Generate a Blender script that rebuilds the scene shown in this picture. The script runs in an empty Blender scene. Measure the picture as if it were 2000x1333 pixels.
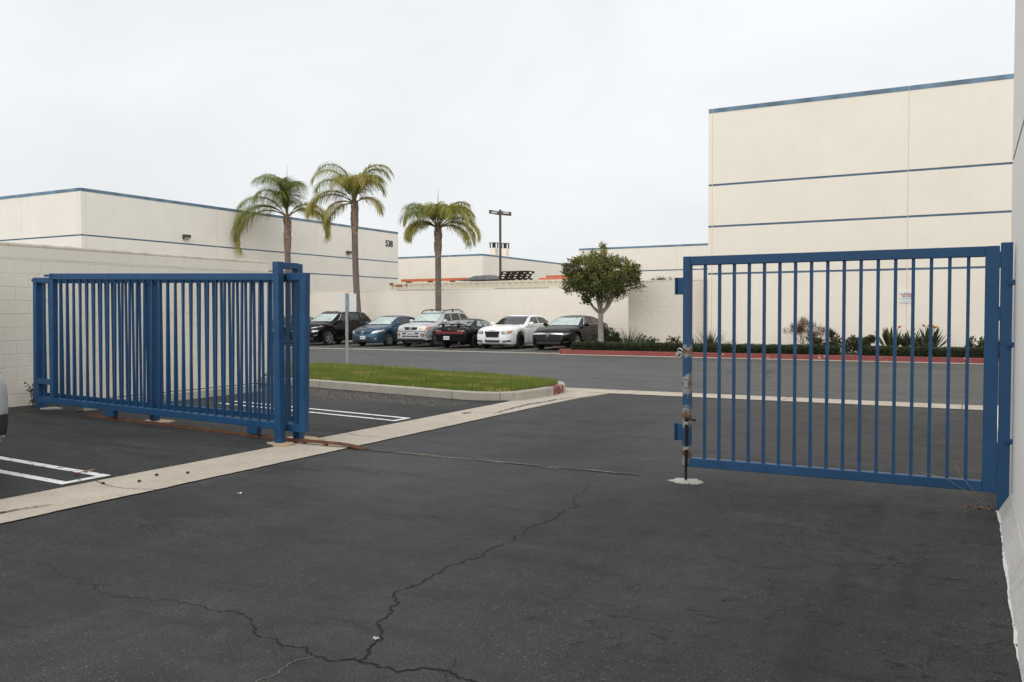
import bpy, bmesh, math, random
from mathutils import Vector, Matrix
from mathutils.bvhtree import BVHTree
import mathutils.noise as mnoise

random.seed(7)
R = math.radians
scene = bpy.context.scene
C = scene.collection

# ------------------------------------------------------------------ camera, sky, sun, exposure
cam_d = bpy.data.cameras.new('camera')
cam = bpy.data.objects.new('camera', cam_d)
C.objects.link(cam)
scene.camera = cam
cam_d.sensor_width = 36.0
cam_d.lens = 36.0 * 1660.1 / 2000.0
cam_d.clip_start = 0.05
cam_d.clip_end = 3000
YAW, PITCH, ROLL = 1.07625514, 0.0323879, -0.0024
_r = Vector((math.sin(YAW), math.cos(YAW), 0))
_f0 = Vector((-math.cos(YAW), math.sin(YAW), 0))
_u0 = Vector((0, 0, 1))
_f = _f0 * math.cos(PITCH) - _u0 * math.sin(PITCH)
_u = _f0 * math.sin(PITCH) + _u0 * math.cos(PITCH)
_r2 = _r * math.cos(ROLL) + _u * math.sin(ROLL)
_u2 = -_r * math.sin(ROLL) + _u * math.cos(ROLL)
M = Matrix(((_r2.x, _u2.x, -_f.x, 0), (_r2.y, _u2.y, -_f.y, 0), (_r2.z, _u2.z, -_f.z, 1.55), (0, 0, 0, 1)))
cam.matrix_world = M

world = bpy.data.worlds.new('World')
scene.world = world
world.use_nodes = True
SUN_EL, SUN_AZ = R(36), R(-68)      # sun behind the camera and to the right
wn = world.node_tree.nodes
wl = world.node_tree.links
wn.clear()
wo = wn.new('ShaderNodeOutputWorld')
mixs = wn.new('ShaderNodeMixShader')
sky = wn.new('ShaderNodeTexSky')
sky.sky_type = 'NISHITA'
sky.sun_disc = False
sky.sun_elevation = SUN_EL
sky.sun_rotation = R(158)
sky.air_density = 1.0
sky.dust_density = 3.0
b1 = wn.new('ShaderNodeBackground'); b1.inputs['Strength'].default_value = 0.09
b2 = wn.new('ShaderNodeBackground'); b2.inputs['Strength'].default_value = 1.0
tc = wn.new('ShaderNodeTexCoord')
sep = wn.new('ShaderNodeSeparateXYZ')
ramp = wn.new('ShaderNodeValToRGB')
mp = wn.new('ShaderNodeMapping'); mp.inputs['Scale'].default_value = (1.0, 1.0, 2.2)
nz = wn.new('ShaderNodeTexNoise'); nz.inputs['Scale'].default_value = 2.2; nz.inputs['Detail'].default_value = 6; nz.inputs['Roughness'].default_value = 0.5; nz.inputs['Distortion'].default_value = 0.5
mr = wn.new('ShaderNodeMapRange'); mr.inputs['From Min'].default_value = 0.3; mr.inputs['From Max'].default_value = 0.7
mr.inputs['To Min'].default_value = 0.925; mr.inputs['To Max'].default_value = 1.065
vm = wn.new('ShaderNodeVectorMath'); vm.operation = 'SCALE'
ramp.color_ramp.elements[0].position = 0.0
ramp.color_ramp.elements[0].color = (0.645, 0.665, 0.675, 1)
ramp.color_ramp.elements[1].position = 0.8
ramp.color_ramp.elements[1].color = (0.765, 0.775, 0.79, 1)
wl.new(tc.outputs['Generated'], sep.inputs[0])
wl.new(sep.outputs['Z'], ramp.inputs[0])
wl.new(tc.outputs['Generated'], mp.inputs[0]); wl.new(mp.outputs[0], nz.inputs['Vector'])
wl.new(nz.outputs['Fac'], mr.inputs['Value'])
wl.new(ramp.outputs[0], vm.inputs[0]); wl.new(mr.outputs[0], vm.inputs['Scale'])
wl.new(vm.outputs[0], b2.inputs['Color'])
wl.new(sky.outputs[0], b1.inputs['Color'])
mixs.inputs[0].default_value = 0.95
wl.new(b1.outputs[0], mixs.inputs[1]); wl.new(b2.outputs[0], mixs.inputs[2])
wl.new(mixs.outputs[0], wo.inputs[0])

sun_d = bpy.data.lights.new('sun', 'SUN')
sun = bpy.data.objects.new('sun', sun_d)
C.objects.link(sun)
sun_d.energy = 1.5
sun_d.angle = R(100)
sun_d.color = (1.0, 0.965, 0.92)
sd = Vector((math.cos(SUN_EL) * math.cos(SUN_AZ), math.cos(SUN_EL) * math.sin(SUN_AZ), math.sin(SUN_EL)))
sun.rotation_euler = sd.to_track_quat('Z', 'Y').to_euler()

scene.view_settings.view_transform = 'Standard'
scene.view_settings.look = 'None'
scene.view_settings.exposure = 0.45
scene.view_settings.gamma = 1.0
scene.view_settings.use_curve_mapping = False

# ------------------------------------------------------------------ materials
MATS = {}


def nmat(name):
    m = bpy.data.materials.new(name)
    m.use_nodes = True
    MATS[name] = m
    nt = m.node_tree
    return m, nt, nt.nodes['Principled BSDF'], nt.nodes, nt.links


def tex(nt, scale, detail=3, rough=0.55, coords='Object', dist=0.0, stretch=None):
    t = nt.nodes.new('ShaderNodeTexCoord')
    n = nt.nodes.new('ShaderNodeTexNoise')
    n.inputs['Scale'].default_value = scale
    n.inputs['Detail'].default_value = detail
    n.inputs['Roughness'].default_value = rough
    n.inputs['Distortion'].default_value = dist
    if stretch:
        mpn = nt.nodes.new('ShaderNodeMapping')
        mpn.inputs['Scale'].default_value = stretch
        nt.links.new(t.outputs[coords], mpn.inputs[0])
        nt.links.new(mpn.outputs[0], n.inputs['Vector'])
    else:
        nt.links.new(t.outputs[coords], n.inputs['Vector'])
    return n.outputs['Fac']


def rmp(nt, fac, stops, interp='LINEAR'):
    r = nt.nodes.new('ShaderNodeValToRGB')
    r.color_ramp.interpolation = interp
    e = r.color_ramp.elements
    while len(e) < len(stops):
        e.new(0.5)
    for i, (p, c) in enumerate(stops):
        e[i].position = p
        if isinstance(c, (int, float)):
            c = (c, c, c)
        e[i].color = (c[0], c[1], c[2], 1)
    nt.links.new(fac, r.inputs[0])
    return r.outputs[0]


def mixc(nt, fac, a, b, mode='MIX'):
    x = nt.nodes.new('ShaderNodeMix')
    x.data_type = 'RGBA'
    x.blend_type = mode
    for sock, v in ((x.inputs[0], fac), (x.inputs[6], a), (x.inputs[7], b)):
        if isinstance(v, (int, float)):
            sock.default_value = v
        elif isinstance(v, tuple):
            sock.default_value = (v[0], v[1], v[2], 1)
        else:
            nt.links.new(v, sock)
    return x.outputs[2]


def bump(nt, bsdf, h, strength=0.3, dist=0.01):
    b = nt.nodes.new('ShaderNodeBump')
    b.inputs['Strength'].default_value = strength
    b.inputs['Distance'].default_value = dist
    nt.links.new(h, b.inputs['Height'])
    nt.links.new(b.outputs[0], bsdf.inputs['Normal'])
    return b


def simple(name, col, rough=0.6, metal=0.0, var=0.12, scale=6.0, coat=0.0, bmp=0.0, bscale=60.0, coords='Object'):
    m, nt, b, n, l = nmat(name)
    f = tex(nt, scale, 4, coords=coords)
    lo = tuple(c * (1 - var) for c in col)
    hi = tuple(min(1, c * (1 + var)) for c in col)
    l.new(rmp(nt, f, [(0.3, lo), (0.7, hi)]), b.inputs['Base Color'])
    b.inputs['Roughness'].default_value = rough
    b.inputs['Metallic'].default_value = metal
    if coat:
        b.inputs['Coat Weight'].default_value = coat
        b.inputs['Coat Roughness'].default_value = 0.04
    if bmp:
        bump(nt, b, tex(nt, bscale, 4, coords=coords), bmp, 0.01)
    return m


def asphalt(name, base, warm=0.0, fleck=0.5, streak=(1, 1, 1), crackle=0.0, patch=0.5):
    m, nt, b, n, l = nmat(name)
    big = tex(nt, 0.45, 5, 0.6, stretch=streak)
    mid = tex(nt, 3.1, 5, 0.65, stretch=streak, dist=0.4)
    fine = tex(nt, 95, 3, 0.75)
    lo, hi = base * (1 - patch), base * (1 + patch)
    tint = (0.985 + warm, 1.02 + warm * 0.3, 1.0 - warm)
    col = rmp(nt, big, [(0.3, tuple(lo * t for t in tint)), (0.72, tuple(hi * t for t in tint))])
    col = mixc(nt, 0.8, col, rmp(nt, mid, [(0.3, 0.28), (0.7, 0.66)]), 'OVERLAY')
    col = mixc(nt, 0.5, col, rmp(nt, tex(nt, 13, 5, 0.7, stretch=streak), [(0.3, 0.3), (0.7, 0.7)]), 'OVERLAY')
    col = mixc(nt, 0.9, col, rmp(nt, fine, [(0.34, 0.1), (0.66, 0.9)]), 'OVERLAY')
    # pale aggregate stones showing at the surface
    v = n.new('ShaderNodeTexVoronoi'); v.inputs['Scale'].default_value = 52
    t = n.new('ShaderNodeTexCoord'); l.new(t.outputs['Object'], v.inputs['Vector'])
    sp = rmp(nt, v.outputs['Distance'], [(0.16, 1.0), (0.34, 0.0)])
    pick = rmp(nt, v.outputs['Color'], [(0.66, 0.0), (0.72, 1.0)])
    area = rmp(nt, tex(nt, 0.8, 3), [(0.36, 0.12), (0.62, 1.0)])
    fk = mixc(nt, 1.0, mixc(nt, 1.0, sp, pick, 'MULTIPLY'), area, 'MULTIPLY')
    fk2 = mixc(nt, 1.0, fk, (fleck, fleck, fleck), 'MULTIPLY')
    col = mixc(nt, fk2, col, (0.30, 0.29, 0.265))
    # dark oily smears, drawn out along the direction of travel
    t3 = n.new('ShaderNodeTexCoord'); mp3 = n.new('ShaderNodeMapping')
    mp3.inputs['Rotation'].default_value = (0, 0, R(-30)); mp3.inputs['Scale'].default_value = (0.55, 1.9, 1)
    n3 = n.new('ShaderNodeTexNoise'); n3.inputs['Scale'].default_value = 1.5; n3.inputs['Detail'].default_value = 6; n3.inputs['Roughness'].default_value = 0.68
    l.new(t3.outputs['Object'], mp3.inputs[0]); l.new(mp3.outputs[0], n3.inputs['Vector'])
    col = mixc(nt, rmp(nt, n3.outputs['Fac'], [(0.52, 0.0), (0.70, 0.85)]), col, (base * 0.5, base * 0.5, base * 0.5))
    col = mixc(nt, rmp(nt, n3.outputs['Fac'], [(0.28, 0.6), (0.45, 0.0)]), col, (base * 1.6, base * 1.62, base * 1.58))
    h = mixc(nt, 0.5, fine, rmp(nt, v.outputs['Distance'], [(0.0, 1.0), (0.5, 0.0)]))
    if crackle:
        # fine alligator cracking where the surface has dried out
        v2 = n.new('ShaderNodeTexVoronoi'); v2.feature = 'DISTANCE_TO_EDGE'; v2.inputs['Scale'].default_value = 7.5
        mpn = n.new('ShaderNodeMapping'); mpn.inputs['Scale'].default_value = (0.75, 1.9, 1)
        mpn.inputs['Rotation'].default_value = (0, 0, R(-22))
        nd = n.new('ShaderNodeTexNoise'); nd.inputs['Scale'].default_value = 5; nd.inputs['Detail'].default_value = 5
        add = n.new('ShaderNodeVectorMath'); add.operation = 'MULTIPLY_ADD'
        add.inputs[1].default_value = (0.35, 0.35, 0.0)
        l.new(t.outputs['Object'], nd.inputs['Vector'])
        l.new(nd.outputs['Color'], add.inputs[0]); l.new(t.outputs['Object'], add.inputs[2])
        l.new(add.outputs[0], mpn.inputs[0]); l.new(mpn.outputs[0], v2.inputs['Vector'])
        line = rmp(nt, v2.outputs['Distance'], [(0.016, 1.0), (0.045, 0.0)])
        sx = n.new('ShaderNodeSeparateXYZ'); l.new(t.outputs['Object'], sx.inputs[0])
        mrx = n.new('ShaderNodeMapRange'); mrx.inputs['From Min'].default_value = -3.4; mrx.inputs['From Max'].default_value = -0.2
        l.new(sx.outputs['X'], mrx.inputs['Value'])
        zone = mixc(nt, 1.0, rmp(nt, tex(nt, 1.7, 5, 0.7), [(0.42, 0.0), (0.56, 1.0)]), mrx.outputs[0], 'MULTIPLY')
        brk = rmp(nt, tex(nt, 9, 3), [(0.45, 0.0), (0.6, 1.0)])
        cr = mixc(nt, 1.0, mixc(nt, 1.0, line, zone, 'MULTIPLY'), brk, 'MULTIPLY')
        cr = mixc(nt, 1.0, cr, (crackle, crackle, crackle), 'MULTIPLY')
        col = mixc(nt, cr, col, (0.008, 0.008, 0.008))
        # two black rubber tracks worn in beside the building
        for xc_, wd_ in ((-0.46, 0.10), (-0.10, 0.085)):
            q1 = n.new('ShaderNodeMath'); q1.operation = 'SUBTRACT'; q1.inputs[1].default_value = xc_; l.new(add.outputs[0], q1.inputs[0])
            sxx = n.new('ShaderNodeSeparateXYZ'); l.new(add.outputs[0], sxx.inputs[0]); l.new(sxx.outputs['X'], q1.inputs[0])
            q2 = n.new('ShaderNodeMath'); q2.operation = 'ABSOLUTE'; l.new(q1.outputs[0], q2.inputs[0])
            q3 = n.new('ShaderNodeMapRange'); q3.inputs['From Min'].default_value = 0.0; q3.inputs['From Max'].default_value = wd_
            q3.inputs['To Min'].default_value = 0.6; q3.inputs['To Max'].default_value = 0.0
            l.new(q2.outputs[0], q3.inputs['Value'])
            lane = mixc(nt, 1.0, q3.outputs[0], rmp(nt, tex(nt, 1.3, 3), [(0.4, 0.2), (0.6, 1.0)]), 'MULTIPLY')
            col = mixc(nt, lane, col, (0.016, 0.016, 0.017))
    l.new(col, b.inputs['Base Color'])
    l.new(rmp(nt, mid, [(0.3, 0.60), (0.7, 0.82)]), b.inputs['Roughness'])
    b.inputs['Specular IOR Level'].default_value = 0.24
    bump(nt, b, h, 0.35, 0.006)
    return m


asphalt('asphalt_drive', 0.0405, 0.0, 0.42, (1.0, 0.55, 1), crackle=1.0)
asphalt('asphalt_lot', 0.032, 0.0, 0.6, (0.5, 1.2, 1))
asphalt('asphalt_road', 0.088, 0.0, 0.3, (0.25, 1.4, 1), patch=0.18)
asphalt('asphalt_stall', 0.07, 0.05, 0.3, (1, 1, 1), patch=0.25)
asphalt('asphalt_far', 0.07, 0.0, 0.2)


def concrete(name, col, dirt=(0.16, 0.14, 0.115), stain=0.5, bmp=0.25):
    m, nt, b, n, l = nmat(name)
    f = tex(nt, 2.2, 6, 0.65)
    f2 = tex(nt, 26, 4, 0.7)
    c = rmp(nt, f, [(0.3, tuple(x * 0.86 for x in col)), (0.7, tuple(min(1, x * 1.08) for x in col))])
    c = mixc(nt, 0.35, c, rmp(nt, f2, [(0.3, 0.3), (0.7, 0.7)]), 'OVERLAY')
    st = rmp(nt, tex(nt, 1.1, 6, 0.7, dist=0.6), [(0.55, 0.0), (0.75, stain)])
    c = mixc(nt, st, c, dirt)
    l.new(c, b.inputs['Base Color'])
    b.inputs['Roughness'].default_value = 0.88
    bump(nt, b, f2, bmp, 0.006)
    return m


concrete('concrete_gutter', (0.47, 0.41, 0.335), (0.27, 0.22, 0.17), 0.7)
concrete('concrete_kerb', (0.40, 0.37, 0.32), (0.20, 0.18, 0.15), 0.7)
concrete('concrete_footing', (0.52, 0.38, 0.25), (0.36, 0.22, 0.12), 0.6)
concrete('concrete_patch', (0.48, 0.46, 0.42), (0.25, 0.24, 0.22), 0.5)
concrete('concrete_base', (0.56, 0.54, 0.505), (0.28, 0.25, 0.22), 0.55, 0.15)


def worn_paint(name, col, under, amount=0.5, scale=9.0, rough=0.75):
    m, nt, b, n, l = nmat(name)
    w = rmp(nt, tex(nt, scale, 7, 0.72), [(amount, 0.0), (amount + 0.05, 1.0)])
    base = rmp(nt, tex(nt, 3, 3), [(0.3, tuple(c * 0.85 for c in col)), (0.7, col)])
    l.new(mixc(nt, w, base, under), b.inputs['Base Color'])
    b.inputs['Roughness'].default_value = rough
    bump(nt, b, tex(nt, 90, 3), 0.2, 0.004)
    return m


worn_paint('white_line', (0.80, 0.80, 0.79), (0.07, 0.07, 0.07), 0.57, 11)
worn_paint('faded_line', (0.30, 0.29, 0.28), (0.09, 0.09, 0.09), 0.52, 6)
worn_paint('red_kerb', (0.225, 0.05, 0.046), (0.46, 0.36, 0.30), 0.605, 5)
worn_paint('red_kerb_old', (0.20, 0.055, 0.05), (0.36, 0.30, 0.26), 0.56, 8)


def stucco(name, col, var=0.05, dirt=0.10, dcol=(0.40, 0.35, 0.29), bscale=70):
    m, nt, b, n, l = nmat(name)
    f = tex(nt, 0.7, 5, 0.6, coords='Object')
    c = rmp(nt, f, [(0.3, tuple(x * (1 - var) for x in col)), (0.7, tuple(min(1, x * (1 + var)) for x in col))])
    stk = rmp(nt, tex(nt, 2.0, 5, 0.7, stretch=(2.5, 2.5, 0.18)), [(0.52, 0.0), (0.8, dirt)])
    c = mixc(nt, stk, c, dcol)
    l.new(c, b.inputs['Base Color'])
    b.inputs['Roughness'].default_value = 0.92
    b.inputs['Specular IOR Level'].default_value = 0.2
    bump(nt, b, tex(nt, bscale, 4, 0.7), 0.25, 0.006)
    return m


stucco('cream_wall', (0.845, 0.79, 0.69), 0.03, 0.06)
stucco('cream_wall_left', (0.84, 0.80, 0.72), 0.035, 0.09)
stucco('cream_wall_far', (0.84, 0.79, 0.70), 0.03, 0.05)
stucco('white_wall', (0.89, 0.865, 0.815), 0.03, 0.06)
stucco('joint_sealant', (0.70, 0.60, 0.48), 0.06, 0.1)
stucco('block_paint', (0.80, 0.755, 0.665), 0.05, 0.16, (0.48, 0.44, 0.38), 45)
stucco('block_paint_warm', (0.80, 0.74, 0.635), 0.04, 0.14, (0.50, 0.45, 0.37), 45)
stucco('mortar', (0.72, 0.67, 0.59), 0.06, 0.2)
stucco('wall_cap', (0.50, 0.455, 0.385), 0.16, 0.75, (0.17, 0.15, 0.12), 30)

# far block wall: courses too fine to pick apart, so joints are fine relief
m, nt, b, n, l = nmat('far_block_wall')
t = n.new('ShaderNodeTexCoord')
mpn = n.new('ShaderNodeMapping'); mpn.inputs['Rotation'].default_value = (R(90), 0, 0)
br = n.new('ShaderNodeTexBrick')
br.inputs['Scale'].default_value = 1.0
br.inputs['Brick Width'].default_value = 0.406; br.inputs['Row Height'].default_value = 0.203
br.inputs['Mortar Size'].default_value = 0.006
br.inputs['Color1'].default_value = (0.84, 0.78, 0.675, 1); br.inputs['Color2'].default_value = (0.85, 0.79, 0.69, 1)
br.inputs['Mortar'].default_value = (0.75, 0.69, 0.585, 1)
l.new(t.outputs['Object'], mpn.inputs[0]); l.new(mpn.outputs[0], br.inputs['Vector'])
stk = rmp(nt, tex(nt, 0.9, 6, 0.7), [(0.5, 0.0), (0.75, 0.22)])
l.new(mixc(nt, stk, br.outputs['Color'], (0.55, 0.48, 0.38)), b.inputs['Base Color'])
b.inputs['Roughness'].default_value = 0.92
bump(nt, b, br.outputs['Fac'], -0.3, 0.01)

simple('blue_trim', (0.075, 0.15, 0.235), 0.55, 0, 0.25, 3)
simple('blue_coping', (0.115, 0.20, 0.275), 0.5, 0, 0.45, 1.3)

# gate paint: blue enamel, chalky in places, with chips
m, nt, b, n, l = nmat('gate_blue')
f = tex(nt, 3.5, 5, 0.6)
c = rmp(nt, f, [(0.3, (0.009, 0.057, 0.146)), (0.72, (0.014, 0.082, 0.195))])
chip = rmp(nt, tex(nt, 17, 6, 0.75), [(0.735, 0.0), (0.75, 1.0)])
l.new(mixc(nt, chip, c, (0.03, 0.022, 0.018)), b.inputs['Base Color'])
l.new(rmp(nt, f, [(0.3, 0.42), (0.7, 0.56)]), b.inputs['Roughness'])
b.inputs['Specular IOR Level'].default_value = 0.4
bump(nt, b, tex(nt, 120, 3), 0.06, 0.002)

# latch stile: same enamel, burnt and ground off around the welded fittings
m, nt, b, n, l = nmat('gate_blue_worn')
f = tex(nt, 3.5, 5, 0.6)
c = rmp(nt, f, [(0.3, (0.009, 0.057, 0.146)), (0.72, (0.014, 0.082, 0.195))])
t = n.new('ShaderNodeTexCoord'); sx = n.new('ShaderNodeSeparateXYZ'); l.new(t.outputs['Object'], sx.inputs[0])
tot = None
for zc, rad_ in ((1.20, 0.085), (0.90, 0.13), (0.60, 0.12), (0.25, 0.13)):
    a1 = n.new('ShaderNodeMath'); a1.operation = 'SUBTRACT'; a1.inputs[1].default_value = zc; l.new(sx.outputs['Z'], a1.inputs[0])
    a2 = n.new('ShaderNodeMath'); a2.operation = 'ABSOLUTE'; l.new(a1.outputs[0], a2.inputs[0])
    a3 = n.new('ShaderNodeMath'); a3.operation = 'DIVIDE'; a3.inputs[1].default_value = rad_; l.new(a2.outputs[0], a3.inputs[0])
    if tot is None:
        tot = a3.outputs[0]
    else:
        a4 = n.new('ShaderNodeMath'); a4.operation = 'MINIMUM'; l.new(tot, a4.inputs[0]); l.new(a3.outputs[0], a4.inputs[1]); tot = a4.outputs[0]
nzv = tex(nt, 16, 5, 0.65)
a5 = n.new('ShaderNodeMath'); a5.operation = 'MULTIPLY_ADD'; a5.inputs[1].default_value = 2.4; l.new(nzv, a5.inputs[0]); l.new(tot, a5.inputs[2])
bare = rmp(nt, a5.outputs[0], [(0.0, 1.0), (1.0, 1.0)])
mrw = n.new('ShaderNodeMapRange'); mrw.inputs['From Min'].default_value = 1.72; mrw.inputs['From Max'].default_value = 2.0
mrw.inputs['To Min'].default_value = 1.0; mrw.inputs['To Max'].default_value = 0.0
l.new(a5.outputs[0], mrw.inputs['Value'])
mrr = n.new('ShaderNodeMapRange'); mrr.inputs['From Min'].default_value = 1.25; mrr.inputs['From Max'].default_value = 1.55
mrr.inputs['To Min'].default_value = 1.0; mrr.inputs['To Max'].default_value = 0.0
l.new(a5.outputs[0], mrr.inputs['Value'])
metalc = rmp(nt, tex(nt, 30, 5, 0.7), [(0.3, (0.20, 0.20, 0.19)), (0.6, (0.34, 0.335, 0.31)), (0.75, (0.14, 0.075, 0.045))])
rustc = rmp(nt, tex(nt, 40, 4), [(0.3, (0.09, 0.04, 0.022)), (0.7, (0.20, 0.10, 0.055))])
c2 = mixc(nt, mrw.outputs[0], c, metalc)
c3 = mixc(nt, mrr.outputs[0], c2, rustc)
l.new(c3, b.inputs['Base Color'])
b.inputs['Roughness'].default_value = 0.6

# bare / rusting patch on gate latch stile
m, nt, b, n, l = nmat('bare_metal_rust')
f = tex(nt, 14, 6, 0.7)
c = rmp(nt, f, [(0.33, (0.30, 0.30, 0.29)), (0.52, (0.42, 0.40, 0.36)), (0.62, (0.17, 0.085, 0.045)), (0.72, (0.05, 0.03, 0.025))])
l.new(c, b.inputs['Base Color']); b.inputs['Roughness'].default_value = 0.75
bump(nt, b, f, 0.4, 0.004)

m, nt, b, n, l = nmat('rust_rail')
f = tex(nt, 9, 6, 0.7)
l.new(rmp(nt, f, [(0.3, (0.075, 0.032, 0.018)), (0.6, (0.17, 0.075, 0.04)), (0.75, (0.25, 0.14, 0.09))]), b.inputs['Base Color'])
b.inputs['Roughness'].default_value = 0.85
bump(nt, b, f, 0.4, 0.005)

simple('black_steel', (0.015, 0.015, 0.017), 0.45, 0.3, 0.3, 20)
simple('crack_dark', (0.007, 0.007, 0.008), 0.95)
simple('fine_crack', (0.014, 0.014, 0.014), 0.95)
simple('seam', (0.024, 0.024, 0.024), 0.9)
simple('grit', (0.17, 0.145, 0.115), 0.95, 0, 0.5, 40)
simple('tar_stain', (0.032, 0.030, 0.028), 0.9, 0, 0.3, 12)
simple('sand_stain', (0.24, 0.20, 0.155), 0.95, 0, 0.4, 14)
simple('galvanised', (0.33, 0.345, 0.34), 0.5, 0.35, 0.2, 8)
simple('sign_back', (0.72, 0.745, 0.76), 0.45, 0.1, 0.04, 3)
simple('sign_face', (0.80, 0.82, 0.83), 0.5, 0, 0.03, 5)
simple('sign_red', (0.30, 0.05, 0.06), 0.6)
simple('sign_grey', (0.36, 0.39, 0.42), 0.6)
simple('letter_black', (0.018, 0.019, 0.022), 0.5)
simple('bronze_lamp', (0.075, 0.065, 0.055), 0.45, 0.4)
simple('lamp_lens', (0.40, 0.40, 0.39), 0.15, 0, 0.03, 4, 0.5)
simple('soil', (0.065, 0.048, 0.034), 0.95, 0, 0.4, 14, 0, 0.6, 40)
simple('container_cream', (0.74, 0.68, 0.55), 0.6, 0, 0.08, 2)
simple('orange_beam', (0.55, 0.14, 0.055), 0.5, 0, 0.15, 3)
simple('dark_pallet', (0.035, 0.022, 0.020), 0.85, 0, 0.5, 6)
simple('grey_sheet', (0.13, 0.14, 0.145), 0.6, 0.2, 0.3, 4)
simple('rust_spot', (0.30, 0.13, 0.05), 0.8, 0, 0.4, 6)
simple('flue_paint', (0.66, 0.61, 0.53), 0.7, 0, 0.1, 3)
simple('paper', (0.75, 0.75, 0.73), 0.8)
simple('dry_leaf', (0.20, 0.085, 0.035), 0.8, 0, 0.5, 20)
simple('straw', (0.42, 0.34, 0.22), 0.8)

# plants


def leafmat(name, c1, c2, rough=0.5, trans=0.25, sc=1.5):
    m, nt, b, n, l = nmat(name)
    gi = n.new('ShaderNodeObjectInfo')
    f = tex(nt, sc, 4, 0.6)
    l.new(rmp(nt, f, [(0.32, c1), (0.68, c2)]), b.inputs['Base Color'])
    b.inputs['Roughness'].default_value = rough
    b.inputs['Specular IOR Level'].default_value = 0.35
    tr = n.new('ShaderNodeBsdfTranslucent')
    tr.inputs['Color'].default_value = (c2[0] * 1.3, c2[1] * 1.3, c2[2] * 0.9, 1)
    mx = n.new('ShaderNodeMixShader'); mx.inputs[0].default_value = trans
    o = n['Material Output']
    l.new(b.outputs[0], mx.inputs[1]); l.new(tr.outputs[0], mx.inputs[2]); l.new(mx.outputs[0], o.inputs[0])
    return m


leafmat('frond_green', (0.10, 0.14, 0.030), (0.22, 0.25, 0.06))
leafmat('frond_olive', (0.20, 0.20, 0.036), (0.37, 0.34, 0.08))
leafmat('frond_yellow', (0.28, 0.245, 0.06), (0.44, 0.37, 0.12))
leafmat('frond_rachis', (0.20, 0.19, 0.07), (0.27, 0.25, 0.10), 0.5, 0.0)
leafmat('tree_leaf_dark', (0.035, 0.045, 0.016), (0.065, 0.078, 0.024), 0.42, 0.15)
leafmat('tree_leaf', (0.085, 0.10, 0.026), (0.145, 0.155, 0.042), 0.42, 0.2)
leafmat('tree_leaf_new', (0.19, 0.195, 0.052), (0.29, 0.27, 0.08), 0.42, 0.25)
leafmat('hedge_leaf', (0.026, 0.038, 0.016), (0.062, 0.080, 0.030), 0.55, 0.1, 5)
leafmat('shrub_leaf', (0.032, 0.048, 0.026), (0.08, 0.10, 0.05), 0.45, 0.12, 5)
leafmat('shrub_leaf_red', (0.10, 0.028, 0.020), (0.17, 0.060, 0.035), 0.5, 0.15, 6)
leafmat('blade_leaf', (0.050, 0.066, 0.042), (0.105, 0.13, 0.080), 0.4, 0.1, 3)
leafmat('dry_twig', (0.11, 0.065, 0.045), (0.19, 0.12, 0.085), 0.9, 0.0, 6)
leafmat('flower_orange', (0.55, 0.16, 0.03), (0.70, 0.25, 0.05), 0.5, 0.2, 8)
leafmat('grass_blade', (0.10, 0.155, 0.028), (0.205, 0.25, 0.056), 0.6, 0.35, 1.2)
leafmat('grass_ground', (0.075, 0.095, 0.022), (0.14, 0.135, 0.04), 0.9, 0.0, 7)
simple('tree_bark', (0.29, 0.265, 0.235), 0.9, 0, 0.28, 9, 0, 0.6, 30)
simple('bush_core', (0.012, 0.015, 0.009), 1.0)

m, nt, b, n, l = nmat('palm_trunk')
t = n.new('ShaderNodeTexCoord')
wv = n.new('ShaderNodeTexWave'); wv.bands_direction = 'Z'; wv.inputs['Scale'].default_value = 2.6; wv.inputs['Distortion'].default_value = 2.0
wv.inputs['Detail'].default_value = 3
l.new(t.outputs['Object'], wv.inputs['Vector'])
c = rmp(nt, tex(nt, 3.0, 5, 0.7, stretch=(3, 3, 0.7)), [(0.3, (0.115, 0.09, 0.075)), (0.7, (0.21, 0.175, 0.15))])
c = mixc(nt, 0.4, c, rmp(nt, wv.outputs['Fac'], [(0.2, 0.28), (0.6, 0.62)]), 'OVERLAY')
l.new(c, b.inputs['Base Color']); b.inputs['Roughness'].default_value = 0.95
bump(nt, b, wv.outputs['Fac'], 0.4, 0.02)
simple('palm_boot', (0.24, 0.165, 0.125), 0.95, 0, 0.45, 8, 0, 0.7, 25)


# vehicles
def paint(name, col, metal=0.35, rough=0.32):
    m, nt, b, n, l = nmat(name)
    f = tex(nt, 2.0, 3)
    l.new(rmp(nt, f, [(0.3, tuple(c * 0.92 for c in col)), (0.7, tuple(min(1, c * 1.06) for c in col))]), b.inputs['Base Color'])
    b.inputs['Metallic'].default_value = metal
    b.inputs['Roughness'].default_value = rough
    b.inputs['Specular IOR Level'].default_value = 0.0
    b.inputs['Coat Weight'].default_value = 0.6
    b.inputs['Coat Roughness'].default_value = 0.04
    return m


paint('paint_black', (0.004, 0.004, 0.0045), 0.0)
paint('paint_black_faded', (0.006, 0.006, 0.007), 0.0, 0.4)
paint('paint_blue', (0.045, 0.095, 0.145), 0.55)
paint('paint_silver', (0.54, 0.555, 0.57), 0.5)
paint('paint_white', (0.80, 0.805, 0.81), 0.0, 0.35)
paint('paint_grey', (0.05, 0.055, 0.06), 0.5)
simple('silver_plastic', (0.47, 0.48, 0.48), 0.5, 0.1, 0.05, 4)
simple('black_plastic', (0.014, 0.014, 0.015), 0.55, 0, 0.2, 9)
simple('tyre_rubber', (0.016, 0.016, 0.017), 0.85, 0, 0.3, 20)
simple('rim_alloy', (0.50, 0.51, 0.52), 0.3, 0.8, 0.08, 6)
simple('rim_dark', (0.02, 0.02, 0.022), 0.35, 0.5, 0.2, 6)
simple('chrome', (0.65, 0.66, 0.67), 0.15, 1.0, 0.05, 3)
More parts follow.
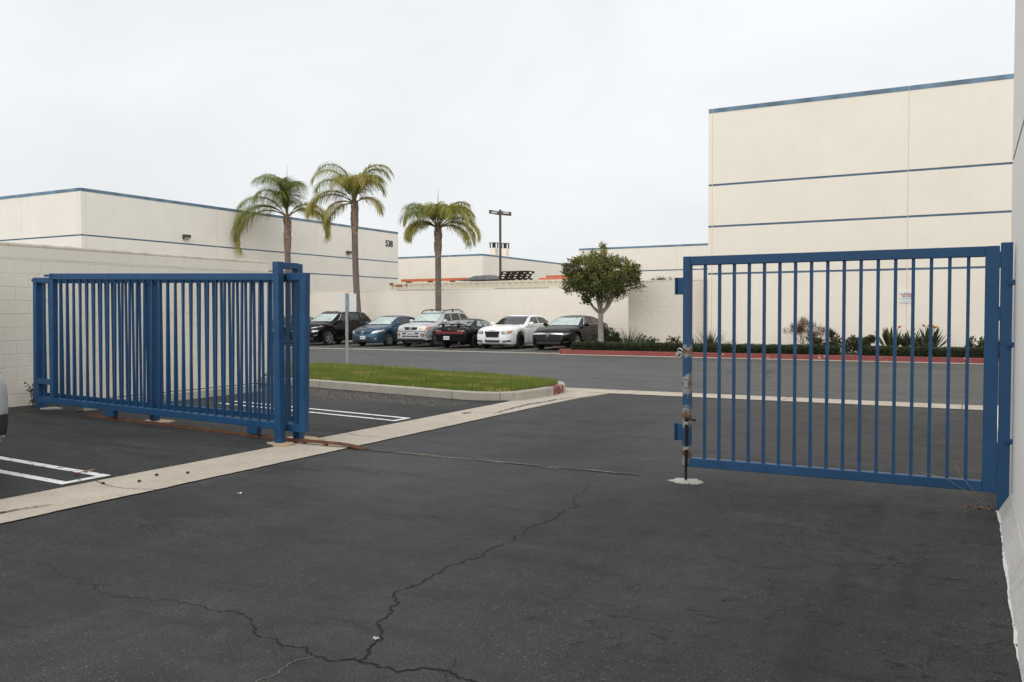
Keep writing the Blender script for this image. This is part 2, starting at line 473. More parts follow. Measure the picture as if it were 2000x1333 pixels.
simple('lamp_clear', (0.62, 0.64, 0.64), 0.12, 0.3, 0.25, 18, 1.0)
simple('lamp_aged', (0.66, 0.60, 0.47), 0.25, 0.1, 0.10, 8, 1.0)
simple('lamp_hazy', (0.40, 0.385, 0.34), 0.2, 0.2, 0.25, 16, 1.0)
simple('lamp_dark', (0.10, 0.11, 0.115), 0.1, 0.4, 0.4, 20, 1.0)
simple('lamp_amber', (0.55, 0.20, 0.09), 0.2, 0, 0.1, 8, 1.0)
simple('lamp_red', (0.20, 0.014, 0.013), 0.2, 0, 0.15, 8, 1.0)
simple('lamp_red_clear', (0.36, 0.22, 0.20), 0.25, 0, 0.15, 8, 1.0)
simple('plate_white', (0.72, 0.72, 0.70), 0.5, 0, 0.04, 5)
simple('plate_ink', (0.10, 0.13, 0.22), 0.6)
m, nt, b, n, l = nmat('window_glass')
l.new(rmp(nt, tex(nt, 3, 3), [(0.35, (0.012, 0.013, 0.014)), (0.7, (0.03, 0.031, 0.032))]), b.inputs['Base Color'])
b.inputs['Roughness'].default_value = 0.03
b.inputs['IOR'].default_value = 1.52
m, nt, b, n, l = nmat('window_painted_light')  # opaque pane; pale light in the glass is painted as light patches
l.new(rmp(nt, tex(nt, 2.6, 4, 0.7), [(0.38, (0.03, 0.035, 0.035)), (0.48, (0.22, 0.24, 0.24)), (0.66, (0.42, 0.44, 0.43))]), b.inputs['Base Color'])
b.inputs['Roughness'].default_value = 0.04
m, nt, b, n, l = nmat('clear_glass')
tb = n.new('ShaderNodeBsdfTransparent'); tb.inputs['Color'].default_value = (0.93, 0.97, 0.96, 1)
gb = n.new('ShaderNodeBsdfGlossy'); gb.inputs['Roughness'].default_value = 0.03
fr = n.new('ShaderNodeFresnel'); fr.inputs['IOR'].default_value = 1.5
mx = n.new('ShaderNodeMixShader')
l.new(fr.outputs[0], mx.inputs[0]); l.new(tb.outputs[0], mx.inputs[1]); l.new(gb.outputs[0], mx.inputs[2])
l.new(mx.outputs[0], n['Material Output'].inputs[0])
m, nt, b, n, l = nmat('sunshade_foil')
f = tex(nt, 3.2, 5, 0.65, dist=0.8)
l.new(rmp(nt, f, [(0.3, (0.50, 0.62, 0.63)), (0.5, (0.80, 0.86, 0.84)), (0.75, (0.84, 0.90, 0.90))]), b.inputs['Base Color'])
b.inputs['Metallic'].default_value = 0.0; b.inputs['Roughness'].default_value = 0.35
bump(nt, b, f, 0.9, 0.06)

# ------------------------------------------------------------------ mesh helpers


class MB:
    def __init__(self):
        self.v = []
        self.f = []

    def add(self, vs, fs):
        o = len(self.v)
        self.v += [tuple(p) for p in vs]
        self.f += [tuple(i + o for i in q) for q in fs]
        return self

    def box(self, x0, x1, y0, y1, z0, z1):
        vs = [(x0, y0, z0), (x1, y0, z0), (x1, y1, z0), (x0, y1, z0), (x0, y0, z1), (x1, y0, z1), (x1, y1, z1), (x0, y1, z1)]
        return self.add(vs, [(0, 3, 2, 1), (4, 5, 6, 7), (0, 1, 5, 4), (1, 2, 6, 5), (2, 3, 7, 6), (3, 0, 4, 7)])

    def prism(self, pts, z0, z1):
        n = len(pts)
        vs = [(p[0], p[1], z0) for p in pts] + [(p[0], p[1], z1) for p in pts]
        fs = [tuple(reversed(range(n))), tuple(range(n, 2 * n))]
        fs += [(i, (i + 1) % n, n + (i + 1) % n, n + i) for i in range(n)]
        return self.add(vs, fs)

    def tube(self, pts, rad, n=8, cap=True):
        pts = [Vector(p) for p in pts]
        if isinstance(rad, (int, float)):
            rad = [rad] * len(pts)
        vs, fs = [], []
        ref = Vector((0.31, 0.17, 0.93))
        for i, p in enumerate(pts):
            d = (pts[min(i + 1, len(pts) - 1)] - pts[max(i - 1, 0)]).normalized()
            a = d.cross(ref)
            if a.length < 0.05:
                a = d.cross(Vector((1, 0, 0)))
            a.normalize()
            b_ = d.cross(a).normalized()
            for k in range(n):
                t_ = 2 * math.pi * k / n
                vs.append(p + (a * math.cos(t_) + b_ * math.sin(t_)) * rad[i])
        for i in range(len(pts) - 1):
            for k in range(n):
                fs.append((i * n + k, i * n + (k + 1) % n, (i + 1) * n + (k + 1) % n, (i + 1) * n + k))
        if cap:
            fs.append(tuple(reversed(range(n))))
            fs.append(tuple(range((len(pts) - 1) * n, len(pts) * n)))
        return self.add(vs, fs)

    def lathe(self, prof, n=24, axis='Z', c=(0, 0, 0)):
        vs, fs = [], []
        for (r_, h) in prof:
            for k in range(n):
                t_ = 2 * math.pi * k / n
                x, y = r_ * math.cos(t_), r_ * math.sin(t_)
                p = {'Z': (x, y, h), 'X': (h, x, y), 'Y': (x, h, y)}[axis]
                vs.append((p[0] + c[0], p[1] + c[1], p[2] + c[2]))
        for i in range(len(prof) - 1):
            for k in range(n):
                fs.append((i * n + k, i * n + (k + 1) % n, (i + 1) * n + (k + 1) % n, (i + 1) * n + k))
        return self.add(vs, fs)

    def obj(self, name, mat, parent=None, smooth=None, bevel=0.0, loc=None):
        me = bpy.data.meshes.new(name)
        me.from_pydata(self.v, [], self.f)
        me.update()
        bm = bmesh.new()
        bm.from_mesh(me)
        bmesh.ops.recalc_face_normals(bm, faces=bm.faces)
        if bevel:
            bmesh.ops.bevel(bm, geom=list(bm.edges), offset=bevel, segments=1, affect='EDGES', profile=0.7)
        if smooth:
            for f_ in bm.faces:
                f_.smooth = True
            for e_ in bm.edges:
                if len(e_.link_faces) == 2 and e_.calc_face_angle(0) > smooth:
                    e_.smooth = False
        bm.to_mesh(me)
        bm.free()
        return link(name, me, mat, parent, loc)


def link(name, me, mat, parent=None, loc=None):
    o = bpy.data.objects.new(name, me)
    C.objects.link(o)
    if mat and not me.materials:
        me.materials.append(MATS[mat])
    if parent:
        o.parent = parent
    if loc:
        o.location = loc
    return o


def raw(name, vs, fs, mat, parent=None, loc=None, mats=None, idx=None):
    me = bpy.data.meshes.new(name)
    me.from_pydata([tuple(v) for v in vs], [], fs)
    if mats:
        for q in mats:
            me.materials.append(MATS[q])
        me.polygons.foreach_set('material_index', idx)
    me.update()
    return link(name, me, mat, parent, loc)


def thing(name, label, cat, loc=(0, 0, 0), rz=0.0, group=None):
    o = bpy.data.objects.new(name, None)
    C.objects.link(o)
    o.location = loc
    o.rotation_euler = (0, 0, rz)
    o.empty_display_size = 0.1
    o['label'] = label
    o['category'] = cat
    if group:
        o['group'] = group
    return o


def tag(o, label, cat, group=None):
    o['label'] = label
    o['category'] = cat
    if group:
        o['group'] = group
    return o


def struct(o, kind='structure', label=None):
    o['kind'] = kind
    if label:
        o['label'] = label
    return o


def copy_tree(o, parent=None):
    c = o.copy()
    C.objects.link(c)
    c.parent = parent
    for ch in [q for q in bpy.data.objects if q.parent == o]:
        copy_tree(ch, c)
    return c


def share(o, parent=None, loc=None, name=None):
    c = o.copy()
    C.objects.link(c)
    if parent:
        c.parent = parent
    if loc:
        c.location = loc
    return c


def jag(p0, p1, step, amp, seed=0.0):
    p0, p1 = Vector(p0), Vector(p1)
    n = max(2, int((p1 - p0).length / step))
    d = (p1 - p0).normalized()
    nrm = Vector((-d.y, d.x))
    out = []
    for i in range(n + 1):
        p = p0.lerp(p1, i / n)
        j = mnoise.noise(Vector((p.x * 2.3 + seed, p.y * 2.3, seed))) * amp + mnoise.noise(Vector((p.x * 9 + seed, p.y * 9, seed))) * amp * 0.6
        out.append(p + nrm * j)
    return out


def hl(x):
    return 0.024 * max(0.0, min(5.8, -7.1 - x))


# ------------------------------------------------------------------ ground
g = MB(); g.add([(-900, -900, -0.06), (900, -900, -0.06), (900, 900, -0.06), (-900, 900, -0.06)], [(0, 1, 2, 3)])
struct(g.obj('ground', 'asphalt_far'))
# driveway: extends beneath the gutter
g = MB(); g.add([(-7.3, -8, 0), (0.45, -8, 0), (0.45, 15.5, 0), (-7.3, 15.5, 0)], [(0, 1, 2, 3)])
driveway = struct(g.obj('driveway', 'asphalt_drive'))
g = MB(); g.add([(-60, 15.5, 0.0), (30, 15.5, 0.0), (30, 29.55, 0.0), (-60, 29.55, 0.0)], [(0, 1, 2, 3)])
road = struct(g.obj('road', 'asphalt_road'))
g = MB(); g.add([(-60, 29.55, 0.0), (-13.6, 29.55, 0.0), (-13.6, 38, 0.0), (-60, 38, 0.0)], [(0, 1, 2, 3)])
stalls = struct(g.obj('parking_stalls', 'asphalt_stall'))
# apron right of the building, beyond the gate
g = MB(); g.add([(0.45, 8.6, -0.002), (30, 8.6, -0.002), (30, 15.5, -0.002), (0.45, 15.5, -0.002)], [(0, 1, 2, 3)])
struct(g.obj('side_pavement', 'asphalt_far'))
# left parking lot rises gently from the gutter
edge = jag((-7.1, -8), (-7.1, 15.0), 0.09, 0.018, 3.0)
vs, fs = [], []
cols = [0.0, 0.06, 1.5, 3.0, 5.8]
for p in edge:
    for k, dx in enumerate(cols):
        x = p.x - dx
        vs.append((x, p.y, (0.004 if k == 0 else 0.022) + hl(x)))
nc = len(cols)
for i in range(len(edge) - 1):
    for k in range(nc - 1):
        fs.append((i * nc + k, (i + 1) * nc + k, (i + 1) * nc + k + 1, i * nc + k + 1))
lot = MB().add(vs, fs)
lot = struct(lot.obj('parking_lot', 'asphalt_lot', smooth=0.5))
LZ = 0.022

# concrete valley gutter: slabs with open joints
gutter = struct(MB().box(-7.08, -6.31, -8, 14.9, -0.05, 0.0015).obj('gutter', 'crack_dark'))
joints = [-8, -5.2, -2.1, 1.15, 5.06, 8.62, 12.4, 14.95]
for i in range(len(joints) - 1):
    a, b_ = joints[i], joints[i + 1]
    Lp = jag((-7.105, a + 0.006), (-7.105, b_ - 0.006), 0.12, 0.008, 1)
    Rp = jag((-6.285, a + 0.006), (-6.285, b_ - 0.006), 0.07, 0.020, 5)
    pl = []
    for q in (Lp, Rp):
        pl.append(q)
    mm = min(len(Lp), len(Rp))
    vs, fs = [], []
    for j in range(mm):
        pL = Lp[int(j * (len(Lp) - 1) / (mm - 1))]
        pR = Rp[int(j * (len(Rp) - 1) / (mm - 1))]
        # shallow curve of the joints at each end, and a slight dish across
        for k in range(6):
            t_ = k / 5
            x = pL.x + (pR.x - pL.x) * t_
            y = pL.y + (pR.y - pL.y) * t_
            if 1 < i < 6:
                y += -0.09 * math.sin(math.pi * t_) * (1.0)
            vs.append((x, y, 0.010 - 0.005 * math.sin(math.pi * t_)))
    for j in range(mm - 1):
        for k in range(5):
            fs.append((j * 6 + k, j * 6 + k + 1, (j + 1) * 6 + k + 1, (j + 1) * 6 + k))
    MB().add(vs, fs).obj('gutter_slab', 'concrete_gutter', gutter, smooth=0.5)

# cross gutter along the road
cross = struct(MB().box(-7.0, 0.44, 15.32, 16.02, -0.05, 0.0012).obj('cross_gutter', 'crack_dark'))
xs = [-7.4, -5.72, -2.9, -0.1, 2.6, 6.0, 10.0]
for i in range(len(xs) - 1):
    a, b_ = xs[i] + 0.006, xs[i + 1] - 0.006
    F = jag((a, 15.30), (b_, 15.30), 0.1, 0.02, 8)
    B = jag((a, 16.05), (b_, 16.05), 0.1, 0.016, 9)
    vs, fs = [], []
    for j in range(len(F)):
        vs += [(F[j].x, F[j].y, 0.008), (B[j].x, B[j].y, 0.008)]
    for j in range(len(F) - 1):
        fs.append((2 * j, 2 * j + 2, 2 * j + 3, 2 * j + 1))
    MB().add(vs, fs).obj('gutter_slab', 'concrete_gutter', cross)
# corner apron between gutter and island tip
g = MB()
pts = [(-7.1, 12.3), (-6.30, 12.3), (-6.27, 14.2), (-6.12, 15.29), (-7.2, 15.29), (-7.2, 13.0)]
g.prism(pts, -0.05, 0.0065)
g.obj('gutter_apron', 'concrete_gutter', gutter)

# far strip (flush kerb between road and stalls)
g = MB()
xs = [-60 + i * 3.05 for i in range(16)] + [-13.7]
strip = struct(MB().box(-60, -13.72, 29.44, 29.62, -0.05, 0.0).obj('flush_kerb', 'crack_dark'))
for i in range(len(xs) - 1):
    if xs[i + 1] - xs[i] < 0.3:
        continue
    MB().box(xs[i] + 0.01, xs[i + 1] - 0.01, 29.42, 29.66, -0.02, 0.018).obj('kerb_stone', 'concrete_gutter', strip)

# kerb footing strip under red kerb
MB().box(-13.65, 25, 28.93, 29.22, -0.05, 0.012).obj('gutter_slab', 'concrete_gutter', cross)


def flat_poly(name, pts, z, mat, parent):
    o = MB()
    o.add([(p[0], p[1], z if not callable(z) else z(p[0])) for p in pts], [tuple(range(len(pts)))])
    return o.obj(name, mat, parent)


# painted stall lines in the left lot (hairpin ends)
def lot_line(name, y0, y1, w, x0, x1, xe, parent):
    zz = lambda x: LZ + 0.004 + hl(x)
    for y in (y0, y1):
        vs, fs = [], []
        n_ = 24
        for i in range(n_ + 1):
            x = x0 + (x1 - x0) * i / n_
            e_ = 0.006 * mnoise.noise(Vector((x * 6, y, 1)))
            vs += [(x, y - w / 2 + e_, zz(x)), (x, y + w / 2 + e_ * 0.6, zz(x))]
        for i in range(n_):
            fs.append((2 * i, 2 * i + 2, 2 * i + 3, 2 * i + 1))
        raw(name, vs, fs, 'white_line', parent)
    x = x1
    raw(name, [(x - w, y0 + w / 2, zz(x)), (x, y0 + w / 2, zz(x)), (x, y1 - w / 2, zz(x)), (x - w, y1 - w / 2, zz(x))], [(0, 1, 2, 3)], 'white_line', parent)


lot_line('painted_line', 4.80, 5.20, 0.095, -12.2, -7.15, 0, lot)
lot_line('painted_line', 9.83, 10.15, 0.085, -10.7, -7.17, 0, lot)
# faded stall lines by the parked cars
for x in (-33.4, -30.2, -27.1, -24.0, -21.5, -19.2, -16.75, -14.2):
    for dx in (-0.18, 0.18):
        flat_poly('painted_line', [(x + dx - 0.05, 29.9), (x + dx + 0.05, 29.9), (x + dx + 0.05, 35.2), (x + dx - 0.05, 35.2)], 0.004, 'faded_line', stalls)

# brown sandy grit collected along the island kerb (own shape)
rr = random.Random(4)
blob = []
for i in range(40):
    a = 2 * math.pi * i / 40
    k = 1 + 0.25 * mnoise.noise(Vector((math.cos(a) * 3, math.sin(a) * 3, 2)))
    blob.append((-10.0 + 2.3 * math.cos(a) * k, 11.9 + 0.45 * math.sin(a) * k))
vs, fs = [], []
for i in range(1500):
    a = rr.random() * 6.283
    q = rr.random() ** 0.6
    x = -9.9 + 2.7 * math.cos(a) * q
    y = 12.02 + 0.62 * math.sin(a) * q + rr.gauss(0, 0.1)
    if y > 12.55 or x > -7.4 or x < -12.6:
        continue
    s = rr.uniform(0.006, 0.017)
    z = LZ + hl(x) + 0.001
    t_ = rr.random() * 3
    o0 = len(vs)
    vs += [(x + s * math.cos(t_), y + s * math.sin(t_), z), (x - s * math.sin(t_), y + s * math.cos(t_), z), (x - s * math.cos(t_), y - s * math.sin(t_), z), (x + s * math.sin(t_), y - s * math.cos(t_), z), (x, y, z + s * 0.7)]
    fs += [(o0, o0 + 1, o0 + 4), (o0 + 1, o0 + 2, o0 + 4), (o0 + 2, o0 + 3, o0 + 4), (o0 + 3, o0, o0 + 4)]
gr = raw('gravel', vs, fs, 'grit')
struct(gr, 'stuff', 'brown grit scattered on the asphalt before the grass island kerb')


# asphalt cracks: thin jagged openings
def crack(pts, w0, w1, parent, z=0.003, seed=1, mat='crack_dark', jit=1.0):
    rnd = random.Random(seed)
    P = [Vector(p) for p in pts]
    for level in range(4):
        Q = [P[0]]
        for i in range(len(P) - 1):
            a, b_ = P[i], P[i + 1]
            d = b_ - a
            nrm = Vector((-d.y, d.x))
            Q.append((a + b_) / 2 + nrm * jit * rnd.uniform(-0.2, 0.2) * (1.5 if level > 1 else 1))
            Q.append(b_)
        P = Q
        if (P[1] - P[0]).length < 0.02:
            break
    vs, fs = [], []
    n_ = len(P)
    for i, p in enumerate(P):
        d = (P[min(i + 1, n_ - 1)] - P[max(i - 1, 0)]).normalized()
        nrm = Vector((-d.y, d.x))
        w = (w0 + (w1 - w0) * i / (n_ - 1)) * rnd.uniform(0.35, 1.25)
        vs += [(p.x + nrm.x * w / 2, p.y + nrm.y * w / 2, z), (p.x - nrm.x * w / 2, p.y - nrm.y * w / 2, z)]
    for i in range(n_ - 1):
        fs.append((2 * i, 2 * i + 1, 2 * i + 3, 2 * i + 2))
    return raw('crack', vs, fs, mat, parent)


C1 = [(-3.0, 7.25), (-2.98, 6.64), (-2.85, 6.32), (-2.77, 6.0), (-2.73, 5.71), (-2.78, 5.46), (-2.71, 5.02), (-2.74, 4.69), (-2.8, 4.32), (-2.78, 3.95), (-2.8, 3.83), (-2.7, 3.69), (-2.62, 3.52), (-2.52, 3.33), (-2.43, 3.12), (-2.38, 2.97)]
C2 = [(-5.49, 3.21), (-5.04, 3.2), (-4.52, 3.08), (-4.37, 3.11), (-3.95, 3.1), (-3.78, 3.16), (-3.54, 3.14), (-3.36, 3.17), (-3.15, 3.08), (-3.02, 2.99), (-2.79, 2.95), (-2.7, 2.98), (-2.6, 2.92), (-2.38, 2.97), (-2.13, 3.0), (-1.96, 3.07), (-1.82, 3.03), (-1.5, 2.9)]
crack(C1, 0.005, 0.013, driveway, seed=11)
crack(C2[:7], 0.003, 0.006, driveway, seed=12, mat='fine_crack')
crack(C2[6:], 0.006, 0.014, driveway, seed=13)
crack([(-2.6, 2.92), (-2.62, 2.77), (-2.63, 2.6), (-2.64, 2.4)], 0.009, 0.007, driveway, seed=14, mat='grit')
crack([(-1.95, 4.98), (-1.67, 5.14), (-1.41, 5.33), (-1.18, 5.24), (-0.85, 5.39)], 0.003, 0.005, driveway, seed=15, mat='fine_crack')
crack([(-0.98, 5.36), (-0.69, 5.56), (-0.3, 5.7)], 0.004, 0.003, driveway, seed=16, mat='fine_crack')
crack([(-1.07, 5.27), (-0.97, 4.85), (-0.9, 4.35), (-0.86, 3.86)], 0.003, 0.002, driveway, seed=17, mat='seam')
crack([(-3.71, 5.45), (-3.36, 5.41), (-2.97, 5.49), (-2.76, 5.47)], 0.003, 0.005, driveway, seed=18)
crack([(-2.85, 6.32), (-2.53, 6.43)], 0.004, 0.002, driveway, seed=19)
crack([(-1.9, 2.98), (-1.98, 3.14), (-2.02, 3.21)], 0.004, 0.002, driveway, seed=20)
crack([(-1.75, 5.9), (-1.5, 5.75), (-1.1, 5.7)], 0.003, 0.002, driveway, seed=21)
crack([(-2.0, 6.2), (-1.7, 6.55), (-1.6, 6.9)], 0.003, 0.002, driveway, seed=22)
crack([(-0.6, 4.8), (-0.35, 4.95), (-0.05, 5.0)], 0.004, 0.002, driveway, seed=23)
rr = random.Random(31)
vs, fs = [], []
for k in range(430):                                   # short drying cracks, thickest near the building
    u = rr.random() ** 0.55
    x = -2.4 + 2.55 * u
    y = rr.uniform(1.6, 7.3)
    if mnoise.noise(Vector((x * 1.4, y * 1.1, 4))) < -0.05:
        continue
    L_ = rr.uniform(0.03, 0.16)
    a = R(28) + rr.gauss(0, 0.22)
    px, py = x, y
    o0 = len(vs)
    ns = 5
    for q in range(ns + 1):
        w = rr.uniform(0.003, 0.009) * (1 - abs(q / ns - 0.5) * 1.4)
        vs += [(px - math.sin(a) * w / 2, py + math.cos(a) * w / 2, 0.0025), (px + math.sin(a) * w / 2, py - math.cos(a) * w / 2, 0.0025)]
        aa = a + rr.gauss(0, 0.5)
        px += L_ / ns * math.cos(aa); py += L_ / ns * math.sin(aa)
    for q in range(ns):
        fs.append((o0 + 2 * q, o0 + 2 * q + 1, o0 + 2 * q + 3, o0 + 2 * q + 2))
fc = raw('fine_cracks', vs, fs, 'fine_crack', driveway)
fc['kind'] = 'stuff'
crack([(-4.34, 20.93), (-4.42, 22.2), (-4.62, 23.93)], 0.03, 0.04, road, seed=24)
crack([(-5.47, 21.0), (-5.61, 22.4), (-5.3, 23.4)], 0.03, 0.03, road, seed=25)
crack([(-6.61, 3.5), (-6.61, 4.04), (-6.53, 4.26)], 0.055, 0.01, gutter, z=0.014, seed=26, mat='tar_stain', jit=0.2)
crack([(-6.46, 11.5), (-6.54, 12.13), (-6.56, 13.0)], 0.02, 0.06, gutter, z=0.014, seed=27, mat='tar_stain', jit=0.2)
crack([(-6.56, 13.0), (-6.50, 13.7), (-6.42, 14.4)], 0.07, 0.01, gutter, z=0.014, seed=28, mat='tar_stain', jit=0.2)
crack([(-6.88, 11.15), (-6.82, 11.32)], 0.10, 0.04, gutter, z=0.014, seed=29, mat='tar_stain', jit=0.2)
# slot where the track is buried in the driveway
def seam_strip(name, x0, x1, y, w, z, mat, seed, amp):
    A = jag((x0, y - w / 2), (x1, y - w / 2), 0.05, amp, seed)
    B = jag((x0, y + w / 2), (x1, y + w / 2), 0.05, amp, seed + 4)
    vs, fs = [], []
    for a, b_ in zip(A, B):
        vs += [(a.x, a.y, z), (b_.x, b_.y, z)]
    for i in range(len(A) - 1):
        fs.append((2 * i, 2 * i + 2, 2 * i + 3, 2 * i + 1))
    return raw(name, vs, fs, mat, driveway)


seam_strip('track_slot', -6.22, -2.76, 7.675, 0.035, 0.003, 'crack_dark', 2, 0.016)
seam_strip('grit_line', -6.22, -3.0, 7.706, 0.014, 0.0045, 'sand_stain', 6, 0.024)
seam_strip('grit_line', -5.6, -3.6, 7.64, 0.007, 0.0045, 'sand_stain', 9, 0.018)

# ------------------------------------------------------------------ rusty gate track
trk = thing('gate_track', 'rusty steel track along the ground under the sliding gate', 'track', (0, 0, 0))
vs, fs = [], []
for i in range(41):
    x = -10.95 + (-6.05 + 10.95) * i / 40
    z = (LZ + hl(x)) if x < -7.1 else 0.03 - 0.03 * max(0, (x + 6.35)) / 0.3
    for (dy, dz) in ((-0.035, 0.0), (-0.035, 0.012), (-0.008, 0.012), (0.0, 0.032), (0.008, 0.012), (0.035, 0.012), (0.035, 0.0)):
        vs.append((x, 7.70 + dy, z + dz))
for i in range(40):
    for k in range(6):
        fs.append((i * 7 + k, i * 7 + k + 1, (i + 1) * 7 + k + 1, (i + 1) * 7 + k))
fs += [tuple(range(7)), tuple(reversed(range(40 * 7, 41 * 7)))]
MB().add(vs, fs).obj('rail', 'rust_rail', trk)
for x in (-6.95, -6.62):
    MB().box(x - 0.02, x + 0.02, 7.66, 7.70, 0.008, 0.031).obj('support_foot', 'rust_rail', trk)

# ------------------------------------------------------------------ sliding gate (leaf tilted with the ground)
BL = 'gate_blue'
sg = thing('sliding_gate', 'open blue steel sliding gate leaf on wheels in front of the block wall', 'gate', (-9.29, 7.66, 0.0))
TILT = R(1.35)
sg.rotation_euler = (0, TILT, 0)
# local coords: x from -2.81 (tail) .. 2.40, z height; leaf main -2.43..2.40
ZB, ZT = 0.205, 2.085
T = 0.042
TW = 0.085


def bar(name, x0, x1, y0, y1, z0, z1, parent, mat=BL, bev=0.004):
    return MB().box(x0, x1, y0, y1, z0, z1).obj(name, mat, parent, bevel=bev)


bar('top_rail', -2.43, 2.31, -T, T, ZT - 0.085, ZT, sg)
bar('bottom_rail', -2.72, 2.31, -T, T, ZB, ZB + 0.085, sg)
bar('stile', 2.311, 2.392, -T - 0.001, T + 0.001, ZB, ZT + 0.002, sg)
bar('stile', -2.43, -2.345, -T + 0.002, T - 0.002, ZB + 0.086, ZT - 0.086, sg)
bar('tail_stile', -2.81, -2.735, -T - 0.001, T + 0.001, ZB + 0.03, ZT - 0.06, sg)
bar('tail_rail', -2.735, -2.43, -T + 0.001, T - 0.001, ZT - 0.135, ZT - 0.061, sg)
bar('tail_bracket', -2.735, -2.43, -T + 0.001, T - 0.001, ZB + 0.27, ZB + 0.345, sg)
bar('tail_bracket', -2.735, -2.68, -T + 0.001, T - 0.001, ZB + 0.086, ZB + 0.269, sg)
bar('roller_plate', -2.52, -2.36, -0.06, -0.044, ZT - 0.05, ZT - 0.015, sg)
MB().tube([(-2.86, -0.01, ZT - 0.1), (-2.81, -0.01, ZT - 0.1)], 0.022, 10).obj('roller', 'black_steel', sg)
bz0, bz1 = ZB + 0.085, ZT - 0.085
proto = None
for i in range(31):
    x = -2.23 + i * 0.1485
    if x > 2.28:
        break
    if proto is None:
        proto = MB().box(-0.0130, 0.0130, -0.0130, 0.0130, bz0, bz1).obj('bar', BL, sg)
        proto.location = (x, 0, 0)
    else:
        share(proto, sg, (x, 0, 0))
share(proto, sg, (-2.60, 0, 0)).scale = (1, 1, 0.97)
for x in (-1.12, 1.55):
    bk = bar('wheel_bracket', x - 0.085, x + 0.085, -T, T, ZB - 0.085, ZB - 0.001, sg)
    MB().lathe([(0.004, -0.018), (0.05, -0.018), (0.058, -0.016), (0.050, 0), (0.058, 0.016), (0.05, 0.018), (0.004, 0.018)], 20, 'Y', (x + 0.02, 0.0, ZB - 0.105)).obj('wheel', 'rust_rail', bk, smooth=0.6)

# fixed fence behind the sliding leaf
ff = thing('fixed_fence', 'fixed blue steel picket fence standing behind the sliding gate leaf', 'fence', (0, 7.86, 0))
FZ = lambda x: 2.085 - (x + 12.28) * 0.016
for x, zb in ((-12.28, hl(-12.28) + LZ), (-9.78, hl(-9.78) + LZ + 0.02), (-7.20, 0.03)):
    hw = 0.05 if x != -12.28 else 0.06
    ztop = 2.155 if x == -7.20 else FZ(x) - 0.001
    MB().box(x - hw, x + hw, -hw, hw, zb, ztop).obj('post', BL, ff, bevel=0.004)
for (a, b_) in ((-12.22, -9.83), (-9.73, -7.25)):
    for dz in (0.0, -1.70):
        z0a, z0b = FZ(a) + dz, FZ(b_) + dz
        vs = [(a, -0.03, z0a - 0.07), (b_, -0.03, z0b - 0.07), (b_, 0.03, z0b - 0.07), (a, 0.03, z0a - 0.07), (a, -0.03, z0a), (b_, -0.03, z0b), (b_, 0.03, z0b), (a, 0.03, z0a)]
        MB().add(vs, [(0, 3, 2, 1), (4, 5, 6, 7), (0, 1, 5, 4), (1, 2, 6, 5), (2, 3, 7, 6), (3, 0, 4, 7)]).obj('rail', BL, ff)
fproto = None
x = -12.04
while x < -7.27:
    if abs(x + 9.78) > 0.085:
        if fproto is None:
            fproto = MB().box(-0.0130, 0.0130, -0.0130, 0.0130, 0, 1.63).obj('bar', BL, ff)
            fproto.location = (x, 0, FZ(x) - 1.70)
        else:
            share(fproto, ff, (x, 0, FZ(x) - 1.70))
    x += 0.1423
# gate guide: front post and bridging piece
gp = thing('gate_guide', 'tall blue guide post with bridging arm clasping the sliding gate', 'gate post', (0, 0, 0))
MB().box(-7.222, -7.127, 7.465, 7.56, 0.015, 2.165).obj('post', BL, gp, bevel=0.005)
MB().box(-7.225, -7.125, 7.5605, 7.8085, 2.088, 2.160).obj('guide_arm', BL, gp, bevel=0.004)
MB().box(-7.20, -7.15, 7.585, 7.612, 1.93, 2.01).obj('guide_roller', 'black_steel', gp, bevel=0.004)


def pad(name, cx, cy, rx, ry, z, parent, mat, seed=0, h=0.012):
    pts = []
    for i in range(56):
        a = 2 * math.pi * i / 56
        k = 1 + 0.3 * mnoise.noise(Vector((math.cos(a) * 2 + seed, math.sin(a) * 2, seed))) + 0.22 * mnoise.noise(Vector((math.cos(a) * 7 + seed, math.sin(a) * 7, seed)))
        pts.append((cx + rx * k * math.cos(a), cy + ry * k * math.sin(a)))
    return MB().prism(pts, z - 0.03, z + h).obj(name, mat, parent)


pad('footing', -7.15, 7.49, 0.17, 0.12, 0.018, gp, 'concrete_footing', 1)
pad('footing', -7.17, 7.93, 0.26, 0.14, 0.018, ff, 'concrete_footing', 2).location = (0, -7.86, 0)
pad('footing', -9.74, 7.88, 0.24, 0.15, LZ + hl(-9.74), ff, 'concrete_footing', 4).location = (0, -7.86, 0)
pad('footing', -12.1, 7.88, 0.2, 0.12, LZ + hl(-12.1), ff, 'concrete_patch', 5).location = (0, -7.86, 0)

# ------------------------------------------------------------------ swing gate on the right
wg = thing('swing_gate', 'closed blue steel swing gate leaf with cane bolt beside the white building', 'gate', (-2.32, 7.64, 0))
WZ0, WZ1 = 0.140, 2.066
GL = 2.515
bar('stile', 0, 0.068, -0.041, 0.041, WZ0, WZ1, wg, 'gate_blue_worn')
bar('stile', GL - 0.098, GL, -0.041, 0.041, WZ0, WZ1, wg)
bar('top_rail', 0.069, GL - 0.099, -0.040, 0.040, WZ1 - 0.081, WZ1 - 0.001, wg)
bar('bottom_rail', 0.069, GL - 0.099, -0.040, 0.040, WZ0 + 0.001, WZ0 + 0.081, wg)
wproto = None
for k in range(17):
    x = 2.32 - 2.124 + k * (2.106 / 16)
    if wproto is None:
        wproto = MB().box(-0.0128, 0.0128, -0.0128, 0.0128, WZ0 + 0.08, WZ1 - 0.08).obj('bar', BL, wg)
        wproto.location = (x, 0, 0)
    else:
        share(wproto, wg, (x, 0, 0))
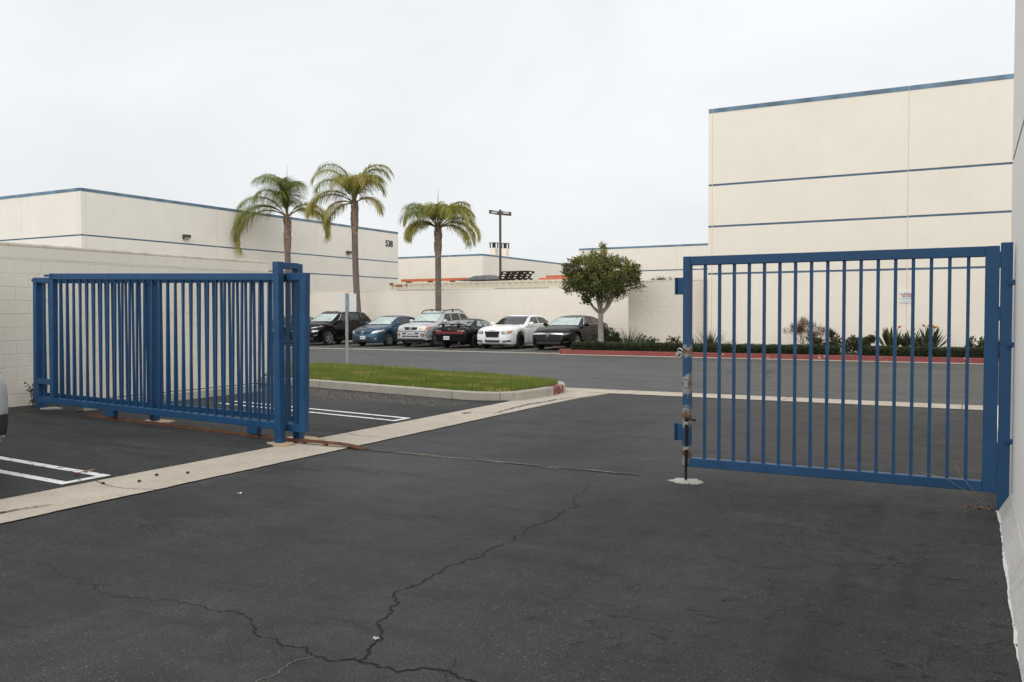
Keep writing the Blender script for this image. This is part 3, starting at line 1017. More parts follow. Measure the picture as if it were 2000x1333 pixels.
# stop plates on the free edge
for z in (1.72, 0.375):
    vs = []
    MB().prism([(0, -0.012), (0, 0.0), (-0.045, 0.0), (-0.072, -0.035), (-0.08, -0.030), (-0.052, -0.012)], z, z + 0.155).obj('stop_plate', BL, wg)


# hasp, staples, cane bolt
MB().box(0.014, 0.058, -0.052, -0.0412, 0.865, 0.93).obj('latch_plate', 'galvanised', wg, bevel=0.004)
MB().box(0.010, 0.062, -0.049, -0.0412, 0.95, 0.966).obj('latch_staple', 'bare_metal_rust', wg)
MB().tube([(0.042, -0.062, 0.02), (0.042, -0.062, 0.60)], 0.0125, 10).obj('cane_bolt', 'black_steel', wg, smooth=0.7)
MB().tube([(0.042, -0.062, 0.575), (0.05, -0.075, 0.595), (0.10, -0.10, 0.585), (0.145, -0.11, 0.58)], 0.011, 8).obj('bolt_handle', 'black_steel', wg, smooth=0.9)
for z in (0.30, 0.53):
    MB().box(0.022, 0.062, -0.080, -0.0412, z, z + 0.026).obj('bolt_bracket', 'bare_metal_rust', wg, bevel=0.003)
MB().box(0.004, 0.03, -0.06, -0.0412, 0.262, 0.285).obj('hinge_stub', 'rust_rail', wg)
# padlock hung at the latch
pk = thing('padlock', 'round steel padlock hanging on the swing gate latch edge', 'padlock', (-2.345, 7.585, 1.165))
MB().lathe([(0.002, -0.022), (0.036, -0.022), (0.044, -0.012), (0.044, 0.012), (0.036, 0.022), (0.002, 0.022)], 20, 'Y').obj('lock_body', 'bare_metal_rust', pk, smooth=0.6)
MB().tube([(-0.02 + 0.0, 0, 0.03), (-0.02, 0, 0.06), (0.0, 0, 0.078), (0.025, 0, 0.07), (0.035, 0, 0.045)], 0.007, 8).obj('shackle', 'chrome', pk, smooth=1)
MB().box(-0.006, 0.006, -0.026, -0.0225, -0.012, 0.008).obj('keyhole', 'black_steel', pk)
pk.scale = (0.8, 0.8, 0.8)
pdk = pad('concrete_pad', -2.27, 7.60, 0.15, 0.12, 0.0, None, 'concrete_patch', 7, 0.008)
tag(pdk, 'rough pale concrete pad around the cane bolt hole', 'concrete pad')

gpost = thing('hinge_post', 'blue square steel hinge post against the white building corner', 'gate post', (0.238, 7.64, 0))
MB().box(-0.036, 0.045, -0.042, 0.042, 0.0, 2.09).obj('post', BL, gpost, bevel=0.004)
for z in (0.33, 1.54, 1.965):
    MB().tube([(-0.040, -0.03, z - 0.055), (-0.040, -0.03, z + 0.055)], 0.0125, 10).obj('hinge', BL, gpost, smooth=0.7)
for z in (0.55, 1.30, 1.78):
    MB().box(0.01, 0.06, -0.06, -0.0425, z - 0.022, z + 0.022).obj('wall_bracket', BL, gpost, bevel=0.006)
    MB().tube([(0.028, -0.061, z), (0.028, -0.068, z)], 0.013, 6).obj('bolt_head', BL, gpost)

# ------------------------------------------------------------------ near white building on the right
nb = thing('white_warehouse', 'white stucco building wall filling the right edge of the view', 'building', (0, 0, 0))
WX = 0.302
MB().box(WX + 0.03, 20, -10, 8.55, 0.0, 11.0).obj('wall_core', 'joint_sealant', nb)
zs = [0.0, 2.845, 5.2, 11.0]
ys = [-10, -3.0, 4.2, 8.56]
for i in range(3):
    for j in range(3):
        MB().box(WX, WX + 0.05, ys[i] + 0.006, ys[i + 1] - 0.006, zs[j] + (0.018 if j else 0), zs[j + 1] - 0.0185).obj('wall_panel', 'white_wall', nb)
for z in zs[1:3]:
    MB().box(WX + 0.012, WX + 0.028, -10, 8.5, z - 0.018, z + 0.0175).obj('stripe', 'blue_trim', nb)
# sloped concrete base along the wall
basek = thing('sloped_kerb', 'pale sloped concrete kerb at the foot of the white building', 'kerb', (0, 0, 0))
ys = [-4.0, -1.5, 0.5, 2.2, 3.75, 5.3, 6.85, 7.58]
for i in range(len(ys) - 1):
    a, b_ = ys[i] + 0.004, ys[i + 1] - 0.004
    E_ = jag((0.213, a), (0.213, b_), 0.05, 0.012, 13)
    vs, fs = [], []
    for p in E_:
        vs += [(p.x, p.y, 0.0), (p.x + 0.012, p.y, 0.028), (WX - 0.012, p.y, 0.145), (WX - 0.001, p.y, 0.15), (WX - 0.001, p.y, 0.0)]
    n_ = len(E_)
    for k in range(n_ - 1):
        for q in range(4):
            fs.append((k * 5 + q, k * 5 + q + 1, (k + 1) * 5 + q + 1, (k + 1) * 5 + q))
    fs += [tuple(range(5)), tuple(reversed(range((n_ - 1) * 5, n_ * 5)))]
    MB().add(vs, fs).obj('kerb_stone', 'concrete_base', basek)
# white overspray line along asphalt edge
E_ = jag((0.207, -3.0), (0.207, 7.6), 0.03, 0.011, 21)
vs, fs = [], []
for p in E_:
    vs += [(p.x - 0.003, p.y, 0.003), (0.222, p.y, 0.003)]
for k in range(len(E_) - 1):
    fs.append((2 * k, 2 * k + 1, 2 * k + 3, 2 * k + 2))
raw('overspray', vs, fs, 'white_line', basek)
# low white kerb beyond the gate
lk = MB().box(0.30, 0.42, 8.8, 14.6, 0.0, 0.16).obj('low_kerb', 'white_wall', bevel=0.01)
tag(lk, 'low white painted kerb seen beyond the hinge post gap', 'kerb')

# ------------------------------------------------------------------ left block wall
lw = thing('block_wall', 'dirty cream painted block wall behind the sliding gate', 'wall', (-12.72, 0, 0))
MB().box(-0.20, -0.0085, -6.0, 13.05, 0.0, 2.53).obj('wall_core', 'mortar', lw)
z0 = hl(-12.7) + LZ - 0.02
bw, bh = 0.4064, 0.2032
full = MB().box(0, 0.19, 0.003, bw - 0.003, 0.003, bh - 0.003).obj('block', 'block_paint', lw, bevel=0.004)
half = MB().box(0, 0.19, 0.003, bw / 2 - 0.003, 0.003, bh - 0.003).obj('block', 'block_paint', lw, bevel=0.004)
rr = random.Random(3)
first_f = first_h = True
for r_ in range(12):
    y = 3.3 - (bw / 2 if r_ % 2 else 0)
    while y < 13.04:
        w = bw
        kind = full
        if y < 3.3:
            y += bw / 2
            kind = half
            w = bw / 2
        elif y + bw > 13.06:
            kind = half
            w = bw / 2
        if y + w > 13.08:
            break
        loc = (-0.195 + rr.uniform(-0.002, 0.002), y, z0 + r_ * bh)
        if kind is full and first_f:
            full.location = loc; first_f = False
        elif kind is half and first_h:
            half.location = loc; first_h = False
        else:
            share(kind, lw, loc)
        y += w
# mortar cap, uneven and weather-stained, rounded off at the far end
ztop = z0 + 12 * bh
vs, fs = [], []
N_ = 130
prof = [(-0.001, -0.01), (0.0015, 0.03), (-0.012, 0.052), (-0.06, 0.066), (-0.14, 0.066), (-0.19, 0.05), (-0.20, 0.0)]
for i in range(N_ + 1):
    y = 3.3 + (13.06 - 3.3) * i / N_
    dz = 0.010 * mnoise.noise(Vector((y * 5, 0, 0))) + 0.006 * mnoise.noise(Vector((y * 21, 0, 3)))
    d_end = (13.06 - y)
    k = 1.0 if d_end > 0.35 else 0.25 + 0.75 * math.sqrt(max(0, 1 - (1 - d_end / 0.35) ** 2))
    for (px, pz) in prof:
        vs.append((px - 0.002 + 0.004 * mnoise.noise(Vector((y * 9, px, 1))), y, ztop + (pz + (dz if pz > 0.04 else 0)) * k))
m_ = len(prof)
for i in range(N_):
    for k in range(m_ - 1):
        fs.append((i * m_ + k, i * m_ + k + 1, (i + 1) * m_ + k + 1, (i + 1) * m_ + k))
fs += [tuple(range(m_)), tuple(reversed(range(N_ * m_, (N_ + 1) * m_)))]
MB().add(vs, fs).obj('wall_cap', 'wall_cap', lw, smooth=0.8)

MB().box(-0.15, -0.001, 3.3, 13.045, ztop - 0.165, ztop + 0.004).obj('parge_coat', 'block_paint', lw)
# concrete wheel kerb in front of the wall
ws = thing('wheel_kerb', 'long low concrete kerb on the asphalt beneath the block wall', 'kerb', (0, 0, 0))
for i, (a, b_) in enumerate(((7.95, 9.4), (9.41, 11.55))):
    z = hl(-11.4) + LZ
    MB().add([(-11.62, a, z), (-11.42, a, z), (-11.45, a, z + 0.14), (-11.60, a, z + 0.14), (-11.62, b_, z), (-11.42, b_, z), (-11.45, b_ - 0.1, z + 0.14), (-11.60, b_ - 0.1, z + 0.14)],
             [(0, 1, 2, 3), (4, 7, 6, 5), (0, 4, 5, 1), (1, 5, 6, 2), (2, 6, 7, 3), (3, 7, 4, 0)]).obj('kerb_stone', 'concrete_kerb', ws, bevel=0.01)

# ------------------------------------------------------------------ grass island
isl = thing('grass_island', 'kerbed grass island between the side lot and the road', 'traffic island', (0, 0, 0))
outline = []


def arc(cx, cy, rx, ry, a0, a1, n_):
    return [(cx + rx * math.cos(R(a0 + (a1 - a0) * i / n_)), cy + ry * math.sin(R(a0 + (a1 - a0) * i / n_))) for i in range(n_ + 1)]


path = [(-19.0, 12.75), (-14.3, 12.73), (-11.1, 12.71), (-8.05, 12.68)] + arc(-8.0, 13.55, 1.02, 0.87, -75, -8, 8) + [(-6.90, 14.2), (-6.89, 14.45)] + arc(-7.6, 14.5, 0.71, 1.3, 0, 80, 7) + [(-9.5, 16.2), (-12.5, 16.25), (-19, 16.3)]
inner = []
for i, p in enumerate(path):
    a = Vector(path[max(i - 1, 0)]); b_ = Vector(path[min(i + 1, len(path) - 1)])
    d = (b_ - a).normalized()
    nrm = Vector((-d.y, d.x))
    inner.append((p[0] + nrm.x * 0.15, p[1] + nrm.y * 0.15))
ih = lambda x: 0.165 + hl(x)


def kerb_piece(i0, i1, mat):
    vs, fs = [], []
    idx = list(range(i0, i1 + 1))
    for j, i in enumerate(idx):
        p, q = Vector(path[i]), Vector(inner[i])
        if j == 0 and i0 > 0:
            nx = Vector(path[i + 1]); d = (nx - p).normalized() * 0.006
            p = p + d; q = q + d
        if j == len(idx) - 1:
            nx = Vector(path[i - 1]); d = (nx - p).normalized() * 0.006
            p = p + d; q = q + d
        h = ih(p.x)
        e = (q - p).normalized()
        vs += [(p.x, p.y, -0.02), (p.x + e.x * 0.012, p.y + e.y * 0.012, h - 0.018), (p.x + e.x * 0.03, p.y + e.y * 0.03, h), (q.x, q.y, h), (q.x, q.y, -0.02)]
    n_ = len(idx)
    for k in range(n_ - 1):
        for q in range(4):
            fs.append((k * 5 + q, k * 5 + q + 1, (k + 1) * 5 + q + 1, (k + 1) * 5 + q))
    fs += [tuple(range(5)), tuple(reversed(range((n_ - 1) * 5, n_ * 5)))]
    return MB().add(vs, fs).obj('kerb_stone', mat, isl)


NP = len(path)
for (a, b_, mt) in ((0, 1, 'concrete_kerb'), (1, 2, 'concrete_kerb'), (2, 3, 'concrete_kerb'), (3, 8, 'concrete_kerb'), (8, 13, 'concrete_kerb'), (13, 14, 'concrete_kerb'), (14, 17, 'red_kerb_old'), (17, 22, 'concrete_kerb'), (22, 23, 'concrete_kerb'), (23, NP - 1, 'concrete_kerb')):
    kerb_piece(a, min(b_, NP - 1), mt)
# turf base
n_ = len(inner)
vs = [(p[0], p[1], ih(p[0]) - 0.02) for p in inner] + [(p[0] * 0.35 + (-11.5) * 0.65 if p[0] > -11 else p[0], 14.5, ih(p[0]) + 0.03) for p in inner]
fs = [(i, i + 1, n_ + i + 1, n_ + i) for i in range(n_ - 1)]
o = MB().add(vs, fs).obj('turf', 'grass_ground', isl)
# grass blades
import bisect


def inside(x, y, poly):
    c = False
    j = len(poly) - 1
    for i in range(len(poly)):
        xi, yi = poly[i]; xj, yj = poly[j]
        if ((yi > y) != (yj > y)) and (x < (xj - xi) * (y - yi) / (yj - yi) + xi):
            c = not c
        j = i
    return c


rr = random.Random(9)
vs, fs, mi = [], [], []
cnt = 0
while cnt < 75000:
    x = rr.uniform(-16.5, -6.85); y = rr.uniform(12.8, 16.3)
    if not inside(x, y, inner):
        continue
    d = mnoise.noise(Vector((x * 1.3, y * 1.3, 5)))
    d2 = mnoise.noise(Vector((x * 5, y * 5, 9)))
    if d2 < -0.45 and rr.random() < 0.6:
        continue
    hgt = rr.uniform(0.035, 0.085) * (1 + 0.45 * d)
    if rr.random() < 0.03:
        hgt *= 1.5
    a = rr.random() * 6.283
    lean = rr.uniform(0.1, 0.8) * hgt
    la = rr.random() * 6.283
    w = rr.uniform(0.005, 0.011)
    z = ih(x) - 0.015 + 0.05 * min(1, abs(1 - abs(y - 14.5) / 1.7) if abs(y - 14.5) < 1.7 else 0)
    o0 = len(vs)
    vs += [(x - w * math.cos(a), y - w * math.sin(a), z), (x + w * math.cos(a), y + w * math.sin(a), z), (x + lean * math.cos(la), y + lean * math.sin(la), z + hgt)]
    fs.append((o0, o0 + 1, o0 + 2))
    yl = mnoise.noise(Vector((x * 1.3, y * 2.0, 15))) * 1.2 + rr.gauss(0, 0.25)
    mi.append(1 if yl > 0.5 else 0)
    cnt += 1
go = raw('grass', vs, fs, None, None, None, ['grass_blade', 'frond_yellow'], mi)
struct(go, 'stuff', 'short green lawn on the kerbed island')

# ------------------------------------------------------------------ red kerb planter
pl = thing('red_kerb', 'red painted kerb with chipped paint along the planting bed', 'kerb', (0, 0, 0))
kp = [(-14.05, 33.9), (-14.05, 31.0), (-14.05, 30.1)] + arc(-13.25, 30.0, 0.8, 0.8, 180, 270, 6) + [(-10.4, 29.2), (-7.35, 29.2), (-4.3, 29.2), (-1.25, 29.2), (1.8, 29.2), (4.85, 29.2), (12, 29.2)]
for i in range(len(kp) - 1):
    seg = [Vector(kp[i]), Vector(kp[i + 1])]
    d = (seg[1] - seg[0]).normalized()
    nrm = Vector((-d.y, d.x))
    n_ = max(2, int((seg[1] - seg[0]).length / 0.15))
    vs, fs = [], []
    for k in range(n_ + 1):
        p = seg[0].lerp(seg[1], k / n_)
        if k == 0 and 2 <= i and i > 8:
            p += d * 0.006
        j = 0.006 * mnoise.noise(Vector((p.x * 4, p.y * 4, 2)))
        e = nrm
        vs += [(p.x - j * e.x, p.y - j * e.y, -0.02), (p.x + e.x * 0.02, p.y + e.y * 0.02, 0.15), (p.x + e.x * 0.04, p.y + e.y * 0.04, 0.17 + j), (p.x + e.x * 0.16, p.y + e.y * 0.16, 0.17), (p.x + e.x * 0.16, p.y + e.y * 0.16, 0.0)]
    for k in range(n_):
        for q in range(4):
            fs.append((k * 5 + q, k * 5 + q + 1, (k + 1) * 5 + q + 1, (k + 1) * 5 + q))
    if i > 7:
        fs += [tuple(range(5)), tuple(reversed(range(n_ * 5, (n_ + 1) * 5)))]
    MB().add(vs, fs).obj('kerb_stone', 'red_kerb', pl)
MB().tube([(-6.1, 29.212, 0.085), (-6.1, 29.24, 0.085)], 0.05, 10).obj('drain_hole', 'crack_dark', pl)
bed = MB().prism([(-13.95, 29.95), (-13.2, 29.36), (14, 29.36), (14, 32.2), (-8.8, 32.2), (-8.8, 32.6), (-12.2, 32.6), (-12.2, 33.8), (-13.95, 33.8)], 0.0, 0.145).obj('planting_bed', 'soil')
struct(bed)


# ------------------------------------------------------------------ foliage helpers
def leaf_cloud(pts_fn, count, size, mats, weights_fn, name, parent, seed, aspect=0.5, up=0.2, loc=None):
    rnd = random.Random(seed)
    vs, fs, mi = [], [], []
    for i in range(count):
        p, nrm = pts_fn(rnd)
        if p is None:
            continue
        s = size * rnd.uniform(0.6, 1.3)
        d = Vector((rnd.gauss(0, 1), rnd.gauss(0, 1), rnd.gauss(0, 0.8) + up))
        d += nrm * 1.2
        d.normalize()
        sd_ = d.cross(Vector((rnd.gauss(0, 1), rnd.gauss(0, 1), rnd.gauss(0, 1)))).normalized()
        w = s * aspect * 0.5
        o0 = len(vs)
        mid = p + d * s * 0.5
        bend = sd_.cross(d) * s * 0.1
        vs += [p, mid + sd_ * w + bend, p + d * s, mid - sd_ * w + bend]
        fs += [(o0, o0 + 1, o0 + 2), (o0, o0 + 2, o0 + 3)]
        k = weights_fn(p, rnd)
        mi += [k, k]
    return raw(name, vs, fs, None, parent, loc, mats, mi)


# hedges
def hedge(label, x0, x1, y0, y1, h, seed):
    t_ = thing('hedge', label, 'hedge', ((x0 + x1) / 2, (y0 + y1) / 2, 0.14), 0, 'low hedges behind the red kerb')
    hx, hy = (x1 - x0) / 2, (y1 - y0) / 2

    def bumpz(x, y):
        return 0.045 * mnoise.noise(Vector((x * 1.3 + seed, y * 2, 1))) + 0.03 * mnoise.noise(Vector((x * 5 + seed, y * 5, 2)))
    vs, fs = [], []
    nx = int(hx * 2 / 0.2)
    prof = [(-hy + 0.03, 0), (-hy + 0.02, h * 0.7), (-hy + 0.1, h - 0.05), (hy - 0.1, h - 0.05), (hy - 0.03, 0)]
    for i in range(nx + 1):
        x = -hx + 0.04 + (2 * hx - 0.08) * i / nx
        for (yy, zz) in prof:
            vs.append((x, yy, max(0, zz + (bumpz(x, yy) if zz > 0 else 0) - 0.02 * (zz > 0))))
    for i in range(nx):
        for k in range(4):
            fs.append((i * 5 + k, i * 5 + k + 1, (i + 1) * 5 + k + 1, (i + 1) * 5 + k))
    fs += [tuple(range(5)), tuple(reversed(range(nx * 5, nx * 5 + 5)))]
    MB().add(vs, fs).obj('dark_core', 'bush_core', t_)  # solid near-black filler, painted shade behind the leaves

    def pf(rnd):
        x = rnd.uniform(-hx, hx)
        if rnd.random() < 0.5:
            y = -hy + rnd.uniform(-0.03, 0.04)
            z = rnd.uniform(0.0, h) + bumpz(x, y)
            return Vector((x, y, max(0.01, z))), Vector((0, -1, 0.2))
        y = rnd.uniform(-hy, hy)
        return Vector((x, y, h - 0.04 + bumpz(x, y) + rnd.uniform(-0.03, 0.03))), Vector((0, 0, 1))
    leaf_cloud(pf, int(1900 * 2 * hx), 0.05, ['hedge_leaf', 'shrub_leaf', 'tree_leaf'], lambda p, r_: 0 if r_.random() < 0.62 else (1 if r_.random() < 0.85 else 2), 'foliage', t_, seed, 0.6)
    return t_


hedge('low dark clipped hedge running from the round tree to the red shrubs', -13.35, -3.75, 29.5, 30.15, 0.31, 1)
hedge('low dark clipped hedge under the orange flowers at the right end', -3.2, 2.2, 29.5, 30.15, 0.31, 2)


# rounded shrubs
def shrub(label, x, y, rx, ry, h, seed, mats=('shrub_leaf', 'hedge_leaf'), leaf=0.09, dens=1500, group='shrubs in the planting bed', open_=0.0, red=0.0, stems=6):
    t_ = thing('shrub', label, 'shrub', (x, y, 0.14), 0, group)
    rnd0 = random.Random(seed)
    clumps = []
    for i in range(int(9 + 10 * rx)):
        a = rnd0.random() * 6.283
        q = math.sqrt(rnd0.random()) * 0.85
        zz = rnd0.uniform(0.25, 0.95) * h * (1 - 0.35 * q * q)
        clumps.append((Vector((rx * q * math.cos(a), ry * q * math.sin(a), zz)), rnd0.uniform(0.10, 0.2) * (0.6 + rx * 0.5)))
    mb = MB()
    for c_, r_ in clumps[:stems + 8]:
        mb.tube([(c_.x * 0.1, c_.y * 0.1, -0.02), (c_.x * 0.6, c_.y * 0.6, c_.z * 0.6), (c_.x, c_.y, c_.z)], [0.014, 0.010, 0.004], 5)
    mb.obj('stems', 'dry_twig', t_)

    def pf(rnd):
        c_, r_ = clumps[rnd.randrange(len(clumps))]
        v = Vector((rnd.gauss(0, 1), rnd.gauss(0, 1), rnd.gauss(0, 1)))
        v.normalize()
        p = c_ + v * r_ * rnd.uniform(0.3, 1.1)
        if p.z < 0.01:
            return None, None
        return p, v
    ml = list(mats) + ['shrub_leaf_red']

    def wf(p, rnd):
        if rnd.random() < red * (0.4 + 1.2 * max(0, p.z / h - 0.3)):
            return len(ml) - 1
        return 0 if rnd.random() < 0.6 else 1
    leaf_cloud(pf, int(dens * rx * h * 2), leaf, ml, wf, 'foliage', t_, seed + 50, 0.5)
    return t_


shrub('dark leafy bush at the foot of the round tree', -12.75, 31.6, 0.75, 0.6, 0.72, 5, dens=2600)
shrub('small sparse shrub right of the tree in front of the block wall', -10.9, 30.9, 0.55, 0.3, 0.52, 6, dens=900, leaf=0.10)
shrub('second small sparse shrub in front of the block wall, nearer the gate', -9.75, 30.9, 0.42, 0.3, 0.50, 7, dens=900, leaf=0.10)
shrub('red-tipped shrub beside the dry brown bush', -4.45, 30.9, 0.62, 0.4, 0.78, 8, red=0.30, dens=2600)
shrub('red-tipped shrub right of the first, with a gap under it', -3.30, 30.9, 0.66, 0.4, 0.68, 9, red=0.22, dens=2100)
shrub('round dark shrub in the bed below the bright orange flowers', -1.35, 30.7, 0.42, 0.35, 0.55, 10, red=0.04, dens=2200)
shrub('round glossy shrub near the right gate stile', 0.35, 30.9, 0.5, 0.4, 0.62, 11, dens=1700, leaf=0.10)


# dry brown bush
t_ = thing('dry_bush', 'dry brown twiggy bush without green leaves against the cream wall', 'bush', (-5.15, 31.3, 0.14))
rr = random.Random(14)
mb = MB()
tips = []


def twig(p, d, L_, r_, depth):
    q = p + d * L_
    mid = p + d * L_ * 0.5 + Vector((rr.gauss(0, 0.04), rr.gauss(0, 0.04), 0)) * L_
    mb.tube([p, mid, q], [r_, r_ * 0.8, r_ * 0.55], 4, False)
    if depth == 0:
        tips.append((q, d))
        return
    for k in range(rr.choice((2, 3, 3))):
        nd = (d + Vector((rr.gauss(0, 0.55), rr.gauss(0, 0.45), rr.gauss(0.05, 0.3)))).normalized()
        twig(q, nd, L_ * rr.uniform(0.55, 0.85), r_ * 0.6, depth - 1)


for k in range(5):
    twig(Vector((rr.gauss(0, 0.08), rr.gauss(0, 0.06), -0.02)), Vector((rr.gauss(0, 0.35), rr.gauss(0, 0.25), 1)).normalized(), rr.uniform(0.35, 0.5), 0.014, 3)
mb.obj('twigs', 'dry_twig', t_)


def pfd(rnd):
    q, d = tips[rnd.randrange(len(tips))]
    return q + Vector((rnd.gauss(0, 0.05), rnd.gauss(0, 0.05), rnd.gauss(0, 0.05))), d


leaf_cloud(pfd, 3200, 0.055, ['dry_twig', 'shrub_leaf_red'], lambda p, r_: 0 if r_.random() < 0.85 else 1, 'dead_leaves', t_, 15, 0.35)


# strap-leaved plants
def blade_plant(name, label, x, y, n_leaf, L_, seed, spread=1.0, width=0.05, flowers=0, group=None, paddle=False, z=0.14):
    t_ = thing(name, label, 'plant', (x, y, z), 0, group)
    rnd = random.Random(seed)
    for i in range(n_leaf):
        a = 2.399 * i + rnd.gauss(0, 0.25)
        el = R(rnd.uniform(38, 86)) if not paddle else R(rnd.uniform(48, 88))
        L2 = L_ * rnd.uniform(0.7, 1.08)
        drop = rnd.uniform(0.15, 0.7) * spread
        vs, fs = [], []
        p = Vector((0.05 * math.cos(a), 0.05 * math.sin(a), 0))
        seg = 6
        for k in range(seg + 1):
            t2 = k / seg
            e2 = el - drop * t2
            d = Vector((math.cos(a) * math.cos(e2), math.sin(a) * math.cos(e2), math.sin(e2)))
            sdv = Vector((-math.sin(a), math.cos(a), 0))
            if paddle:
                w = width * (0.12 if t2 < 0.42 else max(0.02, math.sin(math.pi * min(1, (t2 - 0.36) / 0.64)) * 1.35))
            else:
                w = width * (0.55 + 0.9 * t2 if t2 < 0.4 else (1 - t2) / 0.6 * 0.9 + 0.02)
            fold = d.cross(sdv) * w * 0.35
            vs += [p - sdv * w - fold, p + fold * 0.4, p + sdv * w - fold]
            p = p + d * L2 / seg
        for k in range(seg):
            fs += [(3 * k, 3 * k + 1, 3 * k + 4, 3 * k + 3), (3 * k + 1, 3 * k + 2, 3 * k + 5, 3 * k + 4)]
        raw('leaf', vs, fs, 'blade_leaf' if not paddle else 'shrub_leaf', t_)
    for i in range(flowers):
        a = rnd.random() * 6.283
        el = R(rnd.uniform(68, 85))
        base = Vector((0, 0, 0))
        top = Vector((math.cos(a) * math.cos(el), math.sin(a) * math.cos(el), math.sin(el))) * L_ * rnd.uniform(0.9, 1.02)
        MB().tube([base, top], [0.012, 0.009], 5).obj('flower_stem', 'shrub_leaf', t_)
        mbf = MB()
        for k in range(5):
            d = Vector((math.cos(a) * 0.6 + rnd.gauss(0, 0.35), math.sin(a) * 0.6 + rnd.gauss(0, 0.35), rnd.uniform(0.3, 0.9))).normalized()
            sdv = d.cross(Vector((0.3, 0.8, 0.2))).normalized() * 0.028
            q = top + d * 0.12
            m2 = top + d * 0.05
            mbf.add([top, m2 + sdv, q, m2 - sdv], [(0, 1, 2, 3)])
        mbf.obj('flower', 'flower_orange', t_)
    return t_


blade_plant('spiky_plant', 'spiky sword-leaved plant beside the block wall end', -8.45, 31.1, 40, 1.0, 3, 0.6, 0.030, group='strap leaved plants in the bed')
blade_plant('spiky_plant', 'smaller spiky plant half hidden by the gate latch stile', -9.1, 31.15, 22, 0.62, 4, 0.6, 0.028, group='strap leaved plants in the bed')
blade_plant('spiky_plant', 'low spiky plant right of the tall sword-leaved plant', -7.85, 31.2, 22, 0.62, 5, 0.8, 0.028, group='strap leaved plants in the bed')
blade_plant('spiky_plant', 'spiky plant behind the bush at the round tree', -12.0, 32.1, 26, 1.0, 16, 0.5, 0.035, group='strap leaved plants in the bed')
blade_plant('flowering_plant', 'broad-leaved clump left of the no parking sign, its flowers faded', -2.35, 31.1, 46, 0.92, 6, 0.6, 0.036, 1, group='broad leaved clumps with orange flowers', paddle=True)
blade_plant('flowering_plant', 'broad-leaved clump under the no parking sign with one orange flower', -1.75, 31.2, 40, 0.88, 7, 0.6, 0.036, 1, group='broad leaved clumps with orange flowers', paddle=True)
blade_plant('flowering_plant', 'broad-leaved clump with several bright orange flowers', -1.15, 31.1, 46, 0.98, 8, 0.7, 0.036, 4, group='broad leaved clumps with orange flowers', paddle=True)

# weed at the left wall foot
t_ = thing('weed', 'green weed growing at the foot of the block wall', 'weed', (-12.62, 7.95, hl(-12.6) + LZ))
rr = random.Random(8)
mb = MB()
tips = []
for k in range(6):
    a = rr.random() * 6.28
    pts = [Vector((0, 0, 0))]
    d = Vector((abs(math.cos(a)) * 0.35, math.sin(a) * 0.6, 1)).normalized()
    for q in range(4):
        pts.append(pts[-1] + d * 0.085)
        tips.append(pts[-1])
        d = (d + Vector((rr.gauss(0, 0.15), rr.gauss(0, 0.25), 0))).normalized()
    mb.tube(pts, [0.005, 0.004, 0.003, 0.003, 0.002], 4)
mb.obj('stems', 'tree_leaf', t_)
leaf_cloud(lambda r_: (tips[r_.randrange(len(tips))] + Vector((r_.gauss(0, .02), r_.gauss(0, .02), r_.gauss(0, .02))), Vector((0, 0, 0.3))), 130, 0.055, ['shrub_leaf', 'tree_leaf'], lambda p, r_: r_.randrange(2), 'foliage', t_, 9, 0.45)

# ------------------------------------------------------------------ round street tree
tr = thing('round_tree', 'small round-headed evergreen tree with forked grey trunk by the red kerb', 'tree', (-12.64, 30.7, 0.13))
rr = random.Random(5)
mb = MB()
mb.tube([(0.0, 0, -0.02), (0.0, 0, 0.08), (0.01, 0, 0.6), (-0.01, 0, 1.1), (0.02, 0, 1.50)], [0.155, 0.125, 0.11, 0.10, 0.10], 12)
limbs = []
for (dx, dy, h, L_) in ((-0.75, -0.1, 1.9, 1), (-0.25, 0.3, 2.1, 1), (0.15, -0.25, 2.2, 1), (0.72, 0.1, 2.0, 1), (0.35, 0.55, 2.0, 1), (-0.45, 0.65, 2.0, 1), (0.05, -0.7, 1.9, 1)):
    p0 = Vector((0.02, 0, 1.38)); p3 = Vector((dx, dy, h + 0.3))
    p1 = p0.lerp(p3, 0.35) + Vector((dx * 0.05, 0, -0.02)); p2 = p0.lerp(p3, 0.7) + Vector((0, 0, 0.03))
    mb.tube([p0, p1, p2, p3], [0.068, 0.05, 0.036, 0.022], 8)
    limbs.append((p2, p3))
    for k in range(4):
        q = p2.lerp(p3, rr.random())
        e_ = q + Vector((rr.gauss(dx * 0.5, 0.3), rr.gauss(dy * 0.5, 0.3), rr.uniform(0.2, 0.6)))
        mb.tube([q, q.lerp(e_, 0.5) + Vector((0, 0, 0.03)), e_], [0.024, 0.016, 0.008], 5)
mb.obj('trunk', 'tree_bark', tr, smooth=1.0)
clumps = []
rr = random.Random(12)
while len(clumps) < 240:
    v = Vector((rr.uniform(-1, 1), rr.uniform(-1, 1), rr.uniform(-1, 1)))
    l_ = v.length
    if l_ > 1 or l_ < 0.35:
        continue
    rx, rz = 1.56, (0.95 if v.z > 0 else 1.05)
    p = Vector((v.x * rx, v.y * 1.35, v.z * rz + 2.74))
    # underside cones in towards the fork
    rad = math.hypot(p.x, p.y)
    if p.z < 2.5 and rad > (p.z - 1.62) * 1.85:
        continue
    p *= 1.0
    kk = 1 + 0.22 * mnoise.noise(Vector((v.x * 2.2, v.y * 2.2, v.z * 2.2 + 4)))
    p = Vector((p.x * kk, p.y * kk, 2.74 + (p.z - 2.74) * kk))
    clumps.append((p, rr.uniform(0.09, 0.25), v))
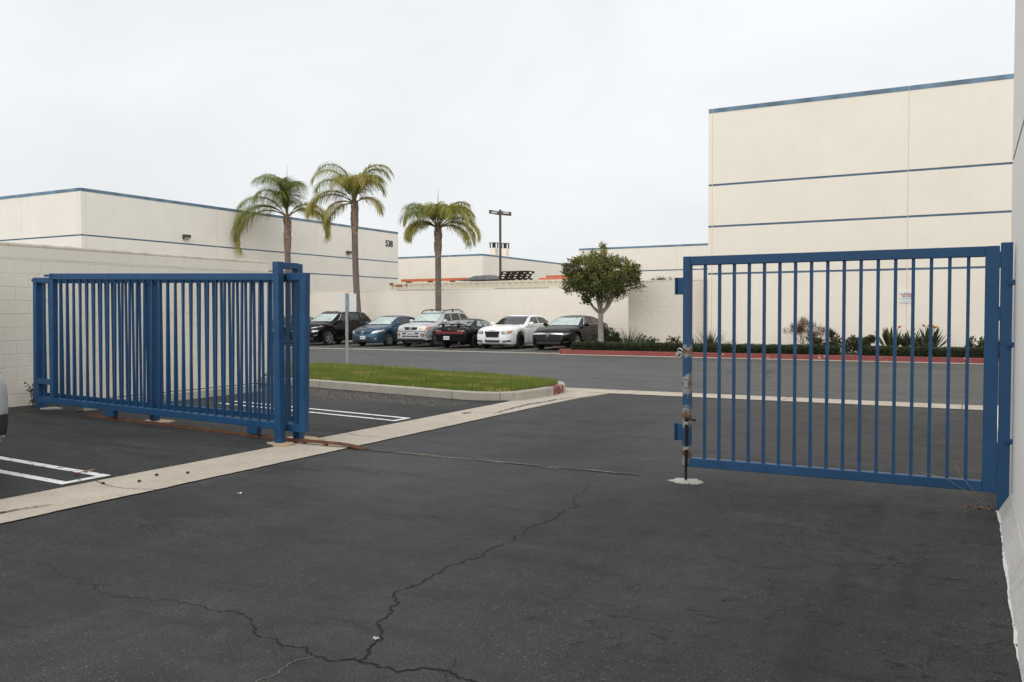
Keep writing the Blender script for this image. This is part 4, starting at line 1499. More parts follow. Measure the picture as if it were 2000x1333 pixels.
for (x, y, z) in ((0.12, 0, 3.92), (0.06, 0.05, 4.05), (-0.35, 0.1, 3.78), (0.75, 0, 3.5), (0.95, 0.1, 3.42), (-0.85, 0.1, 3.52), (-1.5, 0, 3.05), (1.5, 0, 2.95), (1.35, 0, 3.15), (-1.35, -0.3, 2.35), (0.2, -0.2, 3.75)):
    clumps.append((Vector((x, y, z)), 0.13, Vector((0, 0, 1))))


def pft(rnd):
    c_, r_, vv = clumps[rnd.randrange(len(clumps))]
    v = Vector((rnd.gauss(0, 1), rnd.gauss(0, 1), rnd.gauss(0, 1))).normalized()
    return c_ + v * r_ * rnd.uniform(0.2, 1.1), (v * 0.6 + Vector((0, 0, 0.3)))


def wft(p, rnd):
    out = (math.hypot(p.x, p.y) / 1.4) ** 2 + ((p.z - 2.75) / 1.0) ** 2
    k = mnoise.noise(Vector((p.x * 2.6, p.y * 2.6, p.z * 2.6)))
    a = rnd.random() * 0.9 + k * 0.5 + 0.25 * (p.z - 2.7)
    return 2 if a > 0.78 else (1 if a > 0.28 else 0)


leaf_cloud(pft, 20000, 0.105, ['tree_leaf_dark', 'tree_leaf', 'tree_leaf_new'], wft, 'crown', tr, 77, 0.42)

# tree behind the block wall (only its top shows)
tb = thing('background_tree', 'green tree top peeking over the block wall behind the round tree', 'tree', (-13.2, 40.0, 0.0))
mb = MB().tube([(0, 0, 0), (0.05, 0, 1.2), (0, 0, 2.4)], [0.12, 0.1, 0.06], 8)
for k in range(6):
    a = k * 1.05
    mb.tube([(0, 0, 1.6), (math.cos(a) * 0.5, math.sin(a) * 0.4, 2.3), (math.cos(a) * 0.9, math.sin(a) * 0.7, 2.9)], [0.05, 0.035, 0.015], 5)
mb.obj('trunk', 'tree_bark', tb)
rr = random.Random(44)
cl2 = [(Vector((rr.gauss(0, 0.65), rr.gauss(0, 0.5), rr.uniform(2.2, 3.3))), rr.uniform(0.15, 0.25)) for k in range(70)]
cl2 = [(c_, r_) for c_, r_ in cl2 if c_.z < 3.30 - 0.22 * abs(c_.x)]
leaf_cloud(lambda r_: ((lambda c_: (c_[0] + Vector((r_.gauss(0, 1), r_.gauss(0, 1), r_.gauss(0, 1))).normalized() * c_[1] * r_.random(), Vector((0, 0, 0.4))))(cl2[r_.randrange(len(cl2))])), 3500, 0.10, ['tree_leaf_dark', 'tree_leaf', 'tree_leaf_new'], lambda p, r_: r_.choice((0, 1, 1, 2)), 'crown', tb, 45, 0.45)


# ------------------------------------------------------------------ palms
def frond(L_, az, e0, e1, mat, parent, origin, seed, leaf=0.62, pw=1.2, hang=0.75, n_=80, twist=0.0):
    rnd = random.Random(seed)
    vs, fs, mi = [], [], []
    # rachis
    pts = [Vector(origin)]
    dirs = []
    seg = 22
    for k in range(seg):
        t_ = (k + 0.5) / seg
        e = R(e0 + (e1 - e0) * t_ ** pw)
        aa = az + R(twist) * t_
        d = Vector((math.cos(aa) * math.cos(e), math.sin(aa) * math.cos(e), math.sin(e)))
        dirs.append(d)
        pts.append(pts[-1] + d * L_ / seg)
    dirs.append(dirs[-1])

    def at(t_):
        f_ = t_ * seg
        i = min(int(f_), seg - 1)
        return pts[i].lerp(pts[i + 1], f_ - i), dirs[i]
    for k in range(seg):
        w0 = 0.035 * (1 - k / seg) + 0.008
        w1 = 0.035 * (1 - (k + 1) / seg) + 0.008
        for nn in (Vector((0, 0, 1)), dirs[k].cross(Vector((0, 0, 1))).normalized()):
            o0 = len(vs)
            vs += [pts[k] - nn * w0, pts[k] + nn * w0, pts[k + 1] + nn * w1, pts[k + 1] - nn * w1]
            fs.append((o0, o0 + 1, o0 + 2, o0 + 3)); mi.append(1)
    for side in (-1, 1):
        for k in range(n_):
            t_ = 0.16 + 0.84 * (k + rnd.random()) / n_
            p, d = at(min(0.999, t_))
            sv = d.cross(Vector((0, 0, 1)))
            if sv.length < 0.05:
                sv = Vector((math.sin(az), -math.cos(az), 0))
            sv.normalize()
            ll = 1.36 * leaf * (0.55 + 0.6 * math.sin(math.pi * min(1, t_ * 0.95 + 0.08))) * rnd.uniform(0.75, 1.15)
            upv = sv.cross(d).normalized()
            dd = (sv * side * rnd.uniform(0.45, 0.9) + d * 0.55 + upv * rnd.uniform(-0.1, 0.35)).normalized()
            w = rnd.uniform(0.014, 0.025)
            q = p
            prev = None
            nseg = 4
            for j in range(nseg + 1):
                u = j / nseg
                wd = dd.cross(Vector((0, 0, 1)))
                if wd.length < 0.1:
                    wd = Vector(sv)
                wd.normalize()
                wdv = (wd * 0.8 + Vector((0, 0, 0.25)))
                ww = w * (1 - u * 0.75)
                a_, b_ = len(vs), len(vs) + 1
                vs += [q - wdv * ww, q + wdv * ww]
                if prev is not None:
                    fs.append((prev[0], prev[1], b_, a_)); mi.append(0)
                prev = (a_, b_)
                q = q + dd * ll / nseg
                dd = (dd + Vector((0, 0, -1)) * hang * rnd.uniform(0.7, 1.2) * 0.72).normalized()
    return raw('frond', vs, fs, None, parent, None, [mat, 'frond_rachis'], mi)


VR = Vector((_r.x, _r.y, 0))         # photograph's right as a compass bearing, for frond bearings
CAMR = math.atan2(_r.y, _r.x)


def palm(label, x, y, ztop, fronds, seed, bend=0.0, trunk_r=0.165, spear=None, boot=1.9):
    t_ = thing('palm_tree', label, 'palm tree', (x, y, 0), 0, 'feather palms along the wall')
    bx, by = math.cos(CAMR) * bend, math.sin(CAMR) * bend
    pts, rad = [], []
    for k in range(15):
        u = k / 14
        z = (ztop - boot) * u
        pts.append((bx * (1 - u) ** 2 * 1.0, by * (1 - u) ** 2, z))
        rad.append(trunk_r * (1.22 - 0.22 * min(1, u * 5)) * (1.0 + 0.02 * math.sin(k * 1.7)) * (1.0 - 0.05 * u))
    MB().tube(pts, rad, 14).obj('trunk', 'palm_trunk', t_, smooth=1.0)
    # old leaf bases below the crown
    mb = MB()
    mb.tube([(0, 0, ztop - boot - 0.05), (0, 0, ztop - boot + 0.3), (0, 0, ztop - boot + 0.75), (0, 0, ztop - boot + 1.25), (0, 0, ztop - 0.25), (0, 0, ztop + 0.25)], [trunk_r * 0.95, trunk_r * 1.12, trunk_r * 1.22, trunk_r * 1.05, trunk_r * 0.85, trunk_r * 0.4], 14)
    rnd = random.Random(seed)
    for k in range(34):
        a = rnd.random() * 6.283
        z = ztop - boot + rnd.uniform(0.05, boot - 0.1)
        r0 = trunk_r * rnd.uniform(0.95, 1.2)
        p = Vector((r0 * math.cos(a), r0 * math.sin(a), z))
        q = p + Vector((math.cos(a) * 0.05, math.sin(a) * 0.05, 0.34))
        sv = Vector((-math.sin(a), math.cos(a), 0)) * 0.07
        mb.add([p - sv, p + sv, q + sv * 0.3, q - sv * 0.3, p + Vector((math.cos(a), math.sin(a), 0.3)) * 0.03], [(0, 1, 4), (1, 2, 4), (2, 3, 4), (3, 0, 4)])
    mb.obj('leaf_bases', 'palm_boot', t_)
    for i, (az, L_, e0, e1, mt, kw) in enumerate(fronds):
        kw = dict(kw)
        if e0 > 56:
            kw['pw'] = kw.get('pw', 1.2) * 1.4
        frond(L_, CAMR + R(az), e0, e1, mt, t_, (0.05 * math.cos(CAMR + R(az)), 0.05 * math.sin(CAMR + R(az)), ztop), seed * 100 + i, **kw)
    if spear:
        MB().tube([(0, 0, ztop), (0.0, 0, ztop + spear * 0.6), (0.03, 0, ztop + spear)], [0.035, 0.022, 0.006], 6).obj('spear_leaf', 'frond_green', t_)
    return t_


G_, O_, Y_ = 'frond_green', 'frond_olive', 'frond_yellow'
# azimuth: 0 = picture right, 180 = picture left, 270 = towards the camera, 90 = away
P1 = [(180, 4.4, 40, -108, O_, dict(leaf=0.8, pw=0.95)), (186, 4.1, 52, -95, G_, dict(leaf=0.8, pw=0.95)), (174, 4.2, 46, -100, O_, dict(leaf=0.75)), (182, 3.3, 60, -60, G_, dict(leaf=0.75, pw=1.0)),
      (0, 3.3, 50, -100, O_, dict(leaf=0.8, pw=0.95)), (352, 3.2, 56, -98, O_, dict(leaf=0.8)), (8, 2.9, 44, -92, Y_, dict(leaf=0.7)),
      (165, 3.3, 88, -30, G_, dict(leaf=0.85, pw=1.9)), (195, 3.3, 87, -45, G_, dict(leaf=0.9, pw=1.7)), (230, 3.1, 87, -50, G_, dict(leaf=0.9, pw=1.7)), (130, 3.2, 88, -30, G_, dict(leaf=0.85, pw=1.8)),
      (275, 3.0, 88, -60, G_, dict(leaf=0.9, pw=1.8)), (320, 2.6, 89, -50, G_, dict(leaf=0.85, pw=2.0)), (90, 3.0, 88, -40, G_, dict(leaf=0.85, pw=1.8)), (205, 2.7, 80, -75, G_, dict(leaf=0.9, pw=1.4)), (255, 2.4, 80, -80, G_, dict(leaf=0.9, pw=1.3))]
palm('shortest-trunked palm at left, drooping fronds spread wide over the gate post', -34.4, 36.8, 7.1, P1, 1, 0.0, 0.175, 2.9, 2.0)
P2 = [(180, 3.3, 55, -100, Y_, dict(leaf=0.75)), (176, 3.2, 42, -80, O_, dict(leaf=0.7)), (190, 3.4, 80, -70, O_, dict(leaf=0.75, pw=1.3)), (170, 3.5, 85, -50, G_, dict(leaf=0.7, pw=1.5)),
      (0, 3.5, 86, -62, O_, dict(leaf=0.6, pw=1.45)), (350, 3.2, 84, -66, G_, dict(leaf=0.62, pw=1.4)), (12, 2.4, 82, -75, O_, dict(leaf=0.75)), (300, 2.8, 80, -75, Y_, dict(leaf=0.8)),
      (330, 2.7, 82, -60, O_, dict(leaf=0.8)), (270, 2.8, 72, -85, O_, dict(leaf=0.8)), (240, 2.8, 70, -75, O_, dict(leaf=0.8)), (215, 2.9, 65, -75, G_, dict(leaf=0.75)),
      (90, 2.9, 80, -30, G_, dict(leaf=0.7)), (130, 3.0, 76, -30, G_, dict(leaf=0.7)), (50, 2.9, 78, -40, G_, dict(leaf=0.7)), (200, 2.0, 20, -88, Y_, dict(leaf=0.55)), (345, 1.9, 40, -88, Y_, dict(leaf=0.6)), (160, 2.2, 5, -80, O_, dict(leaf=0.5))]
palm('tall middle palm behind the blank sign, its crown highest of the three', -29.55, 36.8, 7.55, P2, 2, 0.28, 0.175, None, 1.6)
P3 = [(180, 2.25, 62, -80, Y_, dict(leaf=0.6)), (186, 2.0, 46, -85, Y_, dict(leaf=0.6)), (172, 2.0, 40, -80, O_, dict(leaf=0.6)), (0, 2.7, 50, -88, Y_, dict(leaf=0.65)), (352, 2.3, 36, -85, O_, dict(leaf=0.7)),
      (10, 2.4, 70, -60, O_, dict(leaf=0.65)), (270, 2.5, 74, -85, O_, dict(leaf=0.8)), (300, 2.5, 66, -85, O_, dict(leaf=0.8)), (240, 2.5, 66, -85, G_, dict(leaf=0.8)), (215, 2.6, 62, -80, G_, dict(leaf=0.8)),
      (330, 2.5, 58, -85, O_, dict(leaf=0.75)), (90, 2.6, 76, -50, G_, dict(leaf=0.7)), (130, 2.7, 68, -60, G_, dict(leaf=0.7)), (50, 2.7, 70, -60, O_, dict(leaf=0.7)), (160, 2.5, 72, -40, G_, dict(leaf=0.65)), (20, 2.4, 76, -30, O_, dict(leaf=0.6)), (200, 1.8, 30, -85, O_, dict(leaf=0.6)), (340, 2.1, 20, -85, O_, dict(leaf=0.6))]
palm('shortest palm with an even umbrella crown behind the silver car', -24.15, 36.8, 5.95, P3, 3, 0.0, 0.16, 2.0, 1.5)


# ------------------------------------------------------------------ buildings
def facade_y(parent, y, x0, x1, ztop, stripes, joints, wallmat, facing=-1, coping=0.14, depth=12, stripe_h=0.07, zbot=0.0):
    """facade in plane y (facing -Y): panels stand proud of a core; stripes and joints are recessed."""
    xsj = [x0] + joints + [x1]
    zz = [zbot] + sorted(stripes) + [ztop - coping]
    for i in range(len(xsj) - 1):
        a = xsj[i] + (0.0 if i == 0 else 0.012)
        b_ = xsj[i + 1] - (0.0 if i == len(xsj) - 2 else 0.012)
        for j in range(len(zz) - 1):
            z0_ = zz[j] + (stripe_h / 2 if j else 0)
            z1_ = zz[j + 1] - (stripe_h / 2 if j < len(zz) - 2 else 0.0)
            MB().box(a, b_, y, y + 0.05, z0_, z1_).obj('wall_panel', wallmat, parent)
        if i:
            MB().box(xsj[i] - 0.0115, xsj[i] + 0.0115, y + 0.006, y + 0.03, zbot, ztop - 0.002).obj('joint', 'joint_sealant', parent)
        for s in sorted(stripes):
            MB().box(a, b_, y + 0.022, y + 0.0495, s - stripe_h / 2 + 0.001, s + stripe_h / 2 - 0.001).obj('stripe', 'blue_trim', parent)
        MB().box(a, b_, y - 0.012, y + 0.045, ztop - coping + 0.001, ztop).obj('coping', 'blue_coping', parent)


def facade_x(parent, x, y0, y1, ztop, stripes, joints, wallmat, coping=0.14, stripe_h=0.07):
    ysj = [y0] + joints + [y1]
    zz = [0.0] + sorted(stripes) + [ztop - coping]
    for i in range(len(ysj) - 1):
        a = ysj[i] + (0.0 if i == 0 else 0.012)
        b_ = ysj[i + 1] - (0.0 if i == len(ysj) - 2 else 0.012)
        for j in range(len(zz) - 1):
            z0_ = zz[j] + (stripe_h / 2 if j else 0)
            z1_ = zz[j + 1] - (stripe_h / 2 if j < len(zz) - 2 else 0.0)
            MB().box(x - 0.05, x, a, b_, z0_, z1_).obj('wall_panel', wallmat, parent)
        if i:
            MB().box(x - 0.03, x - 0.006, ysj[i] - 0.0115, ysj[i] + 0.0115, 0.0, ztop - 0.002).obj('joint', 'joint_sealant', parent)
        for s in sorted(stripes):
            MB().box(x - 0.0495, x - 0.022, a, b_, s - stripe_h / 2 + 0.001, s + stripe_h / 2 - 0.001).obj('stripe', 'blue_trim', parent)
        MB().box(x - 0.045, x + 0.012, a, b_, ztop - coping + 0.001, ztop).obj('coping', 'blue_coping', parent)


# big right warehouse
rb = thing('tall_warehouse', 'tall cream concrete warehouse with blue stripes behind the swing gate', 'building', (0, 0, 0))
MB().box(-8.83, 14, 32.25, 55, 0, 9.15).obj('wall_core', 'joint_sealant', rb)
facade_y(rb, 32.2, -8.85, 14.0, 9.28, [3.04, 4.835, 6.40], [-8.70, -1.94, 5.0], 'cream_wall', coping=0.155, stripe_h=0.075)
MB().tube([(-8.93, 32.14, 0.1), (-8.93, 32.14, 2.86)], 0.03, 8).obj('downpipe', 'rust_spot', rb)
# fire lane sign on its wall
fs_ = thing('fire_lane_sign', 'white no parking fire lane sign on the cream warehouse wall', 'sign', (-1.94, 32.185, 2.09))
MB().box(-0.215, 0.215, -0.006, 0.006, -0.205, 0.205).obj('panel', 'sign_face', fs_)


def text_mesh(name, body, size, mat, parent, loc, rot, extrude=0.004, offset=0.0, width=None, align='CENTER'):
    cu = bpy.data.curves.new(name, 'FONT')
    cu.body = body
    cu.size = size
    cu.extrude = extrude
    cu.offset = offset
    cu.align_x = align
    cu.align_y = 'CENTER'
    tmp = bpy.data.objects.new(name, cu)
    C.objects.link(tmp)
    dg = bpy.context.evaluated_depsgraph_get()
    me = bpy.data.meshes.new_from_object(tmp.evaluated_get(dg))
    bpy.data.objects.remove(tmp)
    o = link(name, me, None, parent, loc)
    me.materials.clear()
    me.materials.append(MATS[mat])
    o.rotation_euler = rot
    if width:
        xs_ = [v.co.x for v in me.vertices]
        k = width / (max(xs_) - min(xs_))
        o.scale = (k, 1, 1)
    return o


RY = (R(90), 0, 0)
text_mesh('lettering', 'NO PARKING', 0.085, 'sign_red', fs_, (0, -0.008, 0.085), RY, 0.001, 0.003, 0.385)
text_mesh('lettering', 'FIRE LANE', 0.085, 'sign_red', fs_, (0, -0.008, 0.015), RY, 0.001, 0.003, 0.285)
rr = random.Random(2)
for (z, w, h) in ((0.15, 0.18, 0.022), (-0.045, 0.36, 0.016), (-0.07, 0.34, 0.016), (-0.095, 0.30, 0.016), (-0.145, 0.32, 0.012), (-0.17, 0.30, 0.012)):
    mb = MB()
    x = -w / 2
    while x < w / 2:
        l_ = rr.uniform(0.02, 0.06)
        mb.box(x, min(x + l_, w / 2), -0.008, -0.0062, z - h / 2, z + h / 2)
        x += l_ + 0.012
    mb.obj('small_print', 'sign_grey', fs_)
MB().tube([(0, -0.012, -0.215), (0, 0.0, -0.215)], 0.012, 8).obj('screw', 'black_steel', fs_)


# near block wall beside the warehouse
nw = thing('side_block_wall', 'cream painted block wall between the round tree and the tall warehouse', 'wall', (-12.22, 32.6, 0))
MB().box(0.0, 3.3, 0.010, 0.2, 0, 2.80).obj('wall_core', 'mortar', nw)
full2 = MB().box(0.003, bw - 0.003, 0, 0.18, 0.003, bh - 0.003).obj('block', 'block_paint_warm', nw)
half2 = MB().box(0.003, bw / 2 - 0.003, 0, 0.18, 0.003, bh - 0.003).obj('block', 'block_paint_warm', nw)
ff_, fh_ = True, True
rr = random.Random(6)
for r_ in range(14):
    x = 0.0
    first = (r_ % 2 == 1)
    while x < 3.25 - 0.05:
        kind = full2
        w = bw
        if first:
            kind, w, first = half2, bw / 2, False
        elif x + bw > 3.27:
            kind, w = half2, bw / 2
        loc = (x, rr.uniform(-0.0015, 0.0015), r_ * bh - 0.02)
        if kind is full2 and ff_:
            full2.location = loc; ff_ = False
        elif kind is half2 and fh_:
            half2.location = loc; fh_ = False
        else:
            share(kind, nw, loc)
        x += w
MB().box(-0.01, 3.28, -0.012, 0.21, 14 * bh - 0.02, 14 * bh + 0.02).obj('wall_cap', 'block_paint_warm', nw, bevel=0.006)
# return wall back to the long wall
MB().box(0.0, 0.18, 0.201, 5.4, 0, 2.80).obj('return_wall', 'block_paint_warm', nw)

# long wall behind the parked cars
fw_ = thing('long_block_wall', 'long cream block wall behind the row of parked cars', 'wall', (0, 38, 0))
MB().box(-36.95, -12.22, 0, 0.2, 0, 2.80).obj('wall_face', 'far_block_wall', fw_)
xs = [-36.95 + i * 3.09 for i in range(9)]
for i in range(8):
    MB().box(xs[i] + 0.005, xs[i + 1] - 0.005, -0.015, 0.215, 2.801, 2.86 - 0.006 * (i % 2)).obj('cap_stone', 'wall_cap' if i in (3, 5) else 'block_paint_warm', fw_, bevel=0.008)
for x in (-31.5, -24.6, -19.4):
    MB().box(x - 0.008, x + 0.008, -0.004, 0.05, 0, 2.80).obj('control_joint', 'mortar', fw_)

# left building 538
lb = thing('numbered_warehouse', 'cream warehouse numbered 538 with blue stripes behind the palms', 'building', (0, 0, 0))
MB().box(-75, -37.03, 25.85, 51.0, 0, 7.4).obj('wall_core', 'joint_sealant', lb)
facade_x(lb, -37.0, 25.8, 51.05, 7.53, [4.12, 5.31], [26.06, 34.0, 42.2, 45.55], 'cream_wall_left', coping=0.15, stripe_h=0.075)
facade_y(lb, 25.8, -75, -37.051, 7.53, [4.12, 5.31], [-63, -52, -41.6, -37.2], 'cream_wall_left', coping=0.15, stripe_h=0.075)
num = text_mesh('house_number', '538', 0.62, 'letter_black', lb, (-36.985, 49.95, 6.585), (R(90), 0, R(90)), 0.012, 0.018, 0.86)


def wall_light(name, label, loc, rz, group='wall lights'):
    t2 = thing(name, label, 'wall light', loc, rz, group)
    MB().add([(-0.2, 0, -0.14), (0.2, 0, -0.14), (0.2, 0, 0.12), (-0.2, 0, 0.12), (-0.18, -0.26, -0.02), (0.18, -0.26, -0.02), (0.18, -0.24, 0.10), (-0.18, -0.24, 0.10)],
             [(0, 1, 2, 3), (4, 7, 6, 5), (3, 2, 6, 7), (0, 3, 7, 4), (1, 5, 6, 2), (0, 4, 5, 1)]).obj('housing', 'bronze_lamp', t2, bevel=0.015)
    MB().add([(-0.16, -0.03, -0.145), (0.16, -0.03, -0.145), (0.15, -0.245, -0.045), (-0.15, -0.245, -0.045), (-0.15, -0.04, -0.17), (0.15, -0.04, -0.17), (0.14, -0.25, -0.075), (-0.14, -0.25, -0.075)],
             [(0, 1, 2, 3), (4, 7, 6, 5), (0, 3, 7, 4), (1, 5, 6, 2), (0, 4, 5, 1), (2, 6, 7, 3)]).obj('lens', 'lamp_lens', t2)
    return t2


wall_light('wall_light', 'wall light on the numbered warehouse, left of the palms', (-36.999, 31.85, 5.69), R(90))
wall_light('wall_light', 'wall light beside the tall middle palm trunk', (-36.999, 45.35, 5.67), R(90))
wall_light('wall_light', 'wall light above the round tree on the low warehouse', (-21.74, 59.999, 5.08), 0)

# middle building
mbd = thing('far_warehouse', 'distant cream warehouse with corner roofline between palms and tree', 'building', (0, 0, 0))
MB().box(-58, -35.97, 61.57, 120, 0, 6.42).obj('wall_core', 'joint_sealant', mbd)
facade_x(mbd, -35.92, 61.52, 118, 6.545, [4.05], [74.0, 88.0], 'cream_wall_far', coping=0.15, stripe_h=0.09)
facade_y(mbd, 61.52, -58, -35.971, 6.545, [4.05], [-47.0], 'cream_wall_far', coping=0.15, stripe_h=0.09)
for i, (xc, yc, w) in enumerate(((-43.05, 76, 0.66), (-41.75, 76, 0.60))):
    fl = thing('roof_flue', ('left' if i == 0 else 'right') + ' one of two square roof flues beside the lamp pole', 'flue', (xc, yc, 6.3), 0.0, 'square flues on the far warehouse roof')
    h = 1.95 if i == 0 else 1.85
    MB().box(-w / 2, w / 2, -w / 2, w / 2, 0, h).obj('shaft', 'flue_paint', fl)
    for sx in (-1, 1):
        for sy in (-1, 1):
            MB().box(sx * w * 0.43 - 0.05, sx * w * 0.43 + 0.05, sy * w * 0.43 - 0.05, sy * w * 0.43 + 0.05, h, h + 0.5).obj('leg', 'letter_black', fl)
    MB().box(-0.08, 0.08, -0.08, 0.08, h, h + 0.5).obj('inner_pipe', 'letter_black', fl)
    MB().box(-w * 0.62, w * 0.62, -w * 0.62, w * 0.62, h + 0.5, h + 0.55).obj('cap', 'grey_sheet', fl)

# low warehouse behind the tree
mr_ = thing('low_warehouse', 'low cream warehouse behind the round tree left of the tall one', 'building', (0, 0, 0))
MB().box(-26.45, 5, 60.05, 90, 0, 6.4).obj('wall_core', 'joint_sealant', mr_)
facade_y(mr_, 60.0, -26.5, 5.0, 6.51, [4.68], [-18.77, -10], 'cream_wall_far', coping=0.14, stripe_h=0.085)

# yard: container, stored stuff, lamp pole
ct = thing('shipping_container', 'cream shipping container whose roof edge shows above the long wall', 'container', (0, 0, 0))
x0, x1 = -31.0, -18.8
MB().box(x0 + 0.1, x1 - 0.1, 42.04, 44.4, 0.5, 3.30).obj('body', 'container_cream', ct)
MB().box(x0, x1, 41.985, 42.03, 3.30, 3.40).obj('top_rail', 'container_cream', ct)
MB().box(x0, x0 + 0.14, 41.94, 42.08, 0.5, 3.299).obj('corner_post', 'container_cream', ct)
MB().box(x0 - 0.02, x0 + 0.18, 41.90, 42.1, 3.285, 3.43).obj('corner_casting', 'rust_spot', ct)
x = x0 + 0.3
pr = None
while x < x1 - 0.2:
    if pr is None:
        pr = MB().add([(0, 0.02, 0.6), (0.05, -0.03, 0.6), (0.19, -0.03, 0.6), (0.24, 0.02, 0.6), (0, 0.02, 3.299), (0.05, -0.03, 3.299), (0.19, -0.03, 3.299), (0.24, 0.02, 3.299)], [(0, 1, 5, 4), (1, 2, 6, 5), (2, 3, 7, 6), (4, 5, 6, 7), (0, 3, 2, 1), (0, 4, 7, 3)]).obj('corrugation', 'container_cream', ct)
        pr.location = (x, 42.02, 0)
    else:
        share(pr, ct, (x, 42.02, 0))
    x += 0.42
for (x, w) in ((-30.6, 0.5), (-29.85, 0.1)):
    MB().box(x, x + w, 41.938, 41.949, 3.2, 3.36 if w < 0.2 else 3.30).obj('rust_patch', 'rust_spot', ct)


def yard(name, label, cat, fn):
    t2 = thing(name, label, cat, (0, 0, 0))
    fn(t2)
    return t2


def orange1(t2):
    MB().box(-31.1, -25.2, 43.2, 43.45, 3.52, 3.68).obj('beam', 'orange_beam', t2)
    for x in (-30.6, -29.0, -27.4, -25.9):
        MB().box(x - 0.06, x + 0.06, 43.1, 43.55, 3.33, 3.52).obj('spacer', 'dark_pallet', t2)


yard('orange_beam', 'orange steel rack beam on the container left of the third palm', 'beam', orange1)


def orange2(t2):
    for i, (z, y) in enumerate(((3.45, 43.3), (3.585, 43.5))):
        MB().box(-21.6 + 0.35 * i, -16.8, y, y + 0.15, z, z + 0.11).obj('beam', 'orange_beam', t2)
    MB().box(-19.9, -18.7, 43.4, 43.9, 3.31, 3.448).obj('spacer', 'dark_pallet', t2)


yard('orange_beam', 'pair of orange steel rack beams behind the round tree crown', 'beam', orange2)


def sheets(t2):
    MB().add([(-26.9, 43, 3.50), (-23.6, 43, 3.52), (-23.6, 44, 3.52), (-26.9, 44, 3.50), (-26.9, 43, 3.55), (-23.6, 43, 3.55), (-23.6, 44, 3.55), (-26.9, 44, 3.55)], [(0, 3, 2, 1), (4, 5, 6, 7), (0, 1, 5, 4), (1, 2, 6, 5), (2, 3, 7, 6), (3, 0, 4, 7)]).obj('sheet', 'grey_sheet', t2)
    MB().add([(-26.3, 43, 3.56), (-24.4, 43, 3.56), (-24.5, 44, 3.56), (-26.2, 44, 3.56), (-25.8, 43.1, 3.76), (-24.7, 43.1, 3.80), (-24.7, 43.9, 3.80), (-25.8, 43.9, 3.76)], [(0, 3, 2, 1), (4, 5, 6, 7), (0, 1, 5, 4), (1, 2, 6, 5), (2, 3, 7, 6), (3, 0, 4, 7)]).obj('folded_sheet', 'grey_sheet', t2)
    MB().box(-26.0, -23.7 - 0.3, 43.1, 43.9, 3.31, 3.499).obj('packing', 'dark_pallet', t2)


yard('metal_sheets', 'heap of grey metal sheets on the container right of the third palm', 'sheets', sheets)


def pallets(t2):
    rnd = random.Random(3)
    for k in range(5):
        z = 3.315 + k * 0.135
        sh = rnd.uniform(-0.12, 0.12)
        for q in range(2):
            xx = -24.0 + sh + q * 0.86 + rnd.uniform(-0.06, 0.06)
            for (a, b_) in ((0, 0.11), (0.36, 0.47), (0.70, 0.81)):
                MB().box(xx + a, xx + b_, 43.0, 43.12, z, z + 0.088).obj('block', 'dark_pallet', t2)
                MB().box(xx + a, xx + b_, 43.85, 43.97, z, z + 0.088).obj('block', 'dark_pallet', t2)
            MB().box(xx, xx + 0.82, 42.98, 44.02, z + 0.0885, z + 0.128).obj('deck_board', 'dark_pallet', t2)


yard('pallet_stack', 'stack of dark wooden pallets at the foot of the lamp pole', 'pallets', pallets)

lp = thing('lamp_pole', 'tall bronze parking lot pole with two box lamps', 'street lamp', (-28.95, 52, 0), CAMR)
MB().box(-0.085, 0.085, -0.085, 0.085, 0, 8.78).obj('pole', 'bronze_lamp', lp, bevel=0.01)
for sx in (-1, 1):
    a = sx
    hd = MB().add([(a * 0.09, -0.2, 8.42), (a * 0.78, -0.2, 8.42 + (0.12 if sx < 0 else -0.06)), (a * 0.78, 0.2, 8.42 + (0.12 if sx < 0 else -0.06)), (a * 0.09, 0.2, 8.42), (a * 0.09, -0.2, 8.66), (a * 0.78, -0.2, 8.66 + (0.10 if sx < 0 else -0.06)), (a * 0.78, 0.2, 8.66 + (0.10 if sx < 0 else -0.06)), (a * 0.09, 0.2, 8.66)],
                  [(0, 3, 2, 1), (4, 5, 6, 7), (0, 1, 5, 4), (1, 2, 6, 5), (2, 3, 7, 6), (3, 0, 4, 7)]).obj('lamp_head', 'bronze_lamp', lp, bevel=0.02)
    MB().box(min(a * 0.2, a * 0.6), max(a * 0.2, a * 0.6), -0.206, -0.201, 8.48 + (0.03 if sx < 0 else 0), 8.6 + (0.03 if sx < 0 else 0)).obj('lens', 'lamp_lens', hd)

# blank back of the sign on the island
sp = thing('blank_sign', 'blank white back of a sign on a grey steel post in the grass', 'sign', (-13.17, 16.1, 0.1), R(-4))
mb = MB()
mb.add([(-0.045, -0.02, 0), (-0.018, 0.0, 0), (0.018, 0.0, 0), (0.045, -0.02, 0), (0.045, -0.026, 0), (0.018, -0.006, 0), (-0.018, -0.006, 0), (-0.045, -0.026, 0)] + [(-0.045, -0.02, 1.95), (-0.018, 0.0, 1.95), (0.018, 0.0, 1.95), (0.045, -0.02, 1.95), (0.045, -0.026, 1.95), (0.018, -0.006, 1.95), (-0.018, -0.006, 1.95), (-0.045, -0.026, 1.95)],
       [(i, (i + 1) % 8, 8 + (i + 1) % 8, 8 + i) for i in range(8)] + [(0, 7, 6, 1), (1, 6, 5, 2), (2, 5, 4, 3), (8, 9, 14, 15), (9, 10, 13, 14), (10, 11, 12, 13)])
mb.obj('post', 'galvanised', sp)
MB().box(-0.29, 0.285, 0.002, 0.006, 1.50, 1.93).obj('panel', 'sign_back', sp)
for z in (1.58, 1.86):
    MB().tube([(0, -0.014, z), (0, 0.0, z)], 0.012, 6).obj('bolt', 'black_steel', sp)


